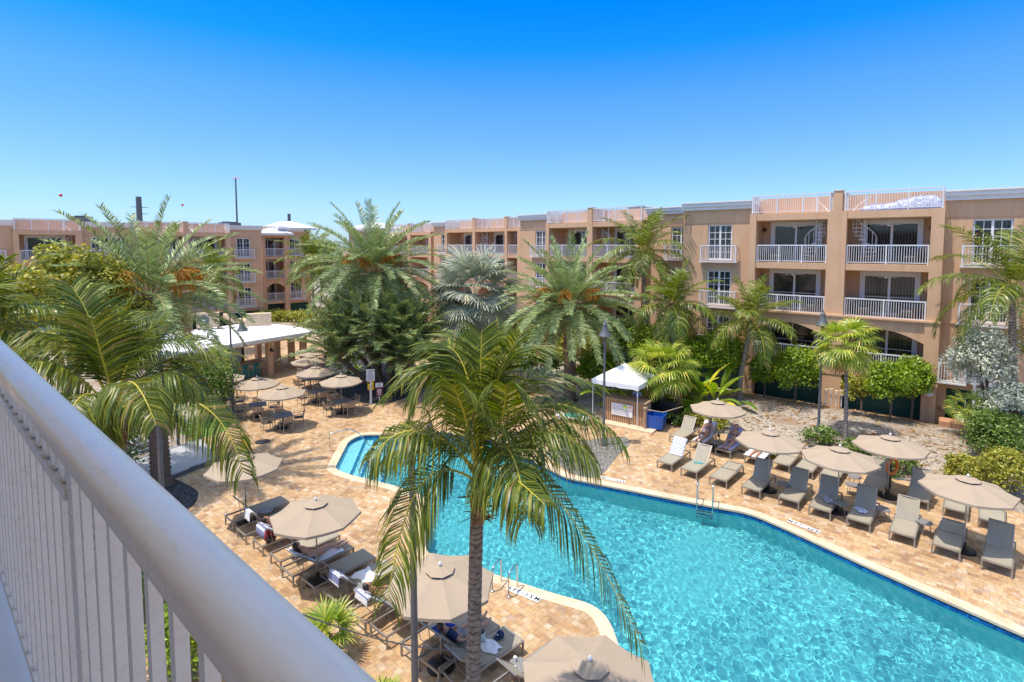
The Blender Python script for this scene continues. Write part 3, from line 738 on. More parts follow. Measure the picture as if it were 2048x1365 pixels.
# left building, parallel to the view to the upper right
A5 = (-46.4, 50.7); B5 = (-30.45, 66.6)
L5 = lambda px: on_line(A5, B5, px)
left = building('long peach apartment building across the courtyard behind the bar pavilion', A5, B5, GZ-0.5,
    [('flat', L5(-60), L5(30), [L5(-20)]), ('tower', L5(30), L5(168), []), ('flat', L5(168), L5(268), [L5(205), L5(248)]), ('tower', L5(268), L5(464), [(L5(320), L5(325)), (L5(370), L5(379))]), ('flat', L5(464), L5(530), [L5(493)])], detail=1)
# the set-back wing with white hipped roofs at its end
A6 = (-34.3, 70.0); B6 = (-28.2, 76.1)
L6 = lambda px: on_line(A6, B6, px)
wing = building('peach apartment wing with white hipped roofs at the far left corner', A6, B6, GZ-0.5,
    [('tower', L6(526), L6(577), []), ('flat', L6(577), L6(626), [L6(596)])], depth=9, detail=1)
def hip(root, x0, x1, y0, y1, z, h, name='roof'):
    mb = MB(); cx = (x0+x1)/2; cy = (y0+y1)/2; k = min(x1-x0, y1-y0)/2*0.92
    mb.add([(x0,y0,z),(x1,y0,z),(x1,y1,z),(x0,y1,z),(x0+k,y0+k,z+h),(x1-k,y0+k,z+h),(x1-k,y1-k,z+h),(x0+k,y1-k,z+h)], [(0,1,5,4),(1,2,6,5),(2,3,7,6),(3,0,4,7),(4,5,6,7),(3,2,1,0)])
    mb.box(x0+0.01, x1-0.01, y0+0.01, y1-0.01, z-0.28, z-0.003)
    return mb.build(name, M['cornice'], root)
xa6, xm6, xb6 = L6(526), L6(577), L6(626)
hip(wing, xa6-0.4, xm6+0.6, -0.6, 5.5, 11.05, 0.75); hip(wing, xm6-1.2, xb6+0.7, 0.1, 8.5, 11.86, 0.95)
A7 = (-25.7, 83.0); B7 = (-21.4, 79.2)
far = building('small peach corner block with white hipped roof behind the tall date palm', A7, B7, GZ-0.4, [('flat', 0, 5.8, [2.0, 4.6])], depth=7, detail=0)
hip(far, -0.6, 6.4, 0.1, 7.6, 11.86, 0.95)
# ground entrance stair at the right tower, with its landing
def at(root, x, y, z):
    r = root.rotation_euler.z; return (root.location.x+x*math.cos(r)-y*math.sin(r), root.location.y+x*math.sin(r)+y*math.cos(r), root.location.z+z)
st_ = thing('spiral_stair', 'white spiral stair climbing from the gravel beside the tower pillar', 'stair', at(near, xb+1.0, 0.35, 0), rot1)
spiral(st_, 0.55, -0.3, -0.1, 1.9, 0.8, -2.9, 4.6, 'treads', 8)
mb = railing_mb(-0.95, 0.2, -0.4, 1.86, 1.05, 0.115, 0.9); mb.box(-0.98, 0.22, -0.45, 0.5, 1.80, 1.865); mb.build('landing', M['rail_white'], st_)
MB().box(-0.8, 0.4, -1.7, -0.8, -0.25, 0.12).build('step', mat('terracotta_step', (0.50,0.25,0.14), 0.8), st_)
# oval lamp plates on the tower pillars belong to the building
for xx in (xb-0.28,):
    MB().lathe([(0.03,-0.14),(0.17,-0.08),(0.2,0.0),(0.17,0.08),(0.03,0.14)], 12, (xx,-0.1,1.15), sy=0.5).build('pillar_lamp', M['white'], near)
# air conditioners and vents on the roofs
def ac(label, root, x, y, s=1.0, name='air_conditioner'):
    t = thing(name, label, 'air conditioner', at(root, x, y, ROOF+0.04), root.rotation_euler.z, 'roof units')
    MB().box(-0.6*s, 0.6*s, -0.5*s, 0.5*s, 0.0, 1.0*s).build('casing', M['lamp_grey'], t)
    MB().lathe([(0.42*s,0),(0.42*s,0.06*s),(0.3*s,0.08*s)], 14, (0,0,1.0*s)).build('fan_grille', M['dark'], t)
ac('grey roof air conditioner at the right end of the long left building', left, L5(484), 5.0, 1.35); ac('grey roof air conditioner second from the right end of the long left building', left, L5(499), 5.5, 1.35)
ac('grey roof air conditioner beside the left roof terrace of the long building', left, L5(180), 4.2, 1.5)
ac('dark roof unit above the middle section of the right row', second, L2(1210), 5.0, 1.35); ac('dark roof unit at the left end of the middle section roof', second, L2(1105), 6.0, 1.3)
# furniture wrapped in plastic on the roof terrace
def wrapmat():
    m, t, b = newmat('plastic_sheet'); co = objco(t)
    no = N(t, 'ShaderNodeTexNoise', Scale=3.0, Detail=6.0, Distortion=1.5); t.links.new(co, no.inputs['Vector'])
    r = ramp(t, [(0.3,(0.20,0.24,0.42)),(0.7,(0.50,0.53,0.66))], no.outputs['Fac']); t.links.new(r.outputs[0], b.inputs['Base Color'])
    bp = N(t, 'ShaderNodeBump', Strength=0.9, Distance=0.08); t.links.new(no.outputs['Fac'], bp.inputs['Height']); t.links.new(bp.outputs[0], b.inputs['Normal'])
    b.inputs['Roughness'].default_value = 0.25; return m
M['wrap'] = wrapmat()
def lumpy(name, w, d, h, seed, m_):
    rg = np.random.default_rng(seed); nx, ny = 26, 12
    X, Y = np.meshgrid(np.linspace(-w/2, w/2, nx), np.linspace(-d/2, d/2, ny))
    e = np.minimum(np.minimum((X+w/2)/(0.12*w+0.05), (w/2-X)/(0.12*w+0.05)), np.minimum((Y+d/2)/0.2, (d/2-Y)/0.2)); e = np.clip(e, 0, 1)
    Z = h*(e**0.22)*(0.72+0.28*np.tanh(X*1.5))+0.03*rg.standard_normal(X.shape)*e
    q = [(j*nx+i, j*nx+i+1, (j+1)*nx+i+1, (j+1)*nx+i) for j in range(ny-1) for i in range(nx-1)]
    return npmesh(name, np.stack([X.ravel(), Y.ravel(), Z.ravel()], 1), q, m_, smooth=True)
cov = lumpy('covered_furniture', 3.7, 1.1, 0.72, 2, M['wrap']); cov.location = at(near, L1(1795), 0.95, ROOF); cov.rotation_euler.z = rot1
tag(cov, 'terrace furniture wrapped in bluish plastic sheeting on the right tower roof', 'covered furniture')
# wicker armchairs on the near balconies
def armchair(label, loc, rz):
    t = thing('armchair', label, 'armchair', loc, rz, 'patio armchairs on the balconies of the nearest building')
    MB().box(-0.36,0.36,-0.36,0.30,0.12,0.34).build('base', M['wood_dark'], t)
    MB().box(-0.30,0.30,-0.34,0.22,0.342,0.46).build('seat_cushion', M['sling'], t, bevel=0.03)
    MB().box(-0.42,-0.32,-0.36,0.34,0.0,0.62).build('armrest', M['wood_dark'], t); MB().box(0.32,0.42,-0.36,0.34,0.0,0.62).build('armrest', M['wood_dark'], t)
    MB().beam((0,0.30,0.34),(0,0.40,0.86),0.62,0.09).build('backrest', M['wood_dark'], t)
    return t
FLN = ('bottom', 'middle', 'top')
for bi, (a, c) in enumerate(((0.38, m0), (m1, xb-0.55))):
    for j, f in enumerate(FL):
        for e, x in (('left', a+0.75), ('right', c-0.75)):
            armchair(f"dark patio armchair at the {e} end of the {FLN[j]} {'right' if bi else 'left'} balcony of the near tower", at(near, x, 1.35, f), rot1+(0.5 if e == 'left' else -0.5))
# far things beyond the roofs
def utility_pole(label, px, ptop, Y, w, arms):
    p = D(px, ptop, Y); t = thing('utility_pole', label, 'utility pole', (p.x, p.y, 0))
    MB().tube([(0,0,0),(0,0,p.z)], [w*0.65, w*0.5], 8).build('pole', M['lamp_grey'], t)
    for k, (dz, l) in enumerate(arms): MB().beam((-l,0,p.z-dz),(l,0.3,p.z-dz-0.15),0.12,0.12).build('crossarm', M['lamp_grey'], t)
utility_pole('thick grey utility pole with crossarms behind the left building, above the date palm', 277, 394, 120, 1.1, ((2.2,1.8),(3.6,1.6)))
utility_pole('short grey utility pole tip above the white hipped roof', 578, 428, 120, 0.7, ((1.6,1.0),))
p = D(471, 355, 160); t = thing('light_mast', 'tall thin stadium light mast rising behind the left building', 'light mast', (p.x, p.y, 0))
MB().tube([(0,0,0),(0,0,p.z)], [0.35,0.2], 8).build('pole', M['lamp_grey'], t)
mb = MB()
for k in range(6): mb.box(-1.2+0.45*k, -0.9+0.45*k, -0.3, 0.1, p.z-0.5+0.2*(k%2), p.z-0.1+0.2*(k%2))
mb.beam((-1.3,0,p.z-0.55),(1.4,0,p.z-0.55),0.1,0.1); mb.build('floodlights', M['white'], t)
for px, py, lab in ((121.5, 391, 'larger red marker ball on the overhead wire at far left'), (365, 410.5, 'smaller red marker ball on the overhead wire above the date palm')):
    p = D(px, py, 100 if px < 200 else 130); o = MB().ball((0,0,0), 0.28, n=12, m=8).build('marker_ball', M['red'], smooth='all'); o.location = p; tag(o, lab, 'marker ball', 'red marker balls')
p0, p1 = D(121.5, 391, 100), D(365, 410.5, 130); dv = p1-p0
o = MB().tube([p0-dv*1.5, p0, p1, p1+dv*0.8], 0.006, 4).build('overhead_wire', M['lamp_grey']); tag(o, 'thin overhead wire carrying two red marker balls', 'wire')
# ================================================================ bar pavilion, hut, boardwalk
aV = Vector((0.55, 0.835)).normalized(); bV = Vector((-aV.y, aV.x))
C0 = Vector((-16.2, 42.2)); rzp = math.atan2(aV.y, aV.x)      # local x along the bar front (away from the camera), y into the pavilion
pav = thing('bar_pavilion', 'open poolside bar pavilion with flat white roof on peach pillars', 'pavilion', (C0.x, C0.y, 0), rzp)
for x, y in ((-0.2,0.2),(-3.1,0.2),(-6.6,0.2),(-10.2,0.2),(-0.2,1.75),(-0.2,3.7),(-0.2,6.4),(-10.2,6.4)):
    MB().box(x-0.2,x+0.2,y-0.2,y+0.2,0,2.46).build('pillar', M['stucco'], pav)
mb = MB(); mb.box(-10.45,0.05,-0.02,0.38,2.46,2.82); mb.box(-0.38,0.03,0.38,6.6,2.462,2.818); mb.box(-10.43,-10.05,0.38,6.6,2.462,2.818); mb.box(-10.05,-0.38,6.25,6.6,2.462,2.818); mb.build('beam', M['stucco'], pav)
mb = MB(); x0,x1,y0,y1 = -10.9,0.75,-0.75,7.2
mb.add([(x0,y0,2.95),(x1,y0,2.95),(x1,y1,2.95),(x0,y1,2.95),(x0+2.5,y0+2.6,3.35),(x1-2.5,y0+2.6,3.35),(x1-2.5,y1-2.0,3.35),(x0+2.5,y1-2.0,3.35)], [(0,1,5,4),(1,2,6,5),(2,3,7,6),(3,0,4,7),(4,5,6,7)])
mb.box(x0,x1,y0,y1,2.84,2.947); mb.build('roof', M['white'], pav)
mb = MB()
k = 46
for i in range(k):
    xa_ = x0+(x1-x0)*i/k; xb_ = x0+(x1-x0)*(i+1)/k; xm = (xa_+xb_)/2
    mb.prism([(xa_,2.838),(xa_+0.02,2.72),(xm,2.62),(xb_-0.02,2.72),(xb_,2.838)], 'y', y0+0.02, y0+0.05+0.03*(i%2))
k = 32
for i in range(k):
    ya_ = y0+(y1-y0)*i/k; yb_ = y0+(y1-y0)*(i+1)/k
    mb.prism([(ya_,2.838),(ya_+0.02,2.72),((ya_+yb_)/2,2.62),(yb_-0.02,2.72),(yb_,2.838)], 'x', x1-0.08, x1-0.05+0.03*(i%2))
mb.build('valance', M['cornice'], pav)
MB().box(-10.0,-3.45,0.75,1.2,0.03,1.05).build('bar_counter', M['teal'], pav)
MB().box(-10.1,-3.35,0.5,1.35,1.06,1.12).build('counter_top', M['wood_tan'], pav)
MB().box(-10.0,-3.4,3.0,3.2,0,2.46).build('back_wall', M['wood_dark'], pav)
mb = MB(); mb.box(-9.6,-4.0,2.6,2.98,1.2,1.24); mb.box(-9.6,-4.0,2.6,2.98,1.7,1.74); mb.build('shelf', M['wood_tan'], pav)
MB().box(-5.6,-4.6,2.85,2.99,1.35,2.05).build('screen', M['glass'], pav)
MB().box(-4.4,-3.9,2.5,2.98,0.0,2.2).build('fridge', M['cornice'], pav)
lantern(pav, -3.1, 0.0, 1.85)
for i in range(16):
    bt = MB().lathe([(0.04,0),(0.04,0.16),(0.015,0.22),(0.015,0.28)], 6).build('bottle', M[('orange','red','glass','teal','yellow')[i%5]])
    xl, yl = -9.2+0.33*i, 2.8; w_ = C0+aV*xl+bV*yl; bt.location = (w_.x, w_.y, 1.245 if i % 2 else 1.745); tag(bt, 'small bottle on the shelf at the back of the bar', 'bottle', 'bottles behind the bar')
def pv(x, y, z=0): w_ = C0+aV*x+bV*y; return (w_.x, w_.y, z)
def stool(label, loc, rz):
    t = thing('bar_stool', label, 'bar stool', loc, rz, 'bar stools along the teal counter')
    MB().box(-0.2,0.2,-0.2,0.2,0.72,0.77).build('seat', M['wood_tan'], t)
    mb = MB(); 
    for z in (0.86,0.95,1.04): mb.box(-0.19,0.19,-0.21,-0.19,z,z+0.06)
    mb.build('backrest', M['wood_tan'], t)
    for sx in (-1,1):
        for sy in (-1,1): MB().beam((sx*0.2,sy*0.2,0),(sx*0.18,sy*0.18,0.72 if sy > 0 else 1.1),0.03,0.03).build('leg', M['alu'], t)
    return t
ORD = ('nearest the bar pillar', 'second from the bar pillar', 'third from the bar pillar', 'fourth from the bar pillar', 'fifth from the bar pillar', 'farthest left along the counter')
for i in range(6): stool('tan slat bar stool at the teal counter, '+ORD[i], pv(-3.85-0.82*i, 0.2), rzp)
t = thing('air_conditioner', 'beige air conditioning unit with round fan on the white bar roof', 'air conditioner', pv(-5.2, 4.6, 3.35), rzp-0.5)
MB().box(-0.75,0.75,-0.3,0.3,0.15,1.25).build('casing', M['coping'], t)
mb = MB(); mb.tube([(-0.3,-0.31,0.7),(-0.3,-0.335,0.7)],0.4,20); mb.build('fan_grille', M['lamp_grey'], t)
mb = MB(); mb.tube([(-0.3,-0.337,0.7),(-0.3,-0.345,0.7)],0.14,14); mb.build('fan_hub', M['cornice'], t)
mb = MB(); mb.box(-0.7,-0.6,-0.3,0.3,0,0.15); mb.box(0.6,0.7,-0.3,0.3,0,0.15); mb.build('foot', M['dark'], t)
du = MB(); du.tube([(1.0,0,0.9),(1.5,0,0.75),(1.9,0,0.45),(2.6,0,0.4)],0.22,8); du.box(2.6,4.4,-0.3,0.3,0.0,0.95); o = du.build('roof_duct', M['coping']); o.location = pv(-5.0,5.0,3.36); o.rotation_euler.z = rzp-0.55; tag(o, 'curved beige duct leading to a low box on the bar roof', 'duct')

# towel hut with a white canopy
hr = R(-42)
def fr(o, rz):                                        # local frame -> world
    return lambda x, y, z=0: (o[0]+x*math.cos(rz)-y*math.sin(rz), o[1]+x*math.sin(rz)+y*math.cos(rz), z)
HO = G(1228, 848); hut = fr((HO.x, HO.y), hr+0.12)
HR = hr+0.12
k_ = thing('towel_kiosk', 'wooden towel kiosk counter with a whiteboard on its front, under the canopy', 'kiosk', hut(0.55,0.6,0.1), HR)
MB().box(-1.25,1.15,-0.45,0.35,0.0,1.22).build('counter', M['batten'], k_)
MB().box(-1.3,1.2,-0.5,0.4,1.222,1.27).build('counter_top', M['wood_tan'], k_)
wb = MB().box(-0.75,0.45,-0.49,-0.455,0.38,1.02).build('notice_board', M['white'], k_)
mb = MB()
rg = random.Random(4)
for i in range(7):
    z = 0.93-0.075*i; xx = -0.66
    while xx < 0.2-0.1*(i%3):
        w_ = rg.uniform(0.04,0.13); mb.box(xx, xx+w_, -0.494, -0.491, z-0.012, z+0.012); xx += w_+0.03
mb.build('handwriting', M['greyink'], wb)
mb = MB(); mb.tube([(0.34,-0.491,0.92),(0.34,-0.495,0.92)],0.06,14); mb.build('sun_mark', M['orange'], wb)
fl_ = MB().box(-1.9,2.0,-1.05,1.6,0.0,0.1).build('kiosk_floor', M['coping']); fl_.location = hut(0.3,0.6,0); fl_.rotation_euler.z = HR; tag(fl_, 'low paved platform under the towel kiosk', 'platform')
cn = thing('canopy_tent', 'white peaked canopy tent on thin poles over the towel kiosk', 'canopy', hut(0.1,1.1,0.1), HR)
mb = MB(); s = 1.35; 
mb.add([(-s,-s,2.25),(s,-s,2.25),(s,s,2.25),(-s,s,2.25),(0,0,3.05)], [(0,1,4),(1,2,4),(2,3,4),(3,0,4)])
for (a, b) in (((-s,-s),(s,-s)),((s,-s),(s,s)),((s,s),(-s,s)),((-s,s),(-s,-s))):
    n_ = 8
    for i in range(n_):
        p = Vector(a).lerp(Vector(b), i/n_); q = Vector(a).lerp(Vector(b), (i+1)/n_)
        d0 = 0.28-0.05*math.sin(math.pi*i/n_*3)**2; d1 = 0.28-0.05*math.sin(math.pi*(i+1)/n_*3)**2
        mb.add([(p.x,p.y,2.25),(q.x,q.y,2.25),(q.x,q.y,2.25-d1),(p.x,p.y,2.25-d0)], [(0,1,2,3)])
mb.build('canopy', M['white'], cn)
for sx in (-1,1):
    for sy in (-1,1): MB().tube([(sx*(s-0.06),sy*(s-0.06),0),(sx*(s-0.06),sy*(s-0.06),2.22)],0.022,6).build('pole', M['rail_white'], cn)
pt = thing('rope_post', 'short wooden post with a rope beside the blue bin', 'post', hut(1.75,0.0,0.1), HR)
MB().lathe([(0.09,0),(0.09,1.02),(0.12,1.03),(0.12,1.1),(0.05,1.13)], 10).build('post', M['wood_tan'], pt)
MB().tube([(0.05,0.05,1.0),(0.7,0.7,0.8),(1.5,1.5,1.05)],0.02,5).build('rope', M['coping'], pt)
BO = G(1312, 858); bn = thing('towel_bin', 'square blue plastic towel bin beside the kiosk', 'bin', (BO.x, BO.y, 0.0), HR+0.1)
mb = MB(); a, b, h = 0.38, 0.47, 0.82
for (x, y, x2, y2) in ((-1,-1,1,-1),(1,-1,1,1),(1,1,-1,1),(-1,1,-1,-1)):
    mb.add([(x*a,y*a,0.1),(x2*a,y2*a,0.1),(x2*b,y2*b,h),(x*b,y*b,h)], [(0,1,2,3)]); mb.add([(x*(a-.04),y*(a-.04),0.14),(x2*(a-.04),y2*(a-.04),0.14),(x2*(b-.04),y2*(b-.04),h),(x*(b-.04),y*(b-.04),h)], [(3,2,1,0)])
    mb.add([(x*b,y*b,h),(x2*b,y2*b,h),(x2*(b-.04),y2*(b-.04),h),(x*(b-.04),y*(b-.04),h)], [(0,1,2,3)])
mb.box(-a+.03,a-.03,-a+.03,a-.03,0.1,0.14); mb.build('tub', M['bluebin'], bn)
for sx in (-1,1):
    for sy in (-1,1): MB().ball((sx*0.3,sy*0.3,0.05),0.05,n=8,m=6).build('caster', M['black'], bn)
cab = MB(); cab.box(-0.9,0.9,-0.4,0.4,0,1.15); o = cab.build('towel_cabinet', M['black']); o.location = hut(2.0,2.0,0.1); o.rotation_euler.z = HR; tag(o, 'black covered cabinet behind the towel kiosk', 'cabinet')
lp = thing('sun_lounger', 'white plastic lounger with a green towel behind the lamp post near the kiosk', 'lounger', G(1180, 850), R(60))
MB().box(-0.33,0.33,0,1.9,0.28,0.34).build('seat', M['white'], lp)
for sx in (-1,1):
    for y in (0.15,1.7): MB().box(sx*0.27-0.03,sx*0.27+0.03,y-0.03,y+0.03,0,0.28).build('leg', M['white'], lp)
MB().box(-0.3,0.3,0.5,1.4,0.345,0.37).build('towel', M['teal'], lp)

# boardwalk platform with cable railing at left
BW = [G(262,921,0.25), G(399,877,0.25), G(440,911,0.25), G(300,966,0.25)]
bw = thing('boardwalk', 'raised grey plank platform with a white cable rail, left of the deck', 'boardwalk', (BW[0].x, BW[0].y, 0), math.atan2(BW[1].y-BW[0].y, BW[1].x-BW[0].x))
cr_, sr_ = math.cos(bw.rotation_euler.z), math.sin(bw.rotation_euler.z)
loc = [((p.x-BW[0].x)*cr_+(p.y-BW[0].y)*sr_, -(p.x-BW[0].x)*sr_+(p.y-BW[0].y)*cr_) for p in BW]
MB().prism(loc, 'z', 0.19, 0.25).build('planking', M['board_grey'], bw)
MB().prism([(x*0.99+0.05, y*0.98-0.02) for x, y in loc], 'z', 0.0, 0.187).build('skirt', M['lamp_grey'], bw)
Lb = loc[1][0]
for i in range(4):
    x = Lb*i/3; MB().box(x-0.05,x+0.05,-0.06,0.04,0.0,1.15).build('post', M['lamp_grey'], bw)
for z in (0.55,0.85,1.12): MB().tube([(0,0.0,z),(Lb,0.0,z)],0.022,5).build('cable', M['rail_white'], bw)
for z in (0.7,1.12): MB().tube([(0,0,z),(loc[3][0]*0.6,loc[3][1]*0.6,z-0.1)],0.022,5).build('cable', M['rail_white'], bw)
wp = MB().box(-0.85,0.85,-0.16,0.16,0.02,0.16).build('timber_beam', M['wood_tan'], bevel=0.015); wp.location = G(397, 934); wp.rotation_euler.z = R(40); tag(wp, 'short orange timber beam lying beside the grey boardwalk', 'timber')
ws = thing('warning_sign', 'yellow wet floor sign standing on the deck behind the palm frond', 'sign', G(491, 902), R(20))
for s_ in (-1,1): MB().beam((0,s_*0.22,0),(0,s_*0.03,0.75),0.34,0.03).build('panel', M['yellow'], ws)
mh = MB().lathe([(0.36,0.0),(0.36,0.012),(0.30,0.016)],24).build('manhole_cover', M['dark']); mh.location = G(525, 884); tag(mh, 'round dark manhole cover in the paving between tables and pool', 'manhole cover')
# ================================================================ pool fittings, lamps, signs, furniture
def rail_u(name, label, p, q, h, parent_group, dip=0.5, m_='steel', r=0.022, cat='handrail'):
    """grab rail: up from the deck at p, over, down into the water at q"""
    p = Vector(p); q = Vector(q); a = p+Vector((0,0,h-0.12)); d = (q-p); d.z = 0; L = d.length; d.normalize()
    pts = [p, a]
    for k in range(1, 5): an = math.pi/2*k/4; pts.append(p+d*(0.12*(1-math.cos(an)))+Vector((0,0,h-0.12+0.12*math.sin(an))))
    for k in range(0, 5): an = math.pi/2*k/4; pts.append(p+d*(L-0.12+0.12*math.sin(an))+Vector((0,0,h-0.12+0.12*math.cos(an))))
    pts.append(Vector((q.x, q.y, -dip)))
    return pts
def ladder(label, c, d, sp, h, back, fwd, dip=0.95, nr=3, group='pool ladders'):
    """c on the pool edge, d into the pool"""
    c = Vector((*c, 0)); d = Vector((*d, 0)).normalized(); s = Vector((-d.y, d.x, 0))
    t = thing('pool_ladder', label, 'ladder', (c.x, c.y, 0.0), math.atan2(d.y, d.x), group)
    for sg in (-1, 1):
        o = s*sg*sp/2; loc_ = lambda v: Vector((v.dot(d), v.dot(s), v.z))
        pts = rail_u('', '', o-d*back, o+d*fwd, h, None, dip)
        MB().tube([loc_(v) for v in pts], 0.022, 10).build('side_rail', M['steel'], t, smooth='all')
        MB().lathe([(0.055,0.013),(0.05,0.03),(0.03,0.04)], 12, loc_(o-d*back)).build('flange', M['steel'], t)
    for k in range(nr): z = -0.22-0.25*k; MB().box(fwd-0.05, fwd+0.06, -sp/2, sp/2, z, z+0.03).build('rung', M['steel'], t)
    return t
e = (Vector((1.06,14.42))-Vector((-0.56,15.27))).normalized(); inw = Vector((-e.y, e.x))
c_ = Vector((0.0,0.0)); gA = G(985,1183); gB = G(1017,1197); mid = (gA+gB)/2
ladder('pair of steel grab rails at the near pool edge beside the 5 FT mark', (mid.x+inw.x*0.30, mid.y+inw.y*0.30), inw, 0.52, 0.72, 0.30, 0.22, 0.9)
e = (Vector((7.01,19.66))-Vector((8.66,18.94))).normalized(); inw2 = Vector((-e.y, e.x)); q = G(1410,1010)
if inw2.y > 0: inw2 = -inw2
ladder('steel pool ladder on the far pool edge in front of the flat lounger', (q.x, q.y), inw2, 0.55, 0.85, 0.32, 0.2, 1.0)
# stair handrail and the bronze hoop
h1 = thing('stair_handrail', 'thin steel handrail over the pale entry steps', 'handrail', G(660,903), 0, None)
a = Vector(); b = G(716,890)-G(660,903)
pts = [Vector((0,0,0)), Vector((0,0,0.82)), Vector((0.05,0.02,0.86)), b*0.7+Vector((0,0,0.86)), b*1.0+Vector((0,0,0.62)), b*1.5+Vector((0,0,-0.3))]
MB().tube(pts, 0.022, 8).build('rail', M['steel'], h1, smooth='all'); MB().lathe([(0.05,0),(0.05,0.02)],10).build('flange', M['steel'], h1)
h2 = thing('pool_lift', 'curved bronze arm with dark base standing at the far pool edge', 'pool lift', G(818,862), 0)
pts = [Vector((0.0,0,0.0))]+[Vector((0.55-0.55*math.cos(x_),0,0.65+0.62*math.sin(x_))) for x_ in np.linspace(0,math.pi*0.95,12)]+[Vector((1.1,0,0.3))]
MB().tube(pts, 0.045, 10).build('arm', M['bronze'], h2, smooth='all'); MB().lathe([(0.16,0),(0.2,0.1),(0.1,0.5),(0.05,0.55)],12,(1.1,0,0)).build('base', M['bark_brown'], h2)
def marker(label, body, c, along, inward):
    """white depth tiles set flush in the deck edge, readable from outside the pool"""
    d = Vector(along).normalized(); t = thing('depth_marker', label, 'depth marker', (*c, 0.0135), math.atan2(d.y, d.x), 'depth markers')
    MB().box(-0.52,0.52,-0.11,0.11,0.0,0.006).build('tile', M['white'], t)
    a, b = body
    text(a, 0.20, M['ink'], t, (-0.31,0,0.0075)); text(b, 0.20, M['ink'], t, (0.28,0,0.0075))
    mb = MB(); mb.tube([(-0.02,0,0.0065),(-0.02,0,0.008)],0.07,18); mb.build('no_diving_ring', M['red'], t); mb = MB(); mb.tube([(-0.02,0,0.0081),(-0.02,0,0.0086)],0.053,18); mb.build('no_diving_disc', M['white'], t)
    MB().beam((-0.06,0.035,0.0088),(0.02,-0.035,0.0088),0.014,0.001).build('no_diving_bar', M['red'], t)
    return t
p = G(1047,1189); pa = G(1020,1178); pb = G(1070,1198); marker('white depth marker reading 5 FT 1.5 M beside the near grab rails', ('5 FT','1.5 M'), (p.x,p.y), (pb.x-pa.x,pb.y-pa.y), None)
p = G(1226,960.5); pa = G(1196,954.5); pb = G(1250,965); marker('white depth marker reading 3 FT .9 M beside the gravel bed and palm shadow', ('3 FT','.9 M'), (p.x,p.y), (pa.x-pb.x,pa.y-pb.y), None)
p = G(1607,1053.5); pa = G(1583,1044); pb = G(1632,1063); marker('white depth marker reading 4 FT 1.2 M in front of the lounger row', ('4 FT','1.2 M'), (p.x,p.y), (pa.x-pb.x,pa.y-pb.y), None)
for i, (px, py) in enumerate(((1305,1008),(1840,1205))):
    o = MB().lathe([(0.16,0),(0.16,0.02),(0.11,0.04)],16).build('pool_drain', M['lamp_grey']); g_ = G(px, py, -1.3); o.location = (g_.x, g_.y-0.1, FLOOR_Z+0.003); tag(o, ('round drain fitting under water near the ladder','round drain fitting under water at the right pool wall')[i], 'drain', 'pool drains')

# lamp posts
def post_lamp(label, x, y, h, r=0.065, lean=0):
    t = thing('lamp_post', label, 'lamp post', (x, y, gz(x, y)), 0, 'lamp posts round the pool')
    MB().lathe([(0.14,0),(0.14,0.25),(0.09,0.32),(r,0.5),(r*0.9,h-0.9)], 12).build('pole', M['lamp_grey'], t, smooth=True)
    l = MB().lathe([(0.05,h-0.9),(0.07,h-0.86),(0.30,h-0.80),(0.31,h-0.76),(0.14,h-0.45),(0.10,h-0.25),(0.12,h-0.22),(0.04,h-0.1),(0.02,h)], 14).build('lantern', M['lamp_grey'], t, smooth=True)
    return t
post_lamp('grey lamp post with bell lantern standing in the garden behind the lounger umbrellas', 15.25, 26.3, 6.1)
post_lamp('dark lamp post rising from the grey gravel bed beside the towel kiosk', *G(1207,893)[:2], 6.1)
t = thing('light_pole', 'plain dark pole rising behind the near umbrella and left of the coconut trunk', 'pole', (-1.9, 10.0, 0))
MB().lathe([(0.14,0),(0.14,0.25),(0.09,0.32),(0.072,0.5),(0.062,5.6)], 12).build('pole', M['lamp_grey'], t, smooth=True); MB().lathe([(0.075,5.55),(0.08,5.62),(0.08,5.72),(0.04,5.82)], 12).build('cap', M['dark'], t)
post_lamp('pale grey lamp post beside the thick date palm trunk at left', -9.35, 14.0, 5.9)
post_lamp('thin lamp post in front of the silver fan palm', -2.15, 35.5, 6.2, 0.05)
p = G(467,836); t = thing('lamp_post', 'grey gooseneck lamp post with hanging bell shade in front of the bar roof', 'lamp post', (p.x, p.y, 0), 0, 'lamp posts round the pool')
MB().lathe([(0.14,0),(0.14,0.3),(0.1,0.35),(0.085,0.6),(0.07,3.6),(0.10,3.62),(0.10,3.7),(0.05,3.75),(0.045,5.2)], 12).build('pole', M['lamp_grey'], t, smooth=True)
MB().tube([(0,0,5.2),(0.0,0,5.6)]+[(0.33-0.33*math.cos(a),0,5.6+0.36*math.sin(a)) for a in np.linspace(0.3,math.pi,9)]+[(0.66,0,5.45)],0.035,8).build('gooseneck', M['lamp_grey'], t, smooth='all')
MB().lathe([(0.29,4.92),(0.27,4.96),(0.16,5.12),(0.13,5.3),(0.06,5.42),(0.04,5.5)],14,(0.66,0,0)).build('lamp_shade', M['lamp_grey'], t, smooth=True)

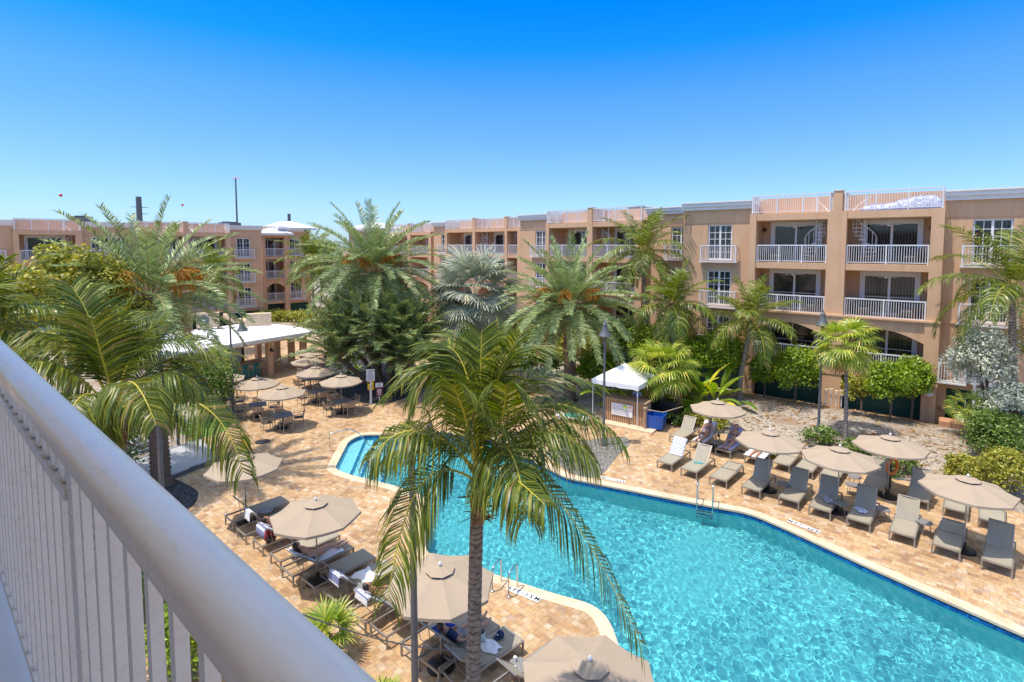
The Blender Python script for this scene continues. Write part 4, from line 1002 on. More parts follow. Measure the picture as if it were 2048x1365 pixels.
# notice signs in the mulch bed
def notice(label, px, py, Hs, panels, pole_r):
    g_ = G(px, py); t = thing('notice_sign', label, 'sign', (g_.x, g_.y, gz(g_.x, g_.y)), R(14), 'pool rule signs')
    MB().tube([(0,0.03,0),(0,0.03,Hs)], pole_r, 8).build('pole', M['rail_white'], t)
    for (w, z0, z1, m_, kind) in panels:
        pn = MB().box(-w/2,w/2,-0.02,0.0,z0,z1).build('panel', M[m_], t); mb = MB()
        if kind == 'lines':
            n_ = int((z1-z0)/0.07); 
            for i in range(n_): zz = z1-0.06-0.068*i; ww = w*(0.40 if i != 1 else 0.25); mb.box(-ww,ww,-0.024,-0.0215,zz-0.016,zz+0.016)
            mb.build('lettering', M['greyink'], pn)
        elif kind == 'bird':
            mb.ball((-0.1,-0.024,z1-0.1),0.07,0.003,0.06); mb.box(-0.02,0.14,-0.025,-0.0215,z0+0.22,z0+0.26); mb.box(-0.12,0.12,-0.024,-0.0215,z0+0.1,z0+0.13); mb.build('symbol', M['ink'], pn)
        elif kind == 'ring':
            mb.add([(0.11*math.cos(a)*k,-0.0222,z1-0.2+0.11*math.sin(a)*k) for a in np.linspace(0,6.283,20,endpoint=False) for k in (0.55,1)], [(2*i,2*i+1,(2*i+3)%40,(2*i+2)%40) for i in range(20)]); mb.box(-0.11,0.11,-0.024,-0.0215,z0+0.1,z0+0.14); mb.build('symbol', M['white'], pn)
notice('white rules sign above a yellow warning panel on a white post', 742, 808, 1.4, [(0.5,1.42,2.02,'white','lines'),(0.5,2.06,2.14,'white','plain'),(0.36,0.86,1.4,'yellow','bird')], 0.07)
notice('small white sign above a maroon ring panel on a thin post', 759, 808, 1.3, [(0.44,1.02,1.3,'white','lines'),(0.36,0.48,1.0,'maroon','ring')], 0.03)

# umbrellas
def umbrella_proto(h, rad, name, pole_m):
    t = thing('patio_umbrella', name, 'umbrella')
    mb = MB(); n = 8; vs = [(0,0,h-0.05)]; rings = 5
    for k in range(1, rings+1):
        u = k/rings
        for j in range(n*4):
            a = 2*math.pi*j/(n*4); f = abs(math.sin(a*n/2)); 
            c = math.cos(math.pi/n)/math.cos((a+math.pi/n*0) % (2*math.pi/n)-math.pi/n)
            r = rad*u*c*(1-0.02*f); z = h-0.05-0.36*(u**1.1)-0.035*f*u
            vs.append((r*math.cos(a), r*math.sin(a), z))
    m_ = n*4; fs = [(0,1+j,1+(j+1)%m_) for j in range(m_)]
    for k in range(rings-1):
        for j in range(m_): fs.append((1+k*m_+j, 1+(k+1)*m_+j, 1+(k+1)*m_+(j+1)%m_, 1+k*m_+(j+1)%m_))
    b = len(vs)
    for j in range(m_): x, y, z = vs[1+(rings-1)*m_+j]; vs.append((x*1.003, y*1.003, z-0.07))
    for j in range(m_): fs.append((1+(rings-1)*m_+j, b+j, b+(j+1)%m_, 1+(rings-1)*m_+(j+1)%m_))
    mb.add(vs, fs); cno = mb.build('canopy', M['canvas'], t)
    mb = MB(); vs = [(0,0,h+0.005)]+[(0.27*rad*math.cos(2*math.pi*j/8), 0.27*rad*math.sin(2*math.pi*j/8), h-0.085) for j in range(8)]; mb.add(vs, [(0,1+j,1+(j+1)%8) for j in range(8)]); mb.build('vent', M['canvas'], t)
    MB().tube([(0,0,0.02),(0,0,h)], 0.022, 8).build('pole', M[pole_m], t)
    MB().lathe([(0.022,h),(0.04,h+0.03),(0.035,h+0.07),(0.012,h+0.1)], 10).build('finial', M['white'], t, smooth=True)
    mb = MB()
    for j in range(8):
        a = 2*math.pi*j/8; d = Vector((math.cos(a), math.sin(a), 0)); mb.beam(Vector((0,0,h-0.09)), d*rad*0.98+Vector((0,0,h-0.45)), 0.015, 0.02); mb.beam(Vector((0,0,h-0.75)), d*rad*0.5+Vector((0,0,h-0.28)), 0.012, 0.015)
    mb.build('rib', M['alu'], t)
    MB().lathe([(0.32,0.0),(0.32,0.06),(0.26,0.10),(0.06,0.14),(0.045,0.3)], 20).build('base', M['black'], t, smooth=True)
    return t
UP = umbrella_proto(2.42, 1.26, 'x', 'alu'); DP = umbrella_proto(2.27, 1.22, 'x', 'alu')
UMB = [((1435.5,797.8),'taupe umbrella shading the two reclining women, leftmost behind the far lounger row'),
       ((1540.6,858),'taupe umbrella over the white towel lounger at the far pool side'),
       ((1680,890),'taupe umbrella in the middle of the far lounger row, in front of the fan palm'),
       ((1781,867.4),'taupe umbrella set back beside the orange life ring'),
       ((1936.6,949),'taupe umbrella at the right end of the far lounger row'),
       ((488,905),'taupe umbrella beside the hanging coconut frond at left'),
       ((630.8,995.6),'taupe umbrella above the prone man in green shorts'),
       ((879.8,1125),'large taupe umbrella behind the coconut trunk, nearest whole umbrella'),
       ((1180,1313),'taupe umbrella cut off by the bottom edge with palm shadow on it')]
UPOS = []
for i, ((px, py), lab) in enumerate(UMB):
    g_ = G(px, py, 2.5); UPOS.append(g_); rz = (0.2, 0.5, 0.1, 0.35, 0.25, 0.6, 0.15, 0.3, 0.4)[i]
    if i == 0: UP.location = (g_.x, g_.y, 0); UP.rotation_euler.z = rz; UP['label'] = lab; UP['group'] = 'lounger umbrellas'
    else: dup(UP, (g_.x, g_.y, 0), rz, lab, 'lounger umbrellas')
# dining sets
def table_proto():
    t = thing('dining_table', 'x', 'table'); mb = MB()
    for i in range(7): y = -0.42+0.12*i; mb.box(-0.45,0.45,y,y+0.11,0.70,0.73)
    mb.box(-0.45,0.45,-0.43,0.43,0.67,0.698); mb.build('tabletop', M['table_grey'], t)
    MB().lathe([(0.33,0),(0.33,0.03),(0.05,0.06),(0.04,0.67)], 14).build('pedestal', M['dark'], t)
    return t
def chair_proto():
    t = thing('dining_chair', 'x', 'chair')
    MB().box(-0.23,0.23,-0.22,0.23,0.42,0.45).build('seat', M['wood_dark'], t)
    mb = MB()
    for k in range(5): z = 0.53+0.072*k; y = 0.235+0.016*k; mb.box(-0.21,0.21,y,y+0.02,z,z+0.054)
    mb.build('backrest', M['wood_tan'], t)
    for sx in (-1,1):
        MB().beam((sx*0.235,-0.22,0),(sx*0.235,-0.22,0.63),0.03,0.03).build('leg', M['alu'], t)
        MB().tube([(sx*0.235,0.24,0),(sx*0.235,0.23,0.45),(sx*0.235,0.32,0.9)],0.017,6).build('leg', M['alu'], t)
        MB().box(sx*0.235-0.025,sx*0.235+0.025,-0.24,0.25,0.63,0.655).build('armrest', M['alu'], t)
    return t
TP, CP = table_proto(), chair_proto(); first = True
TB = [((445,742),'nearest the left lamp post'),((513.4,751.8),'behind the gooseneck lamp post'),((563.5,769),'closest to the pool steps'),((631.6,729.7),'in front of the bar corner pillar'),((681.6,746.7),'beside the rules signs'),((619,709),'just behind the bar corner'),((622,692),'second behind the bar corner'),((633,667),'farthest behind the bar')]
for i, ((px, py), where) in enumerate(TB):
    g_ = G(px, py, 2.35); rz = R(20)+0.13*i
    ul = f"taupe dining umbrella over the square table {where}"; tl = f"grey slatted square dining table {where}"
    if first: DP.location = (g_.x, g_.y, 0); DP['label'] = ul; DP['group'] = 'dining umbrellas'; TP.location = (g_.x, g_.y, 0); TP.rotation_euler.z = rz; TP['label'] = tl; TP['group'] = 'dining tables'
    else: dup(DP, (g_.x, g_.y, 0), rz, ul, 'dining umbrellas'); dup(TP, (g_.x, g_.y, 0), rz, tl, 'dining tables')
    for k, side in enumerate(('right', 'far', 'left', 'near')):
        a = rz+k*math.pi/2; rr = 0.82+0.06*math.sin(i*3+k*2); x = g_.x+rr*math.cos(a); y = g_.y+rr*math.sin(a); cz = a-math.pi/2+0.2*math.sin(i*2.3+k)
        cl = f"tan dining chair, {side} side of the table {where}"
        if first and k == 0: CP.location = (x, y, 0); CP.rotation_euler.z = cz; CP['label'] = cl; CP['group'] = 'dining chairs'
        else: dup(CP, (x, y, 0), cz, cl, 'dining chairs')
    first = False

# loungers
def lounger_proto():
    t = thing('sun_lounger', 'x', 'lounger'); L, w, h = 1.98, 0.335, 0.34
    mb = MB(); 
    for s_ in (-1,1): mb.box(s_*w-0.02,s_*w+0.02,0.0,L,h-0.045,h)
    mb.box(-w+0.02,w-0.02,0.0,0.035,h-0.044,h-0.001); mb.box(-w+0.02,w-0.02,L-0.035,L,h-0.044,h-0.001); mb.box(-w+0.02,w-0.02,1.16,1.19,h-0.05,h-0.02)
    mb.build('frame', M['alu'], t)
    for s_ in (-1,1):
        for y in (0.03,L-0.03): MB().box(s_*w-0.021,s_*w+0.021,y-0.021,y+0.021,0,h-0.046).build('leg', M['alu'], t)
    mb = MB(); nx, ny = 5, 9; vs = []
    for j in range(ny):
        for i in range(nx): u = i/(nx-1)*2-1; v = j/(ny-1); vs.append((u*(w-0.02), 0.03+v*1.15, h+0.012-0.035*(1-u*u)*math.sin(math.pi*min(v*1.3+0.1,1))))
    mb.add(vs, [(j*nx+i,j*nx+i+1,(j+1)*nx+i+1,(j+1)*nx+i) for j in range(ny-1) for i in range(nx-1)]); mb.build('seat', M['sling'], t, smooth='all')
    mb = MB(); vs = []
    for j in range(6):
        for i in range(nx): u = i/(nx-1)*2-1; v = j/5; vs.append((u*(w-0.05), v*0.78, 0.01-0.03*(1-u*u)))
    mb.add(vs, [(j*nx+i,j*nx+i+1,(j+1)*nx+i+1,(j+1)*nx+i) for j in range(5) for i in range(nx-1)])
    for s_ in (-1,1): mb.box(s_*(w-0.04)-0.015,s_*(w-0.04)+0.015,0,0.79,-0.012,0.02, 1)
    mb.box(-w+0.056,w-0.056,0.765,0.79,-0.011,0.019, 1); mb.box(-w+0.056,w-0.056,0.0,0.02,-0.011,0.019, 1)
    b_ = mb.build('backrest', [M['sling'], M['alu']], t); b_.location = (0,1.2,h+0.01)
    p_ = MB().tube([(-0.2,0,0),(-0.2,0,-0.42),(0.2,0,-0.42),(0.2,0,0)],0.01,6).build('prop', M['alu'], t)
    return t
LP = lounger_proto(); lfirst = True; LN = {}
def lounger(key, foot, rz, back, label, grp):
    global lfirst
    if lfirst: t = LP; t.location = (foot[0], foot[1], 0); t.rotation_euler.z = rz; t['label'] = label; t['group'] = grp; lfirst = False
    else: t = dup(LP, (foot[0], foot[1], 0), rz, label, grp)
    for c in t.children:
        if c.name.startswith('backrest'): c.rotation_euler.x = R(back)
        if c.name.startswith('prop'):
            c.location = (0, 1.2+0.55*math.cos(R(back)), 0.33+0.55*math.sin(R(back))); c.rotation_euler.x = R(-8); c.scale = (1,1,max(0.05,(0.10+0.55*math.sin(R(back)))/0.42)); c.hide_render = back < 8
    LN[key] = (t, back); return t
def foot_mid(L, Rr): a, b = G(*L), G(*Rr); return ((a.x+b.x)/2, (a.y+b.y)/2)
H48 = R(48-90)
RL = [('R1',(1338.5,885.2),None,52,'taupe lounger with raised back beside the blue bin'),
 ('R2',(1379.8,896),None,55,'lounger under the left reclining woman in a black swimsuit'),
 ('R3',(1430.7,911.6),(1460,919.4),55,'lounger under the right reclining woman on a patterned towel'),
 ('R4',(1314.7,936),(1342,945.8),52,'lounger draped with a white striped towel over its back'),
 ('R5',(1361.6,952.7),(1392,960.5),50,'lounger with a bright blue cloth on its seat'),
 ('R6',(1419,970.3),(1451.6,978.2),3,'flat empty taupe lounger behind the pool ladder'),
 ('R7',(1482.9,989.8),(1519,1000.6),62,'shaded lounger in front of the white towel lounger'),
 ('R8',(1556.6,1011.3),(1596.3,1023),58,'half shaded empty lounger between two round side tables, middle of the row'),
 ('R9',(1618,1030.4),(1659,1043),60,'shaded lounger with a grey bag on its seat'),
 ('R10',(1693,1054.2),(1738.9,1067.9),60,'shaded lounger with a crumpled lilac towel on its seat'),
 ('R11',(1777.7,1081.6),(1828.5,1096.5),58,'fully sunlit lounger with raised back in the front row'),
 ('R12',(1863.7,1107.7),(1918,1126),8,'shaded nearly flat lounger left of the right end umbrella pole'),
 ('R13',(1961.8,1139.6),(2023.6,1159.6),58,'shaded lounger at the right end of the front row'),
 ('R14',(1489.3,927.2),None,2,'flat lounger covered with a white towel under the prone sunbather'),
 ('R15',(1544.5,940),(1577.4,946.8),30,'sunlit back-row lounger right of the prone sunbather'),
 ('R16',(1589,951.5),(1623.7,961.5),25,'sunlit back-row lounger behind the middle umbrella'),
 ('R17',(1639,965),(1675.5,975),5,'sunlit flat back-row lounger under the middle umbrella rim'),
 ('R18',(1726,985),(1765.8,996.4),55,'dark shaded back-row lounger beside the orange life ring'),
 ('R19',(1812,1012),(1853.4,1023.6),60,'dark shaded back-row lounger with steep back right of the set-back umbrella pole'),
 ('R20',(1886,1033),(1933.9,1045.5),8,'sunlit back-row lounger half under the right end umbrella'),
 ('R21',(1957.6,1055.4),(2008,1070),8,'sunlit back-row lounger at the far right end')]
for key, l, r_, back, lab in RL:
    if r_: f = foot_mid(l, r_)
    else: a = G(*l); f = (a.x+0.335*math.cos(H48), a.y+0.335*math.sin(H48))
    lounger(key, f, H48+{'R3':-0.03,'R12':-0.05,'R13':-0.05,'R4':0.02}.get(key,0), back, lab, 'taupe loungers on the far pool side')
# near-left loungers: the head end is towards the camera
LL = [('LA',(448.8,1049.4),(466,1064.8),50,'lounger under the leftmost near umbrella with its back raised'),
 ('LB',(472.5,1075.8),(491.8,1091),50,'raised-back lounger over a black umbrella base at left'),
 ('LC',(505,1098),(525,1115),38,'lounger carrying the prone man in green shorts'),
 ('LD',(538.4,1127.4),(562,1146),50,'empty shaded lounger right of the prone man'),
 ('LE',(563,1157),(585,1176),40,'lounger under the dark-haired woman with bent knees'),
 ('LF',(602,1181),(630,1198),50,'lounger frame over a round black umbrella base beside the dark-haired woman'),
 ('LG',(643,1207),(675,1226),42,'lounger with white towels over its back and seat'),
 ('LH',(695.9,1247.4),(733.4,1271.5),40,'lounger with a striped towel and a reclining arm under the large umbrella'),
 ('LI',(737,1274),(775,1301),48,'lounger frame directly left of the dark lamp post'),
 ('LJ',(797,1317),(841,1341),48,'lounger with blue and red clothing right of the dark lamp post'),
 ('LK',(834.5,1343),(878.5,1374),48,'lounger of the person in a navy shirt behind the coconut trunk')]
for key, l, r_, back, lab in LL:
    a, b = G(*l), G(*r_); m_ = (a+b)/2; rz = R(48-90); d = Vector((math.cos(rz+math.pi/2), math.sin(rz+math.pi/2)))
    # head end at m_, foot towards the pool
    lounger(key, (m_.x+d.x*1.98, m_.y+d.y*1.98), rz+math.pi, back, lab, 'taupe loungers on the near pool side')
g_ = G(1012, 1300); lounger('LL', (g_.x+0.2, g_.y+0.12), R(48-90)+math.pi-0.1, 36, 'lounger with white clothes and a navy cap, right of the coconut trunk', 'taupe loungers on the near pool side')
g_ = G(1122, 1316); lounger('LM', (g_.x+0.05, g_.y-0.1), R(48-90)+math.pi-0.1, 40, 'lounger mostly hidden under the bottom edge umbrella', 'taupe loungers on the near pool side')
# round side tables
def side_table():
    t = thing('side_table', 'x', 'side table'); mb = MB()
    for i in range(7):
        x = -0.215+0.0717*i; c = math.sqrt(max(0.23**2-(abs(x)-0.0)**2, 0.004)); mb.box(x-0.031,x+0.031,-c,c,0.415,0.432)
    mb.lathe([(0.235,0.398),(0.24,0.41),(0.22,0.414)],20); mb.build('tabletop', M['table_grey'], t)
    for k in range(3):
        a = k*2.094+0.4; MB().tube([(0.19*math.cos(a),0.19*math.sin(a),0.4),(0.22*math.cos(a),0.22*math.sin(a),0)],0.012,6).build('leg', M['alu'], t)
    return t
ST = side_table()
for i, ((px, py), lab) in enumerate([((1567,967),'round grey side table right of the shaded front-row lounger'),((1681,1006),'round grey side table between the grey bag lounger and lilac towel lounger'),((1709,953),'round grey side table behind the lilac towel lounger, upper of two'),((1704,968),'round grey side table behind the lilac towel lounger, lower of two'),((1765,1017),'round grey side table left of the sunlit front-row lounger'),((1848,1043),'round side table right of the sunlit front-row lounger, half in shade'),((1389,858),'small round table beside the leftmost back lounger near the blue bin'),((1433,884),'small round table with bottles between the two reclining women'),((531.8,1019.8),'round side table under the leftmost near umbrella'),((672.5,1147),'round side table behind the white towel lounger'),((724.6,1175),'light round side table half under the hanging palm frond'),((1037,1330),'round slatted side table with a glass and tissue at the bottom edge')]):
    g_ = G(px, py, 0.43)
    if i == 0: ST.location = (g_.x, g_.y, 0); ST['label'] = lab; ST['group'] = 'round side tables'
    else: dup(ST, (g_.x, g_.y, 0), 0.3*i, lab, 'round side tables')
# life ring on its stand, rope line, meters
g_ = G(1778,985); t = thing('life_ring_stand', 'dark post carrying an orange life ring beside the set-back umbrella', 'life ring', (g_.x+0.2, g_.y+0.3, 0), 0.4)
MB().box(-0.05,0.05,-0.05,0.05,0,1.35).build('post', M['dark'], t)
pts = [(0.3*math.cos(a),-0.1,0.95+0.3*math.sin(a)) for a in np.linspace(0,2*math.pi,25)]
MB().tube(pts,0.06,8,cap=False).build('life_ring', M['orange'], t, smooth='all'); MB().tube([(0.4*math.cos(a),-0.13,0.95+0.42*math.sin(a)) for a in np.linspace(0.4,2.6,9)],0.012,5).build('rope', M['white'], t)
a, b = G(1846,893,0.45), G(1982,894,0.5); o = MB().tube([(a+(b-a)*k/8)+Vector((0,0,-0.05*math.sin(math.pi*k/8))) for k in range(9)],0.018,5).build('yellow_rope', M['yellow']); tag(o, 'yellow rope strung low across the gravel at right', 'rope')
a, b = G(1790,958,0.3), G(1850,965,0.3); o = MB().tube([a,b],0.025,5).build('white_pipe', M['rail_white']); tag(o, 'white pipe lying along the garden edge behind the dark lounger', 'pipe')
p = D(1652,800,30.2); t = thing('utility_meter', 'group of cream utility meters on pipes beside the tower pillar', 'utility meter', (p.x, p.y, 0.6), rot1)
for k in range(4):
    MB().tube([(0.25*k,0,0),(0.25*k,0,0.7)],0.03,6).build('pipe', M['rail_white'], t); MB().box(0.25*k-0.1,0.25*k+0.1,-0.1,0.08,0.7,0.92+0.06*(k%2)).build('meter_box', M['coping'], t)
p = D(1503,775,32.4); o = MB().box(-0.15,0.15,-0.06,0.06,0,0.55).build('electric_box', M['cornice']); o.location = (p.x, p.y-0.2, 1.6); tag(o, 'small white electric box on the pillar behind the leaning palm', 'electric box')
# ================================================================ vegetation
def nrm(a): return a/np.maximum(np.linalg.norm(a, axis=-1, keepdims=True), 1e-9)
ZUP = np.array([0,0,1.0])
class Leafage:
    def __init__(s): s.V = []; s.Q = []; s.M = []; s.n = 0
    def add(s, V, Q, mi):
        s.V.append(V); s.Q.append(Q+s.n); s.M.append(np.full(len(Q), mi, np.int32)); s.n += len(V)
    def build(s, name, mats, parent): return npmesh(name, np.concatenate(s.V), np.concatenate(s.Q), mats, parent, np.concatenate(s.M))
def bez(p, n=16):
    p = [np.array(q, float) for q in p]; t = np.linspace(0, 1, n)[:,None]
    if len(p) == 3: return p[0]*(1-t)**2+2*p[1]*t*(1-t)+p[2]*t*t
    return p[0]*(1-t)**3+3*p[1]*t*(1-t)**2+3*p[2]*t*t*(1-t)+p[3]*t**3
def through(a, m, b, n=16):
    a, m, b = (np.array(q, float) for q in (a, m, b)); return bez((a, 2*m-(a+b)/2, b), n)
def arc(base, az, el, L, droop, n=14, power=1.4):
    pts = [np.array(base, float)]; ds = L/(n-1)
    for k in range(1, n):
        e = el-droop*(k/(n-1))**power
        pts.append(pts[-1]+ds*np.array([math.cos(az)*math.cos(e), math.sin(az)*math.cos(e), math.sin(e)]))
    return np.array(pts)
def frond(lf, pts, rg, n=60, L=0.6, w=0.035, hang=0.5, lift=0.25, fwd=(0.25,0.95), start=0.14, rib=0.03, mi=(0,1), jit=0.10, tipk=0.45):
    k = len(pts); u = np.linspace(0, 1, k); T = nrm(np.gradient(pts, axis=0))
    # rib: three-sided taper
    S = nrm(np.cross(T, ZUP)+1e-6); U = np.cross(S, T); r = (rib*(1-0.85*u))[:,None]
    V = np.concatenate([pts+S*r, pts+U*r*0.7, pts-S*r, pts-U*r*0.5]); Q = []
    for a in range(4):
        b = (a+1) % 4
        for i in range(k-1): Q.append((a*k+i, b*k+i, b*k+i+1, a*k+i+1))
    lf.add(V, np.array(Q), mi[1])
    t = np.linspace(start, 0.995, n)
    for side in (-1, 1):
        tt = np.clip(t+rg.uniform(-.4,.4,n)/n, start, 0.995)
        p = np.stack([np.interp(tt, u, pts[:,i]) for i in range(3)], 1); Tt = nrm(np.stack([np.interp(tt, u, T[:,i]) for i in range(3)], 1))
        Ss = nrm(np.cross(Tt, ZUP)+1e-6)*side; Nn = np.cross(Ss, Tt)*side
        f = fwd[0]+(fwd[1]-fwd[0])*tt
        ln = L*(np.clip((tt-start)/0.18, 0, 1)*0.55+0.45)*(1-(1-tipk)*np.clip((tt-0.45)/0.55, 0, 1)**1.3)*rg.uniform(0.85,1.12,n)
        d = nrm(Ss+Tt*f[:,None]+Nn*lift+rg.normal(0, jit, (n,3)))
        lnc = ln[:,None]; hg = hang*rg.uniform(0.7,1.3,(n,1))
        p1 = p+d*lnc*0.35; d2 = nrm(d-ZUP*hg*0.8); p2 = p1+d2*lnc*0.35; d3 = nrm(d2-ZUP*hg*1.1); p3 = p2+d3*lnc*0.30
        wv = nrm(Tt-d*np.sum(Tt*d,1,keepdims=True)+rg.normal(0,0.25,(n,3)))*w/2
        V = np.stack([p-wv*0.5, p+wv*0.5, p1-wv, p1+wv, p2-wv*0.8, p2+wv*0.8, p3-wv*0.08, p3+wv*0.08], 1).reshape(-1,3)
        b = np.arange(n)[:,None]*8; Q = np.concatenate([b+np.array(q) for q in ((0,1,3,2),(2,3,5,4),(4,5,7,6))])
        lf.add(V, Q, mi[0])
def fan_leaf(lf, c, d, up, rg, r=0.6, blades=22, spread=2.1, w=0.06, droop=0.35, mi=0, fold=0.25, split=0.45):
    """costapalmate leaf: blades joined to about half, tips free and drooping"""
    d = nrm(np.array(d, float)); up = np.array(up, float); s = nrm(np.cross(d, up)); nn = np.cross(s, d)
    an = np.linspace(-spread, spread, blades); 
    for i, a in enumerate(an):
        dv = d*math.cos(a)+s*math.sin(a); ln = r*(0.78+0.22*math.cos(a*0.8))*rg.uniform(0.92,1.06)
        sd = -d*math.sin(a)+s*math.cos(a); hw = max(w/2, 0.0)
        p0 = c; p1 = c+dv*ln*split+nn*fold*ln*0.15; p2 = p1+nrm(dv-ZUP*droop*rg.uniform(.6,1.4))*ln*(1-split)*0.55; p3 = p2+nrm(dv-ZUP*droop*2.2*rg.uniform(.6,1.4))*ln*(1-split)*0.45
        g = 2*spread/blades*ln*split*0.9*0.5
        k = nn*0.25*g*(1 if i % 2 else -1)
        V = np.array([p0-sd*0.01, p0+sd*0.01, p1-sd*g+k, p1+sd*g-k, p2-sd*hw*0.8, p2+sd*hw*0.8, p3-sd*hw*0.1, p3+sd*hw*0.1])
        lf.add(V, np.array([(0,1,3,2),(2,3,5,4),(4,5,7,6)]), mi)
def trunk(parent, pts, r0, r1, mat_, ring=0.10, amp=0.06, n=14, name='trunk', flare=1.35, seed=0):
    pts = np.array(pts, float); seg = np.linalg.norm(np.diff(pts, axis=0), axis=1); s = np.concatenate([[0], np.cumsum(seg)]); L = s[-1]
    m_ = max(8, int(L/ring*2)); q = np.linspace(0, L, m_); rg = np.random.default_rng(seed)
    P = np.stack([np.interp(q, s, pts[:,i]) for i in range(3)], 1)
    rad = r0+(r1-r0)*(q/L); rad = rad*(1+(flare-1)*np.clip(1-q/0.5, 0, 1)**2); rad = rad*(1+amp*np.where(np.arange(m_)%2, 1, -1)*rg.uniform(0.5,1.3,m_))
    mb = MB(); mb.tube([tuple(p) for p in P], list(rad), n); return mb.build(name, mat_, parent, smooth='all')
def boots(parent, c, r, h, mat_, seed, n=26, name='fibre_sheath'):
    """torn brown fibre and old leaf bases round the crown foot"""
    rg = np.random.default_rng(seed); lf = Leafage(); c = np.array(c)
    mb = MB(); mb.lathe([(r*0.85,-h*0.55),(r*1.25,-h*0.2),(r*1.45,h*0.15),(r*0.9,h*0.6)], 12, tuple(c))
    for _ in range(n):
        a = rg.random()*6.283; z = rg.uniform(-h*0.5,h*0.4); d = np.array([math.cos(a), math.sin(a), 0]); p = c+d*r*1.1+ZUP*z
        l = rg.uniform(0.25,0.6)*h; tip = p+d*l*rg.uniform(0.3,0.9)+ZUP*l*rg.uniform(-0.6,0.7); sd = np.array([-d[1], d[0], 0])*r*rg.uniform(.2,.5)
        mb.add([tuple(p-sd), tuple(p+sd), tuple(tip+sd*0.3), tuple(tip-sd*0.3)], [(0,1,2,3)])
    return mb.build(name, mat_, parent)
def palm_thing(name, label, base, group='palms round the pool'):
    return thing(name, label, 'palm tree', (base[0], base[1], base[2]), 0, group)
def tree_base(x, y): return (x, y, gz(x, y)-0.05)

def coconut(label, base, crown, L, seed, n=22, leaf=0.75, nleaf=44, w=0.045, mats=None, r0=0.16, r1=0.11, bend=0.0, el=(-0.55,1.5), droop=(0.3,1.45), wind=0.0, bark='bark_grey', nuts=True, name='coconut_palm'):
    rg = np.random.default_rng(seed); t = palm_thing(name, label, base); b = np.array(base); c = np.array(crown)-b
    pts = bez([(0,0,0), (c[0]*0.2-bend, c[1]*0.2, c[2]*0.35), (c[0]*0.9-bend*0.5, c[1]*0.9, c[2]*0.7), c], 12)
    trunk(t, pts, r0, r1, M[bark], 0.14, 0.05, 12, seed=seed)
    boots(t, c-np.array([0,0,0.05]), r1*1.1, 0.55, M['fibre'], seed, 20)
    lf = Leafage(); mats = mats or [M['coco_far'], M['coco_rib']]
    for i in range(n):
        u = i/(n-1); az = i*2.39996+rg.uniform(-.2,.2); e = el[1]+(el[0]-el[1])*u+rg.uniform(-.1,.1)
        dr = droop[0]+(droop[1]-droop[0])*math.cos(e)*rg.uniform(.8,1.15); l = L*rg.uniform(.86,1.08)*(0.8 if e > 1.2 else 1)
        p = arc(c+np.array([0.06*math.cos(az),0.06*math.sin(az),0.05]), az, e, l, dr, 14)
        if wind: p[:,0] += wind*np.linspace(0,1,14)**2
        frond(lf, p, rg, nleaf, leaf, w, hang=0.9 if e < 0.7 else 0.3, lift=0.2, rib=0.028)
    lf.build('crown', mats, t)
    if nuts:
        mb = MB(); mb.ball((c[0],c[1],c[2]-0.12), 0.2, 0.2, 0.2, 8, 6)
        for _ in range(7): a = rg.random()*6.28; mb.ball((c[0]+0.22*math.cos(a), c[1]+0.22*math.sin(a), c[2]-rg.uniform(0,.25)), 0.09, 0.09, 0.11, 7, 5)
        mb.build('coconut_cluster', M['bush_yellow'], t)
    return t
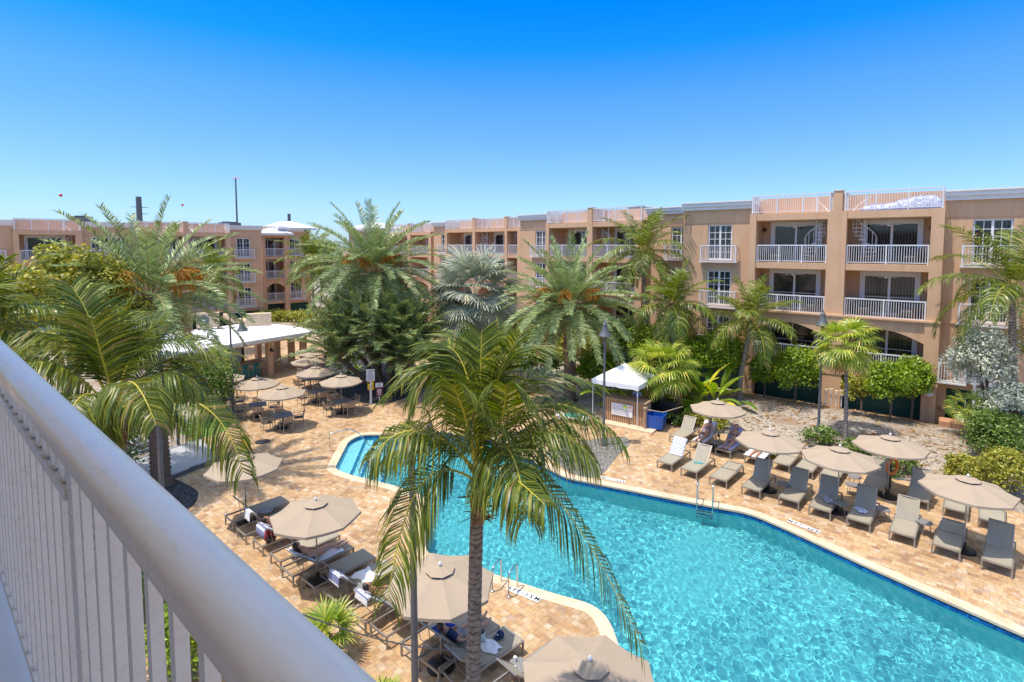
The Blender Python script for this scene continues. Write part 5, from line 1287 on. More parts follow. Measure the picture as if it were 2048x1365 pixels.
def date_palm(label, base, crown, L, seed, n=46, leaf=0.45, nleaf=60, w=0.03, mat_='date', r0=0.34, r1=0.30, fruit=10, el=(-0.65,1.45), dead=5, name='date_palm', droop=(0.35,0.95), fl=1.9):
    rg = np.random.default_rng(seed); t = palm_thing(name, label, base); c = np.array(crown)-np.array(base)
    trunk(t, [(0,0,0), c*0.5, c], r0, r1, M['bark_brown'], 0.16, 0.09, 14, seed=seed)
    boots(t, c-np.array([0,0,0.15]), r1*0.95, 0.8, M['bark_brown'], seed, 40)
    lf = Leafage()
    for i in range(n):
        u = i/(n-1); az = i*2.39996+rg.uniform(-.15,.15); e = el[1]+(el[0]-el[1])*u**0.72+rg.uniform(-.08,.08)
        p = arc(c+np.array([0.12*math.cos(az),0.12*math.sin(az),0.1]), az, e, L*rg.uniform(.88,1.08), droop[0]+(droop[1]-droop[0])*math.cos(e), 12)
        frond(lf, p, rg, nleaf, leaf, w, hang=0.12, lift=0.45, fwd=(0.5,1.1), start=0.16, rib=0.03, jit=0.14, tipk=0.5)
    lf.build('crown', [M[mat_], M['date_rib']], t)
    if dead:
        lf = Leafage()
        for i in range(dead):
            az = rg.random()*6.283; p = arc(c, az, -0.15-0.4*rg.random(), L*0.82, 0.85, 10); frond(lf, p, rg, 34, leaf*0.8, w, hang=0.4, lift=0.1, jit=0.2)
        lf.build('dead_fronds', [M['dead'], M['date_rib']], t)
    for i in range(fruit):
        lf = Leafage(); az = i*2.4+rg.uniform(-.4,.4); p = arc(c+ZUP*0.5, az, 0.95, fl*rg.uniform(.8,1.1), 1.1, 8)
        for k in range(60):
            q = p[-1]+rg.normal(0,.07,3); e_ = q+np.array([math.cos(az)*.2,math.sin(az)*.2,0])*rg.uniform(-.5,1.4)+rg.normal(0,.16,3)-ZUP*rg.uniform(.25,.6)
            frond_w = 0.045; sd = rg.normal(0,1,3); sd = sd/np.linalg.norm(sd)*frond_w/2; m_ = (q+e_)/2+ZUP*.08
            lf.add(np.array([q-sd,q+sd,m_+sd,m_-sd]), np.array([(0,1,2,3)]), 0); lf.add(np.array([m_-sd,m_+sd,e_+sd*1.6,e_-sd*1.6]), np.array([(0,1,2,3)]), 0)
        k = len(p); V = np.concatenate([p+ZUP*0.02, p-ZUP*0.02]); lf.add(V, np.array([(a,a+1,k+a+1,k+a) for a in range(k-1)]), 0)
        lf.build('fruit_cluster', M['fruit'], t)
    return t
def fan_palm(label, base, crown, R_, seed, n=24, petiole=0.6, mat_='fan', r0=0.07, r1=0.06, blades=22, w=0.05, droop=0.4, el=(-0.9,1.35), bark='bark_grey', name='fan_palm', dead=0):
    rg = np.random.default_rng(seed); t = palm_thing(name, label, base); c = np.array(crown)-np.array(base)
    trunk(t, [(0,0,0), c*0.5+np.array([0.04,0,0]), c], r0, r1, M[bark], 0.12, 0.06, 10, seed=seed)
    lf = Leafage(); dd = Leafage(); hasd = False
    for i in range(n):
        u = i/(n-1); az = i*2.39996+rg.uniform(-.2,.2); e = el[1]+(el[0]-el[1])*u+rg.uniform(-.1,.1)
        p = arc(c, az, e, petiole*rg.uniform(.85,1.15), 0.35, 6); k = len(p); d = p[-1]-p[-2]; d = d/np.linalg.norm(d)
        g = dd if (u > 0.93 and dead) else lf
        s_ = nrm(np.cross(d, ZUP)+1e-6)*0.014
        g.add(np.concatenate([p-s_, p+s_]), np.array([(a,a+1,k+a+1,k+a) for a in range(k-1)]), 0)
        fan_leaf(g, p[-1], d, ZUP+rg.normal(0,.25,3), rg, R_*rg.uniform(.85,1.1), blades, 2.0, w, droop, 0); hasd = hasd or g is dd
    lf.build('crown', M[mat_], t)
    if hasd: dd.build('dead_leaves', M['dead'], t)
    return t
def cloud(rg, centres, rad, n, size, flat=0.5):
    """leaf quads scattered through clumps; returns V, Q"""
    centres = np.asarray(centres, float); rad = np.asarray(rad, float); k = rg.integers(0, len(centres), n)
    dirs = nrm(rg.normal(0,1,(n,3))); rr = rg.random(n)**0.45
    P = centres[k]+dirs*rad[k]*rr[:,None]
    nm = nrm(dirs*0.9+rg.normal(0,.55,(n,3))+ZUP*flat); a = nrm(np.cross(nm, rg.normal(0,1,(n,3)))); b = np.cross(nm, a)
    s = size*rg.uniform(.65,1.3,(n,1)); V = np.stack([P-a*s*0.5, P+b*s*0.28+nm*s*0.06, P+a*s*0.5, P-b*s*0.28+nm*s*0.06], 1).reshape(-1,3)
    return V, np.arange(n*4).reshape(-1,4)
def bush(label, base, centre, radii, seed, n=3500, size=0.13, mat_='bush', clumps=40, name='bush', cat='bush', stem=True, group='garden bushes', lobes=0.34, shell=0.75, stemr=0.05, box=False):
    rg = np.random.default_rng(seed); t = thing(name, label, cat, base, 0, group); c = np.array(centre)-np.array(base); R3 = np.array(radii, float)
    d = nrm(rg.normal(0,1,(clumps,3))); d[:,2] = np.where(d[:,2] < -0.55, -d[:,2], d[:,2])
    if box: d = d/np.max(np.abs(d),axis=1,keepdims=True)
    cc = c+d*R3*(shell*rg.uniform(.72,1.12,(clumps,1))); rr = np.outer(rg.uniform(.7,1.25,clumps), R3)*lobes
    V, Q = cloud(rg, np.concatenate([cc, c+rg.normal(0,.3,(6,3))*R3]), np.concatenate([rr, np.outer(np.ones(6), R3)*0.45]), n, size)
    npmesh('foliage', V, Q, M[mat_], t)
    if stem:
        mb = MB(); mb.tube([(0,0,-0.1),(0.03,0,c[2]*0.5),(c[0]*0.6,c[1]*0.6,c[2]*0.85)], [stemr*1.2,stemr,stemr*0.8], 8)
        for q in range(7): e_ = cc[q*3 % clumps]; mb.tube([(c[0]*0.3,c[1]*0.3,max(c[2]*0.45,0.05)), tuple((c*0.6+e_*0.4)*np.array([1,1,0.95])), tuple(e_)], [stemr*0.6,stemr*0.45,stemr*0.2], 6)
        mb.build('stem', M['twig'], t)
    return t
def strap_plant(label, base, seed, n=22, L=1.1, w=0.2, mat_='tropic', el=(0.2,1.45), name='tropical_plant', group='broad-leaved plants', droop=1.0, petiole=0.35):
    """banana-like blades on stalks"""
    rg = np.random.default_rng(seed); t = thing(name, label, 'plant', base, 0, group); lf = Leafage()
    for i in range(n):
        az = i*2.4+rg.uniform(-.4,.4); e = el[1]+(el[0]-el[1])*rg.random(); l = L*rg.uniform(.6,1.15); o = np.array([rg.normal(0,.18*L),rg.normal(0,.18*L),0])
        p = arc(o, az, e, l, droop*rg.uniform(.6,1.2), 9); u = np.linspace(0,1,9); T = nrm(np.gradient(p, axis=0)); S = nrm(np.cross(T, ZUP)+1e-6); Nn = np.cross(S, T)
        wd = np.where(u < petiole, 0.02, w*np.sin(np.pi*np.clip((u-petiole)/(1-petiole),0,1)**0.8)**0.8+0.004)[:,None]/2
        V = np.concatenate([p-S*wd+Nn*wd*0.35, p, p+S*wd+Nn*wd*0.35]); Q = [(a,a+1,9+a+1,9+a) for a in range(8)]+[(9+a,9+a+1,18+a+1,18+a) for a in range(8)]
        lf.add(V, np.array(Q), 0)
    lf.build('leaves', M[mat_], t); return t

# ---- the near coconut palm: fronds laid out one by one round its heart
def P_(px, py, dy, Y0): return np.array(D(px, py, Y0+dy))
def laid_palm(label, base, heart_px, Y0, specs, seed, r0, r1, leaf, nleaf, w, name='coconut_palm', bark='bark_hero', extra=(), bend=0.0, trunk_mid=None):
    rg = np.random.default_rng(seed); h = P_(*heart_px, 0, Y0); t = palm_thing(name, label, base); b = np.array(base, float); c = h-b
    mid = (np.array(trunk_mid)-b) if trunk_mid is not None else c*0.5
    trunk(t, list(through((0,0,0), mid, c-np.array([0,0,0.25]), 20)), r0, r1, M[bark], 0.11, 0.028, 18, seed=seed)
    boots(t, c-np.array([0,0,0.34]), r1*0.95, 0.5, M['fibre'], seed, 46)
    for i, (m_, e_, hang, sc) in enumerate(specs):
        lf = Leafage(); a = h+rg.normal(0,.03,3); p = through(a, P_(*m_, Y0), P_(*e_, Y0), 18)-b
        frond(lf, p, rg, nleaf, leaf*sc, w, hang=hang, lift=0.22 if hang < 0.9 else 0.05, start=0.2, rib=0.03, jit=0.035, fwd=(0.3,0.95), tipk=0.42)
        lf.build('frond', [M['coco'], M['coco_rib']], t)
    for (az, el, L, dr, sc) in extra:
        lf = Leafage(); p = arc(c, az, el, L, dr, 16); frond(lf, p, rg, nleaf, leaf*sc, w, hang=0.35, lift=0.3, start=0.2, rib=0.024, jit=0.08); lf.build('frond', [M['coco'], M['coco_rib']], t)
    return t
Y1 = 7.0
HERO = [((843,862,-.2),(738,920,-.5),1.66,1.0), ((846,966,-.35),(776,1200,-.9),1.57,1.0), ((1012,896,-.55),(1052,1035,-1.15),1.93,1.0),
 ((1078,858,-.15),(1190,925,-.3),1.49,1.0), ((1085,812,.25),(1238,880,.3),1.22,1.05), ((1020,780,.4),(1180,768,.9),0.45,1.0), ((1095,978,-.25),(1284,1292,-.7),1.66,0.9),
 ((960,800,-.15),(963,665,-.1),0.15,0.75), ((975,810,.1),(1002,660,.15),0.15,0.75), ((985,790,.0),(1042,668,-.25),0.3,0.8), ((890,762,.1),(822,800,.0),1.31,1.0),
 ((905,745,.5),(770,800,.9),0.6,1.0), ((935,850,-.5),(905,770,-.9),1.40,1.0), ((1000,850,-.4),(1010,770,-.9),1.57,1.0), ((930,740,.3),(870,700,.5),0.4,0.95), ((1000,730,.4),(1090,712,.8),0.4,0.95), 
 ((870,880,.45),(760,930,.9),1.40,1.0), ((1050,880,.6),(1140,880,1.2),1.22,1.0), ((950,720,.6),(940,690,1.2),0.35,0.9), ((1000,940,-.6),(1090,1010,-1.3),1.57,0.8)]
hb = D(957, 965, Y1)
laid_palm('large coconut palm in front of the pool, nearest and most complete in view', (-0.62, 7.35, 0), (957,958), Y1, HERO, 11, 0.118, 0.088, 0.95, 74, 0.023, trunk_mid=D(950,1180,7.15))
Y2 = 8.4
LEFTP = [((395,806,-.1),(486,945,-.4),1.75,1.05), ((262,764,-.7),(312,850,-1.3),1.66,0.9), ((335,745,.1),(420,800,.2),1.40,1.0), ((310,690,.4),(468,712,.7),0.6,1.05), ((190,665,.1),(142,572,.2),0.3,0.95),
 ((120,674,-.1),(22,706,-.3),1.22,1.05), ((128,738,-.4),(40,735,-.8),1.40,1.0), ((225,700,.2),(262,610,.4),0.2,0.9), ((270,700,.3),(330,640,.6),0.3,1.0), ((170,790,-.6),(130,860,-1.1),1.66,0.95), ((205,720,-.2),(185,640,-.4),0.3,0.9),
 ((300,800,.4),(360,850,.8),1.49,0.95), ((150,700,.6),(70,690,1.1),0.6,1.0), ((250,680,.7),(250,630,1.3),0.35,0.9), ((330,720,.8),(400,730,1.4),0.6,1.0), ((200,830,-.3),(165,930,-.7),1.75,0.9)]
laid_palm('coconut palm at left behind the balcony rail with one long frond arching right', (-6.6, 8.6, 0), (232,820), Y2, LEFTP, 23, 0.15, 0.12, 0.95, 72, 0.025)
# ---- other palms
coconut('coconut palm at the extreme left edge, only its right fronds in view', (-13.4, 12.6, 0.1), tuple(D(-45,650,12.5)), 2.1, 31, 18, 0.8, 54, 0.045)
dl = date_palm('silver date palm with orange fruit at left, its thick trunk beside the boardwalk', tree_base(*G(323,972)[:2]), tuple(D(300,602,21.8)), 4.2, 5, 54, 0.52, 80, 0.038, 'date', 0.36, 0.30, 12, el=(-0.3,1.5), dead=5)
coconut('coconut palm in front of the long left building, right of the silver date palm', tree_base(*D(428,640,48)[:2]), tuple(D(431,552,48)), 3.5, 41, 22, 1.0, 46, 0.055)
coconut('dark coconut palm in front of the white-roofed corner wing', tree_base(*D(630,600,60)[:2]), tuple(D(622,522,60)), 4.4, 42, 26, 1.1, 44, 0.07)
date_palm('tall date palm with orange fruit crowning the central palm clump', tree_base(*D(752,600,38)[:2]), tuple(D(748,548,38)), 5.4, 6, 92, 0.66, 80, 0.045, 'date', 0.36, 0.30, 14, el=(-0.4,1.45), dead=6)
date_palm('date palm with orange fruit and brown hanging fronds, left of the towel kiosk', tree_base(*D(1141,720,33)[:2]), tuple(D(1137,618,33)), 4.7, 7, 84, 0.60, 84, 0.040, 'date', 0.36, 0.32, 14, el=(-0.35,1.45), dead=18)
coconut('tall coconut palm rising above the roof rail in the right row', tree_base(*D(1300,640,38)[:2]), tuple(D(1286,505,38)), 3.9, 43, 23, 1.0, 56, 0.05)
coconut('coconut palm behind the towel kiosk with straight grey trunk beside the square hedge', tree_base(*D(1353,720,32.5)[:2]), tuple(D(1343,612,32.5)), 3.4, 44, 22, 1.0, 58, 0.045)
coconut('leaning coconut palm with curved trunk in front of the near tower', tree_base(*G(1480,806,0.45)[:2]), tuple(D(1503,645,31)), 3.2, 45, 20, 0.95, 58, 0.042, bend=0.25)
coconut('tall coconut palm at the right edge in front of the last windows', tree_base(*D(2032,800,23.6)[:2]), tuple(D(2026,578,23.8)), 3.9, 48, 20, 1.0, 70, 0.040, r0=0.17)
fan_palm('small thatch fan palm on a slim trunk between two lounger umbrellas', tree_base(*G(1690,893,0.2)[:2]), tuple(D(1692,692,25.4)), 0.9, 51, 36, 0.9, 'fan', 0.09, 0.075, 22, 0.05, 0.5, dead=1)
fan_palm('green fan palm growing behind the blue towel bin', tree_base(*G(1322,833)[:2]), tuple(D(1326,742,29.6)), 1.15, 52, 34, 1.2, 'fan', 0.12, 0.10, 22, 0.055, 0.45, dead=1, el=(-0.6,1.35))
fan_palm('second green fan palm close behind the blue bin, slightly taller and to the right', tree_base(*G(1352,838)[:2]), tuple(D(1352,735,30.6)), 0.8, 53, 22, 0.8, 'fan', 0.10, 0.09, 20, 0.055, 0.45)
fan_palm('slim young fan palm beside the gooseneck lamp post at left', tree_base(*G(430,805)[:2]), tuple(D(435,722,33)), 0.65, 54, 20, 0.55, 'fan', 0.12, 0.08, 18, 0.05, 0.45)
fan_palm('large silver-blue fan palm in the centre behind the coconut palm', tree_base(*D(955,700,38)[:2]), tuple(D(950,590,38)), 1.95, 55, 62, 2.1, 'bismarck', 0.26, 0.22, 30, 0.12, 0.25, el=(-0.85,1.35), bark='bark_brown', dead=1)
fan_palm('low spiky fan plant at the bottom behind the balcony rail', tree_base(*G(662,1275)[:2]), tuple(G(655,1268,0.55)), 0.55, 56, 16, 0.35, 'fan', 0.06, 0.05, 18, 0.04, 0.15, el=(0.0,1.4), name='fan_plant')
fan_palm('tiny spiky fan plant at the bottom edge by the dark lamp post', tree_base(*G(770,1405)[:2]), tuple(G(770,1402,0.15)), 0.30, 57, 12, 0.22, 'fan', 0.05, 0.04, 14, 0.04, 0.15, el=(0.2,1.4), name='fan_plant')
fan_palm('small fan palm beside the ground spiral stair at right', tree_base(*G(1938,858,0.4)[:2]), tuple(D(1938,815,24.6)), 0.6, 58, 16, 0.5, 'fan', 0.06, 0.05, 18, 0.045, 0.3)
# the dark clump of date stems
cb = tree_base(*G(778,788)[:2]); t = palm_thing('date_palm_clump', 'dark clump of many date palm stems in the mulch bed', cb)
rg = np.random.default_rng(9)
for i, (ox, oy, hh, lean, L) in enumerate(((0,0,3.0,(0,0),4.0),(-0.8,0.5,3.6,(-1.0,0.3),4.2),(0.8,0.3,3.2,(0.8,0.2),3.8),(0.5,-0.4,2.0,(0.8,-0.4),3.0),(-1.3,0,2.2,(-1.9,0),4.0),(0.9,0.2,1.8,(0.6,0),3.0),(0.1,0.9,3.6,(0,0.3),4.2),(-1.0,0.8,3.4,(-2.2,0.5),3.8))):
    c = np.array([ox+lean[0], oy+lean[1], hh]); trunk(t, [(ox*0.5,oy*0.5,0),(ox+lean[0]*0.4,oy+lean[1]*0.4,hh*0.55),c], 0.17, 0.15, M['bark_brown'], 0.14, 0.1, 10, name='stem', seed=i)
    lf = Leafage(); nf = 42
    for k in range(nf):
        u = k/(nf-1); az = k*2.39996+i; e = 1.5-1.15*u
        frond(lf, arc(c, az, e, L*0.92*rg.uniform(.85,1.1), 0.3+0.6*math.cos(e), 11), rg, 66, 0.52, 0.042, hang=0.15, lift=0.4, fwd=(0.5,1.1), jit=0.16)
    lf.build('crown', [M['date_dark'], M['date_rib']], t)
# ---- broadleaf trees and bushes
def tree(label, base, centre, radii, seed, n, size, mat_, name='broadleaf_tree', clumps=70, lobes=0.24, stemr=0.14):
    return bush(label, base, centre, radii, seed, n, size, mat_, clumps, name, 'tree', True, 'broadleaf trees', lobes, 0.82, stemr)
tree('yellow-green broadleaf tree at left in front of the long building', (-16.2,19.6,0.1), (-16.4,19.8,7.35), (3.0,2.4,2.35), 61, 17000, 0.17, 'bush_yellow', clumps=110, lobes=0.2)
tree('yellow-green broadleaf tree at the far left edge beyond the first', (-24.5,24,0.1), (-24.6,24,6.4), (2.8,2.6,2.5), 62, 7000, 0.2, 'bush_yellow', clumps=60)
tree('small loose green tree beside the central palm clump and dining umbrellas', tree_base(*G(697,765)[:2]), tuple(D(690,706,36)), (1.7,1.4,1.3), 63, 2600, 0.16, 'bush', lobes=0.25, stemr=0.06, clumps=40)
bush('round bright green bush in front of the bottom left balcony', tree_base(16.2,30.4), tuple(D(1592,742,30.2)), (1.4,1.3,1.45), 64, 8000, 0.15, 'bush', 60)
bush('round clipped green bush left of the right tower pillar, on a slim stem', tree_base(*G(1779,856,0.3)[:2]), tuple(D(1777,766,27.4)), (1.25,1.2,1.15), 65, 6500, 0.15, 'bush', 60)
bush('round clipped green bush touching the right tower pillar, rearmost of the pair', tree_base(*G(1822,842,0.4)[:2]), tuple(D(1826,757,28.0)), (1.05,1.0,1.1), 66, 5000, 0.15, 'bush', 55)
bush('loose yellow-green bush behind the thatch fan palm', tree_base(*G(1722,822,0.4)[:2]), tuple(D(1722,775,28.4)), (1.15,0.8,0.95), 67, 2200, 0.15, 'bush_yellow', 40, lobes=0.28)
bush('tall square clipped hedge between two coconut trunks', tree_base(*D(1341,700,36)[:2]), tuple(D(1341,682,36)), (1.15,1.0,1.45), 68, 7000, 0.15, 'bush', 70, name='hedge', cat='hedge', box=True, lobes=0.28)
bush('wide bright green bush behind the left lounger umbrella', tree_base(*D(1432,760,32.5)[:2]), tuple(D(1430,708,32.0)), (2.0,1.4,1.35), 69, 9500, 0.15, 'bush', 80)
bush('large silver buttonwood shrub in front of the right-hand lower windows', tree_base(*D(1972,860,24.8)[:2]), tuple(D(1966,722,24.4)), (1.65,1.3,1.7), 70, 11000, 0.13, 'silver', 90, name='silver_shrub', lobes=0.26)
bush('low silver shrub at the right edge below the large one', tree_base(*D(2040,900,23.4)[:2]), tuple(D(2030,805,23.4)), (1.3,1.0,0.95), 71, 5000, 0.13, 'silver', 60, name='silver_shrub', lobes=0.27)
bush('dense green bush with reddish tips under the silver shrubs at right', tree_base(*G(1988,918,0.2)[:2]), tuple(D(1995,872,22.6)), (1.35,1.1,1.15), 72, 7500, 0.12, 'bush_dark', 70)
bush('yellow-green bush at the right edge behind the end umbrella', tree_base(*G(2000,985,0.1)[:2]), tuple(D(2005,945,20.2)), (1.35,1.0,0.95), 73, 6000, 0.11, 'bush_yellow', 70)
bush('thin yellow-green bush left of the right edge bush, behind the end umbrella', tree_base(*G(1925,965,0.15)[:2]), tuple(D(1925,938,21.4)), (0.85,0.7,0.65), 74, 2400, 0.11, 'bush_yellow', 40)
for i, (px, py, r, mt, lab) in enumerate(((1392,842,0.7,'bush_yellow','low yellow-green shrub behind the left umbrella pole'),(1432,850,0.7,'bush_yellow','low yellow-green shrub behind the right reclining woman'),(1345,838,0.6,'bush_dark','low dark shrub beside the first far lounger and blue bin'),(1640,884,0.75,'bush_dark','low green shrub at the foot of the garden lamp post'),(1718,905,0.7,'bush_dark','low green shrub right of the thatch fan palm trunk'),(1795,935,0.75,'bush_dark','low green shrub behind the orange life ring'),(1570,905,0.6,'bush_yellow','low yellowish shrub left of the garden lamp post'),(1100,735,0.9,'bush_dark','dark shrub left of the date palm trunk by the kiosk'),(1190,745,0.9,'bush_dark','dark shrub right of the brown-fronded date palm trunk'),(1240,690,1.1,'bush_dark','dark green shrub in front of the middle building section, behind the kiosk'),(1470,765,0.8,'bush_dark','dark shrub at the foot of the leaning palm'),(1160,690,1.2,'bush','green shrub against the middle building section'),(1035,720,1.0,'bush_dark','dark shrub right of the silver fan palm foot'))):
    Yb = G(px, py, 0.3); z = gz(Yb.x, Yb.y); bush(lab, (Yb.x, Yb.y, z), (Yb.x, Yb.y, z+r*0.55), (r*1.25,r,r*0.7), 80+i, int(1500*r), 0.13, mt, 24, 'shrub', 'shrub', True, 'low shrubs')
strap_plant('broad-leaved yellow-green plants behind the towel kiosk canopy', tree_base(*D(1268,740,31.5)[:2]), 91, 44, 3.2, 0.42)
strap_plant('broad-leaved plants right of the fan palm by the blue bin', tree_base(*D(1405,770,30.8)[:2]), 92, 44, 3.0, 0.40)
strap_plant('broad-leaved plants between the fan palms and the square hedge', tree_base(*D(1365,775,31.6)[:2]), 95, 34, 2.6, 0.38)
strap_plant('dark broad-leaved plant beside the ground spiral stair', tree_base(*G(1945,850,0.4)[:2]), 93, 12, 2.2, 0.42, 'tropic')
strap_plant('small broad-leaved plant in the mulch bed beside the dining tables', tree_base(*G(712,750)[:2]), 94, 22, 0.9, 0.2)
for i, (px, py, w) in enumerate(((520,655,2.3),(552,645,2.6),(585,648,2.8),(615,650,2.4))):
    g_ = G(px, py); bush(f"low yellow-green hedge bush {('nearest the bar roof','second from the bar roof','third from the bar roof','beside the tall palm clump')[i]} at the foot of the left building", (g_.x, g_.y, 0.2), (g_.x, g_.y, 0.9), (w,1.5,0.8), 100+i, 2600, 0.22, 'bush_yellow', 40, 'hedge', 'hedge', True, 'low hedge bushes')
bush('bright green bush seen between the white balusters at the bottom left', (-7.3,12.0,0), (-7.3,12.0,0.75), (1.3,1.1,0.85), 110, 7000, 0.10, 'bush', 60)
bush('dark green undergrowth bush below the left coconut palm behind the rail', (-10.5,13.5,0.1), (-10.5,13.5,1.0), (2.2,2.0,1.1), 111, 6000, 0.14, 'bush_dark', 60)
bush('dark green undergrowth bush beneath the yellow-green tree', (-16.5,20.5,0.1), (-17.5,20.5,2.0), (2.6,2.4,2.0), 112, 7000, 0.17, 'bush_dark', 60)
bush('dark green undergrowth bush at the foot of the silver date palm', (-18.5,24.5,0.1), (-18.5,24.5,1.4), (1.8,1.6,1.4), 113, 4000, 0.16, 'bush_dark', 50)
bush('dark shrub between the two palms at the left end of the boardwalk', (-17.0,29.0,0.1), (-17.0,29.0,1.8), (2.2,1.8,1.9), 114, 4500, 0.18, 'bush_dark', 50)
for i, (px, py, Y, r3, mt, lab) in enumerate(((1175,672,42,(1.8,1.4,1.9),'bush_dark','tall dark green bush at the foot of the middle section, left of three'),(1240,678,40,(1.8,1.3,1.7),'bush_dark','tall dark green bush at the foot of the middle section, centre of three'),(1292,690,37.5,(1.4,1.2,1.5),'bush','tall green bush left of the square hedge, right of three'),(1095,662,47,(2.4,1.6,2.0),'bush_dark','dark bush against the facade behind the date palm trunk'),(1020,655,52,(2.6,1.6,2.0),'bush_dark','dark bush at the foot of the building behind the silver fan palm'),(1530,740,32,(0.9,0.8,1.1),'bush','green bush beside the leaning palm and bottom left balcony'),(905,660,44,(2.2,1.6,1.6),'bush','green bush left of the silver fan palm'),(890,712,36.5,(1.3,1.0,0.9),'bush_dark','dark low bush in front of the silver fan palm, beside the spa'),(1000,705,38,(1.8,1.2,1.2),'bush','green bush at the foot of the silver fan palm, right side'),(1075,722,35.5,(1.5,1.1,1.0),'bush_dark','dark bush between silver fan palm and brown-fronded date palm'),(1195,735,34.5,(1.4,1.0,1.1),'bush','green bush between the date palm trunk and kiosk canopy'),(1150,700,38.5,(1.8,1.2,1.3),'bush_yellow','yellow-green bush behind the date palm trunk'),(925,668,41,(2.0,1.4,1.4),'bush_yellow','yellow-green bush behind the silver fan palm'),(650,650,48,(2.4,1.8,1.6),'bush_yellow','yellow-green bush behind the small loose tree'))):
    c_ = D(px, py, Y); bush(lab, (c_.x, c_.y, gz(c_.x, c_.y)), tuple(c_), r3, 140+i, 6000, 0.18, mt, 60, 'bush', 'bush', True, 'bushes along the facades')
for i, (px, Y, z) in enumerate(((640,92,6),(655,110,7),(645,130,7))):
    p = D(px, 480, Y); tree(('dark distant tree in the gap between the white-roofed blocks, nearest','dark distant tree in the gap between the white-roofed blocks, middle','dark distant tree in the gap between the white-roofed blocks, farthest')[i], (p.x, p.y, 0), (p.x, p.y, z), (4,3,3.6), 120+i, 2500, 0.4, 'bush_dark', clumps=40)
# dry palm litter and fallen leaves on the gravel
rg = np.random.default_rng(77); n = 2600
gx = rg.uniform(8,24,n); gy = rg.uniform(17,34,n); ok = inside(gx, gy, GARDEN) & (edge_dist(gx, gy, GARDEN) > 0.7); gx = gx[ok]; gy = gy[ok]
hzf = RISE[0][1]; Zs = np.array([hzf(a, b) for a, b in zip(gx, gy)])+0.02
P = np.stack([gx, gy, Zs], 1); a = nrm(np.concatenate([rg.normal(0,1,(len(P),2)), rg.normal(0,.15,(len(P),1))], 1)); b = np.cross(a, ZUP+rg.normal(0,.2,(len(P),3))); s = rg.uniform(.05,.2,(len(P),1))
V = np.stack([P-a*s, P+b*s*.3+ZUP*.01, P+a*s, P-b*s*.3+ZUP*.01], 1).reshape(-1,3)
o = npmesh('dry_leaf_litter', V, np.arange(len(P)*4).reshape(-1,4), M['dead']); tag(o, kind='stuff')
# ================================================================ people
def skinned(name, joints, bones, mat_, parent, sub=1, root=0):
    """one continuous surface grown round a skeleton; joints: (x,y,z,rx,ry)"""
    me = bpy.data.meshes.new(name); me.from_pydata([j[:3] for j in joints], bones, [])
    o = bpy.data.objects.new(name, me); COL.objects.link(o); me.materials.append(mat_)
    sk = o.modifiers.new('skin', 'SKIN'); sk.use_smooth_shade = True; sk.branch_smoothing = 0.4
    for i, j in enumerate(joints):
        d = me.skin_vertices[0].data[i]; d.radius = (j[3], j[4] if len(j) > 4 else j[3]); d.use_root = (i == root)
    ss = o.modifiers.new('sub', 'SUBSURF'); ss.levels = sub; ss.render_levels = sub
    dg = bpy.context.evaluated_depsgraph_get(); m2 = bpy.data.meshes.new_from_object(o.evaluated_get(dg))
    o.modifiers.clear(); o.data = m2
    if not m2.materials: m2.materials.append(mat_)
    if parent is not None: o.parent = parent
    return o
def add_hand(mb, w, d, up):
    """palm with five bent fingers of unequal length at wrist w, pointing along d"""
    d = Vector(d).normalized(); up = Vector(up); s = d.cross(up).normalized(); n_ = s.cross(d)
    pc = Vector(w)+d*0.05
    mb.tube([Vector(w), pc-d*0.01, Vector(w)+d*0.095], [0.022,0.034,0.03], 8)
    for k, (o, l) in enumerate(((-0.030,0.062),(-0.010,0.078),(0.011,0.072),(0.030,0.056))):
        b = Vector(w)+d*0.09+s*o; mb.tube([b, b+d*l*0.5-n_*0.006, b+d*l*0.85-n_*0.028], [0.009,0.0085,0.007], 6)
    b = Vector(w)+d*0.035-s*0.03; mb.tube([b, b+d*0.03-s*0.025, b+d*0.062-s*0.03-n_*0.012], [0.011,0.0095,0.008], 6)
def head_parts(parent, c, face, top, skin, hair, long=False):
    """head on the neck: skull, nose, ears, eyes, mouth; hair as a child"""
    f = Vector(face).normalized(); u = Vector(top).normalized(); s = f.cross(u).normalized(); c = Vector(c)
    mb = MB(); mb.ball((0,0,0), 0.078, 0.098, 0.118, 14, 10); 
    mb.ball((0,0.093,-0.012), 0.014, 0.022, 0.02, 8, 5)
    for e in (-1,1): mb.ball((e*0.078,-0.005,-0.005), 0.012, 0.024, 0.032, 8, 5); mb.ball((e*0.03,0.085,0.012), 0.014, 0.012, 0.008, 8, 5, 1)
    mb.ball((0,0.088,-0.052), 0.026, 0.010, 0.008, 8, 5, 2); mb.tube([(0,-0.015,-0.08),(0,-0.02,-0.16)], [0.05,0.052], 10)
    mtx = Matrix((s, f, u)).transposed()
    mb.v = [tuple(c+mtx @ Vector(p)) for p in mb.v]
    h = mb.build('head', [M[skin], M['ink'], M['maroon']], parent, smooth='all')
    mb = MB(); mb.ball((0,-0.018,0.022), 0.088, 0.1, 0.112, 14, 10)
    if long: mb.tube([(0,-0.08,0.0),(0,-0.11,-0.14),(0,-0.10,-0.28)], [0.075,0.07,0.03], 10)
    mb.v = [tuple(c+mtx @ Vector(p)) for p in mb.v]
    keep = []
    mb.build('hair', M[hair], h, smooth='all')
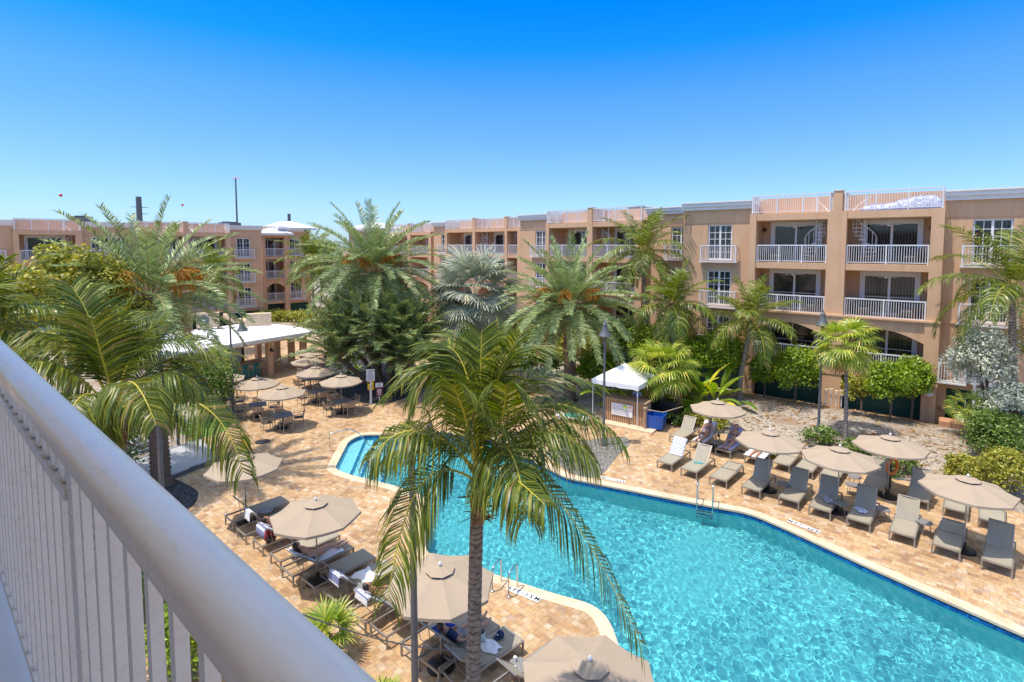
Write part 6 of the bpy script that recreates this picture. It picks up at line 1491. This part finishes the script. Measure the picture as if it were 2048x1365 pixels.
def person(label, matrix, pose, skin='skin', hair='hair', long=True, suit=None, back=0, shirt=None, shorts=None):
    """pose coordinates: x across, y towards the head end of the lounger, z up, on a 0.36 m seat"""
    t = thing('person', label, 'person', matrix[0], matrix[1], 'people at the pool')
    cb, sb = math.cos(R(back)), math.sin(R(back))
    B = lambda s, x=0, o=0.0: (x, 1.2+s*cb-o*sb, 0.40+s*sb+o*cb)        # on the raised back, o off its surface
    if pose == 'recline':
        J = [(0,1.12,0.47,0.15,0.11),(*B(0.12,0,0.10),0.13,0.10),(*B(0.36,0,0.12),0.15,0.11),(*B(0.50,0,0.12),0.09,0.08),(*B(0.58,0,0.12),0.05,0.05),
             (-0.09,1.04,0.47,0.09,0.09),(-0.11,0.70,0.62,0.068,0.068),(-0.10,0.42,0.44,0.05,0.055),(-0.10,0.16,0.42,0.035,0.035),(-0.11,0.06,0.47,0.03,0.035),
             (0.09,1.04,0.47,0.09,0.09),(0.11,0.66,0.50,0.066,0.066),(0.11,0.34,0.42,0.05,0.055),(0.11,0.06,0.42,0.035,0.035),(0.12,-0.03,0.49,0.03,0.035),
             (*B(0.48,-0.17,0.12),0.055,0.055),(*B(0.22,-0.27,0.12),0.043,0.043),(-0.24,1.06,0.52,0.03,0.03),
             (*B(0.48,0.17,0.12),0.055,0.055),(*B(0.22,0.27,0.12),0.043,0.043),(0.22,1.02,0.55,0.03,0.03)]
        hc = B(0.73,0,0.15); face = (0,-sb*0.9-0.1,cb+0.25); top = (0,cb,sb)
        hands = [((-0.24,1.06,0.52),(0.3,-1,0),(0,0,1)),((0.22,1.02,0.55),(-0.4,-1,0),(0,0,1))]
    elif pose == 'prone':
        J = [(0,0.98,0.45,0.15,0.10),(0,1.18,0.45,0.125,0.09),(0,1.40,0.45,0.15,0.095),(0,1.53,0.45,0.09,0.08),(0,1.61,0.46,0.05,0.05),
             (-0.09,0.90,0.44,0.09,0.085),(-0.11,0.50,0.43,0.065,0.065),(-0.12,0.26,0.43,0.05,0.055),(-0.12,0.05,0.42,0.033,0.033),(-0.14,-0.05,0.40,0.03,0.03),
             (0.09,0.90,0.44,0.09,0.085),(0.11,0.50,0.43,0.065,0.065),(0.12,0.26,0.43,0.05,0.055),(0.12,0.05,0.42,0.033,0.033),(0.14,-0.05,0.40,0.03,0.03),
             (-0.18,1.50,0.45,0.055,0.05),(-0.32,1.62,0.43,0.042,0.042),(-0.16,1.76,0.42,0.03,0.03),
             (0.18,1.50,0.45,0.055,0.05),(0.32,1.62,0.43,0.042,0.042),(0.16,1.76,0.42,0.03,0.03)]
        hc = (0,1.76,0.49); face = (0.75,0.1,-0.35); top = (0,1,0.1)
        hands = [((-0.16,1.76,0.42),(1,0.35,0),(0,0,1)),((0.16,1.76,0.42),(-1,0.35,0),(0,0,1))]
    else:                                            # standing behind a counter
        J = [(0,0,0.95,0.15,0.11),(0,0,1.10,0.13,0.10),(0,0,1.32,0.16,0.11),(0,0,1.46,0.09,0.08),(0,0,1.53,0.05,0.05),
             (-0.09,0,0.88,0.09,0.09),(-0.10,0,0.50,0.065,0.065),(-0.10,0.02,0.28,0.05,0.05),(-0.10,0.02,0.08,0.035,0.035),(-0.11,-0.12,0.04,0.035,0.03),
             (0.09,0,0.88,0.09,0.09),(0.10,0,0.50,0.065,0.065),(0.10,0.02,0.28,0.05,0.05),(0.10,0.02,0.08,0.035,0.035),(0.11,-0.12,0.04,0.035,0.03),
             (-0.19,0,1.43,0.055,0.055),(-0.27,-0.05,1.17,0.042,0.042),(-0.18,-0.28,1.12,0.03,0.03),
             (0.19,0,1.43,0.055,0.055),(0.27,-0.05,1.17,0.042,0.042),(0.18,-0.28,1.12,0.03,0.03)]
        hc = (0,-0.02,1.66); face = (0,-1,-0.2); top = (0,-0.15,1)
        hands = [((-0.18,-0.28,1.12),(0.4,-1,-0.2),(0,0,1)),((0.18,-0.28,1.12),(-0.4,-1,-0.2),(0,0,1))]
    Bn = [(0,1),(1,2),(2,3),(3,4),(0,5),(5,6),(6,7),(7,8),(8,9),(0,10),(10,11),(11,12),(12,13),(13,14),(3,15),(15,16),(16,17),(3,18),(18,19),(19,20)]
    body = skinned('body', J, Bn, M[skin], t)
    mb = MB()
    for w_, d_, u_ in hands: add_hand(mb, w_, d_, u_)
    mb.build('hands', M[skin], body, smooth='all')
    head_parts(t, hc, face, top, skin, hair, long)
    grow = lambda j, k: (*j[:3], j[3]+k, (j[4] if len(j) > 4 else j[3])+k)
    lerp = lambda a, b, u: tuple(a[i]+(b[i]-a[i])*u for i in range(5))
    Jf = [(j[0],j[1],j[2],j[3],j[4] if len(j) > 4 else j[3]) for j in J]
    if suit:
        skinned('swimsuit_bottom', [grow(Jf[0],0.012), grow(lerp(Jf[0],Jf[5],0.9),0.016), grow(lerp(Jf[0],Jf[10],0.9),0.016), grow(lerp(Jf[0],Jf[1],0.4),0.01)], [(0,1),(0,2),(0,3)], M[suit], t)
        if long: skinned('swimsuit_top', [grow(lerp(Jf[1],Jf[2],0.55),0.012), grow(Jf[2],0.014)], [(0,1)], M[suit], t)
    if shorts: skinned('shorts', [grow(Jf[0],0.016), grow(Jf[5],0.02), grow(lerp(Jf[5],Jf[6],0.6),0.025), grow(Jf[10],0.02), grow(lerp(Jf[10],Jf[11],0.6),0.025), grow(lerp(Jf[0],Jf[1],0.5),0.012)], [(0,1),(1,2),(0,3),(3,4),(0,5)], M[shorts], t)
    if shirt: skinned('shirt', [grow(Jf[0],0.01), grow(Jf[1],0.018), grow(Jf[2],0.018), grow(Jf[3],0.012), grow(Jf[15],0.014), grow(lerp(Jf[15],Jf[16],0.7),0.016), grow(Jf[18],0.014), grow(lerp(Jf[18],Jf[19],0.7),0.016)], [(0,1),(1,2),(2,3),(3,4),(4,5),(3,6),(6,7)], M[shirt], t)
    return t
def on(key): t, b = LN[key]; return ((t.location.x, t.location.y, 0), t.rotation_euler.z), b
def rest(name, label, cat, key, make, group=None):
    (l_, r_), b = on(key); o = make(b); o.name = name; o.location = l_; o.rotation_euler.z = r_; tag(o, label, cat, group); return o
def draped(m_, y0, y1, w, seed, over=0.0, thick=0.012):
    """a towel following seat and raised back from distance y0 to y1 along the lounger, overhanging the top"""
    def mk(back):
        rg = np.random.default_rng(seed); nx, ny = 9, 26; cb, sb = math.cos(R(back)), math.sin(R(back)); V = []
        for j in range(ny):
            y = y0+(y1-y0)*j/(ny-1)
            for i in range(nx):
                u = i/(nx-1)*2-1; x = u*w/2+0.01*rg.standard_normal()
                if y <= 1.2: p = (x, y, 0.372)
                elif y <= 1.98: p = (x, 1.2+(y-1.2)*cb-0.025*sb, 0.36+(y-1.2)*sb+0.025*cb)
                else: k = y-1.98; p = (x, 1.2+0.80*cb+0.02+0.1*k, 0.36+0.79*sb-k)
                e = max(0, abs(u)-0.9)*3
                V.append((p[0], p[1], p[2]+0.006*rg.standard_normal()-e*0.05))
        Q = [(j*nx+i,j*nx+i+1,(j+1)*nx+i+1,(j+1)*nx+i) for j in range(ny-1) for i in range(nx-1)]
        o = npmesh('towel', V, Q, m_, smooth=True); s_ = o.modifiers.new('solid','SOLIDIFY'); s_.thickness = thick; s_.offset = 1; return o
    return mk
def crumple(m_, x, y, w, d, h, seed):
    def mk(back):
        rg = np.random.default_rng(seed); n_ = 16; X, Y = np.meshgrid(np.linspace(-1,1,n_), np.linspace(-1,1,n_)); r = np.maximum(np.abs(X), np.abs(Y))
        Z = h*(1-r**2)*(0.6+0.4*np.sin(X*4+seed)*np.cos(Y*5+seed))+0.3*h*rg.random(X.shape)*(1-r**4); a = 0.5+seed
        px_ = X*w/2*(1+0.15*np.sin(Y*4+seed)); py_ = Y*d/2*(1+0.2*np.cos(X*3+seed)); zz = 0.372
        V = np.stack([(x+px_*math.cos(a)-py_*math.sin(a)).ravel(), (y+px_*math.sin(a)+py_*math.cos(a)).ravel(), (zz+Z).ravel()], 1)
        return npmesh('cloth', V, [(j*n_+i,j*n_+i+1,(j+1)*n_+i+1,(j+1)*n_+i) for j in range(n_-1) for i in range(n_-1)], m_, smooth=True)
    return mk
rest('towel', 'white towel with thin blue stripes hanging over a raised lounger back', 'towel', 'R4', draped(M['towel_striped'], 1.05, 2.12, 0.62, 1), 'towels')
rest('towel', 'white towel under the left reclining woman', 'towel', 'R2', draped(M['towel'], 0.2, 2.0, 0.56, 2), 'towels')
rest('towel', 'lilac patterned towel under the right reclining woman', 'towel', 'R3', draped(M['lilac'], 0.15, 1.99, 0.58, 3), 'towels')
rest('towel', 'wide white towel spread under the prone sunbather', 'towel', 'R14', draped(M['towel'], 0.05, 1.96, 0.84, 4), 'towels')
rest('swimwear', 'bright blue swimwear dropped on a lounger seat', 'swimwear', 'R5', crumple(M['teal'], 0.02, 0.95, 0.36, 0.14, 0.05, 3))
rest('bag', 'grey cloth bag on the shaded lounger seat', 'bag', 'R9', crumple(M['swim_grey'], 0.08, 0.85, 0.40, 0.26, 0.2, 5))
rest('towel', 'crumpled lilac and white towel on the shaded lounger seat', 'towel', 'R10', crumple(M['towel_striped'], -0.08, 0.85, 0.42, 0.30, 0.09, 2), 'towels')
rest('towel', 'striped towel hanging over the head of the lounger with the prone man', 'towel', 'LC', draped(M['towel_striped'], 0.1, 2.3, 0.60, 6), 'towels')
rest('towel', 'white towel under the dark-haired woman with bent knees', 'towel', 'LE', draped(M['towel'], 0.3, 2.0, 0.56, 7), 'towels')
rest('towel', 'pale patterned towel hanging over the white towel lounger back', 'towel', 'LG', draped(M['towel_striped'], 1.7, 2.25, 0.5, 8), 'towels')
rest('towel', 'bunched white towel on the seat right of the dark-haired woman', 'towel', 'LG', crumple(M['towel'], 0.0, 0.85, 0.62, 0.55, 0.12, 9), 'towels')
rest('towel', 'white striped towel under the reclining arm beneath the large umbrella', 'towel', 'LH', draped(M['towel_striped'], 1.3, 2.2, 0.55, 10), 'towels')
rest('clothes', 'blue and red clothing heaped on the lounger right of the dark lamp post', 'clothes', 'LJ', crumple(M['blue_cloth'], -0.05, 0.98, 0.5, 0.3, 0.12, 4))
rest('clothes', 'white and lilac clothes on the lounger right of the coconut trunk', 'clothes', 'LL', crumple(M['towel'], 0.02, 0.75, 0.46, 0.36, 0.08, 6))
(l_, r_), b_ = on('LL'); cp = thing('cap', 'navy baseball cap lying beside the white clothes', 'cap', (l_[0]-0.35*math.sin(r_)+0.12*math.cos(r_), l_[1]+0.35*math.cos(r_)+0.12*math.sin(r_), 0.375), r_)
MB().lathe([(0.10,0),(0.098,0.05),(0.07,0.1),(0.01,0.12)], 14).build('crown', M['navy'], cp, smooth='all'); MB().prism([(-0.09,0.05),(0.09,0.05),(0.06,0.18),(-0.06,0.18)], 'z', 0.0, 0.012).build('peak', M['navy'], cp)
mb = MB(); mb.beam((-0.03,0.085,0.06),(0.02,0.092,0.075),0.02,0.012); mb.build('white_mark', M['white'], cp)
# beach bag, backpack, shoes, bottle, cups
(l_, r_), b_ = on('LB'); 
bp = thing('backpack', 'red and black backpack leaning behind the lounger of the prone man', 'backpack', (*G(541,1086)[:2], 0), 0.5)
MB().ball((0,0,0.24), 0.2, 0.14, 0.26, 12, 8).build('sack', M['redbag'], bp, smooth='all'); MB().ball((0,-0.1,0.17), 0.14, 0.08, 0.13, 10, 7).build('pocket', M['black'], bp, smooth='all')
rest('towel', 'white towel hung over the lounger back beside the red backpack', 'towel', 'LB', draped(M['towel'], 1.75, 2.3, 0.4, 16), 'towels')
def shoes(label, px, py, rz):
    g_ = G(px, py)
    for k, s_ in enumerate(('left','right')):
        o = thing('sandal', f"{s_} sandal of the dark pair beside the bottom lounger", 'sandal', (g_.x+0.11*k*math.cos(rz), g_.y+0.11*k*math.sin(rz), 0), rz, 'pair of dark sandals')
        MB().prism([(0.045*math.cos(a), 0.125*math.sin(a)) for a in np.linspace(0,2*math.pi,14,endpoint=False)], 'z', 0, 0.025).build('sole', M['black'], o); MB().tube([(-0.045,0.02,0.02),(-0.02,0.03,0.06),(0.02,0.03,0.06),(0.045,0.02,0.02)],0.014,6).build('strap', M['dark'], o)
shoes('', 1008, 1270, 0.5)
(l_, r_), b_ = on('LK'); jg = thing('drink_jug', 'clear plastic jug with dark lid behind the coconut trunk', 'jug', (*G(964,1282,0.37)[:2], 0.36), 0)
MB().lathe([(0.07,0),(0.075,0.2),(0.055,0.22)], 14).build('jar', mat('clear_plastic', (0.55,0.62,0.60), 0.15), jg, smooth='all'); MB().lathe([(0.06,0.22),(0.06,0.26)], 12).build('lid', M['black'], jg)
g_ = G(1030,1322,0.435); cu = thing('drinking_glass', 'small glass on the slatted table at the bottom edge', 'glass', (g_.x, g_.y, 0.433), 0); MB().lathe([(0.03,0),(0.037,0.1)], 12).build('tumbler', M['cornice'], cu)
ts = crumple(M['towel'], 0, 0, 0.16, 0.12, 0.03, 12)(0); ts.name = 'tissue'; g_ = G(1024,1334,0.435); ts.location = (g_.x, g_.y, 0.065); tag(ts, 'crumpled white tissue on the slatted table at the bottom edge', 'tissue')
for i, (px, py, m_) in enumerate(((1430,872,'teal'),(1437,874,'black'))):
    g_ = G(px, py, 0.44); o = MB().lathe([(0.035,0),(0.035,0.16),(0.015,0.2),(0.015,0.24)], 10).build('bottle', M[m_], smooth='all'); o.location = (g_.x, g_.y, 0.433); tag(o, ('teal bottle on the small table between the reclining women','black bottle on the small table between the reclining women')[i], 'bottle', 'bottles on the small table')
g_ = G(1424,896); o = crumple(M['navy'], 0, 0, 0.3, 0.25, 0.25, 7)(0); o.name = 'beach_bag'; o.location = (g_.x, g_.y, -0.365); tag(o, 'dark beach bag under the small table between the reclining women', 'bag')
g_ = G(1483,904); o = crumple(M['black'], 0, 0, 0.3, 0.15, 0.06, 8)(0); o.name = 'shoes'; o.location = (g_.x, g_.y, -0.36); tag(o, 'dark flip-flops on the paving beside the right reclining woman', 'shoes')
for key, lab, pose, kw in (('R2','woman in a black swimsuit reclining under the leftmost far umbrella','recline',dict(suit='swim_black')),
    ('R3','woman in a black swimsuit reclining on a lilac patterned towel','recline',dict(suit='swim_black')),
    ('R14','sunbather in a grey swimsuit lying face down on a white towel','prone',dict(skin='skin_tan',suit='swim_grey')),
    ('LC','man in green shorts lying under the umbrella on a striped towel','recline',dict(skin='skin_tan',long=False,shorts='swim_green')),
    ('LE','dark-haired woman in black lying with bent knees on a white towel','recline',dict(suit='swim_black')),
    ('LH','person lying with a bare arm showing under the large umbrella','recline',dict(skin='skin_tan',long=False,shorts='navy')),
    ('LK','person in a navy shirt sitting behind the coconut palm trunk','recline',dict(long=False,shirt='navy',shorts='swim_grey'))):
    m_, b_ = on(key); person(lab, m_, pose, back=b_, **kw)
person('attendant with dark hair in a lilac shirt behind the towel kiosk counter', (hut(0.75,1.35,0.1), HR), 'stand', skin='skin_tan', long=False, shirt='lilac', shorts='navy')

# ================================================================ the white railing at the camera's own balcony
dv = Vector((-0.75, 0.66)).normalized(); brz = math.atan2(dv.y, dv.x)      # local x along the rail, y = -outwards
BZ = -1.5
M['gloss_white'] = mat('gloss_white_rail', (0.88,0.79,0.68), 0.30, spec=0.35, var=0.02)
M['baluster'] = mat('satin_white_baluster', (0.86,0.78,0.68), 0.4, var=0.02)
for k_ in ('gloss_white','baluster'):
    t = M[k_].node_tree; b = t.nodes['Principled BSDF']; src = b.inputs['Base Color'].links[0].from_socket; co = objco(t)
    v1 = N(t, 'ShaderNodeTexVoronoi', Scale=26.0); t.links.new(co, v1.inputs['Vector']); rr = ramp(t, [(0.035,(0.45,0.40,0.34)),(0.075,(1,1,1))], v1.outputs['Distance'])
    n1 = N(t, 'ShaderNodeTexNoise', Scale=9.0, Detail=8.0, Roughness=0.75); t.links.new(objco(t, scale=(0.5,2,2)), n1.inputs['Vector']); r1 = ramp(t, [(0.36,(0.93,0.915,0.89)),(0.56,(1,1,1))], n1.outputs['Fac'])
    n2 = N(t, 'ShaderNodeTexNoise', Scale=2.2, Detail=3.0); t.links.new(co, n2.inputs['Vector']); r2 = ramp(t, [(0.50,(0,0,0)),(0.62,(1,1,1))], n2.outputs['Fac'])
    a1 = N(t, 'ShaderNodeMix', data_type='RGBA', blend_type='MULTIPLY'); a1.inputs['Factor'].default_value = 1; t.links.new(src, a1.inputs['A']); t.links.new(r1.outputs[0], a1.inputs['B'])
    a2 = N(t, 'ShaderNodeMix', data_type='RGBA', blend_type='MULTIPLY'); t.links.new(r2.outputs[0], a2.inputs['Factor']); t.links.new(a1.outputs['Result'], a2.inputs['A']); t.links.new(rr.outputs[0], a2.inputs['B'])
    t.links.new(a2.outputs['Result'], b.inputs['Base Color']); rg_ = ramp(t, [(0.3,(0.20,)*3),(0.7,(0.42,)*3)], n1.outputs['Fac']); t.links.new(rg_.outputs[0], b.inputs['Roughness'])
bal = thing('balcony_railing', 'glossy white balcony railing with rounded handrail in the near left corner', 'railing', (0,0,EYE+BZ), brz)
sC, zC = -0.232, 1.5-0.413
prof = []
for k in range(15): a = math.pi*(k/14); prof.append((sC+0.040*math.cos(a), zC+0.004+0.027*math.sin(a)))
prof += [(sC-0.041, zC-0.008),(sC-0.036, zC-0.014),(sC-0.037, zC-0.024),(sC-0.032, zC-0.030),(sC+0.032, zC-0.030),(sC+0.037, zC-0.024),(sC+0.036, zC-0.014),(sC+0.041, zC-0.008)]
MB().prism(prof, 'x', -1.2, 6.5).build('handrail', M['gloss_white'], bal, smooth=True)
zt = zC-0.031; TP0 = 1.455
k = 0; t_ = 0.36
while t_ < 6.4:
    isp = abs(t_-TP0) < 0.03
    if not isp and abs(t_-TP0) > 0.075:
        top = zt if t_ < TP0 else zt-0.125
        MB().box(t_, t_+0.021, -0.240, -0.2215, 0.12, top).build('baluster', M['baluster'], bal)
    t_ += 0.112
MB().box(TP0, TP0+0.057, -0.256, -0.2205, 0.0, zt+0.001).build('post', M['baluster'], bal)
MB().box(TP0+0.058, 6.4, -0.247, -0.216, zt-0.124, zt-0.099).build('mid_rail', M['baluster'], bal)
MB().box(-1.2, 6.4, -0.247, -0.216, 0.085, 0.119).build('bottom_rail', M['baluster'], bal)
t_ = TP0+0.115
while t_ < 6.3:
    mb = MB(); c = Vector((t_, -0.231, zt-0.049)); n_ = 20; vs = []; 
    for j in range(n_):
        a = 2*math.pi*j/n_; ca, sa = math.cos(a), math.sin(a)
        for (r, y) in ((0.049,-0.009),(0.049,0.009),(0.040,0.009),(0.040,-0.009)): vs.append((c.x+r*ca, c.y+y, c.z+r*sa))
    mb.add(vs, [(j*4+q, ((j+1)%n_)*4+q, ((j+1)%n_)*4+(q+1)%4, j*4+(q+1)%4) for j in range(n_) for q in range(4)])
    mb.build('ring', M['baluster'], bal, smooth=True); t_ += 0.108
own = thing('home_balcony', "peach balcony shell of the viewer's own building behind the white railing", 'balcony', (0,0,EYE+BZ), brz)
MB().box(-4,8,-0.30,2.4,-0.25,-0.004).build('floor', M['cornice'], own)
MB().box(-4,8,-0.02,2.4,2.85,3.1).build('ceiling', M['cornice'], own)
MB().box(-4,8,2.0,2.4,0,2.84).build('wall', M['stucco'], own)
# slack cable between the coconut trunk and the balcony side
a, b = Vector(D(938,1304,7.0)), Vector(D(560,1212,5.6)); pts = [a+(b-a)*k/14+Vector((0,0,-0.12*math.sin(math.pi*k/14))) for k in range(15)]
o = MB().tube(pts, 0.008, 6).build('cable', M['lamp_grey'], smooth='all'); tag(o, 'thin slack cable tied to the coconut trunk near the bottom', 'cable')
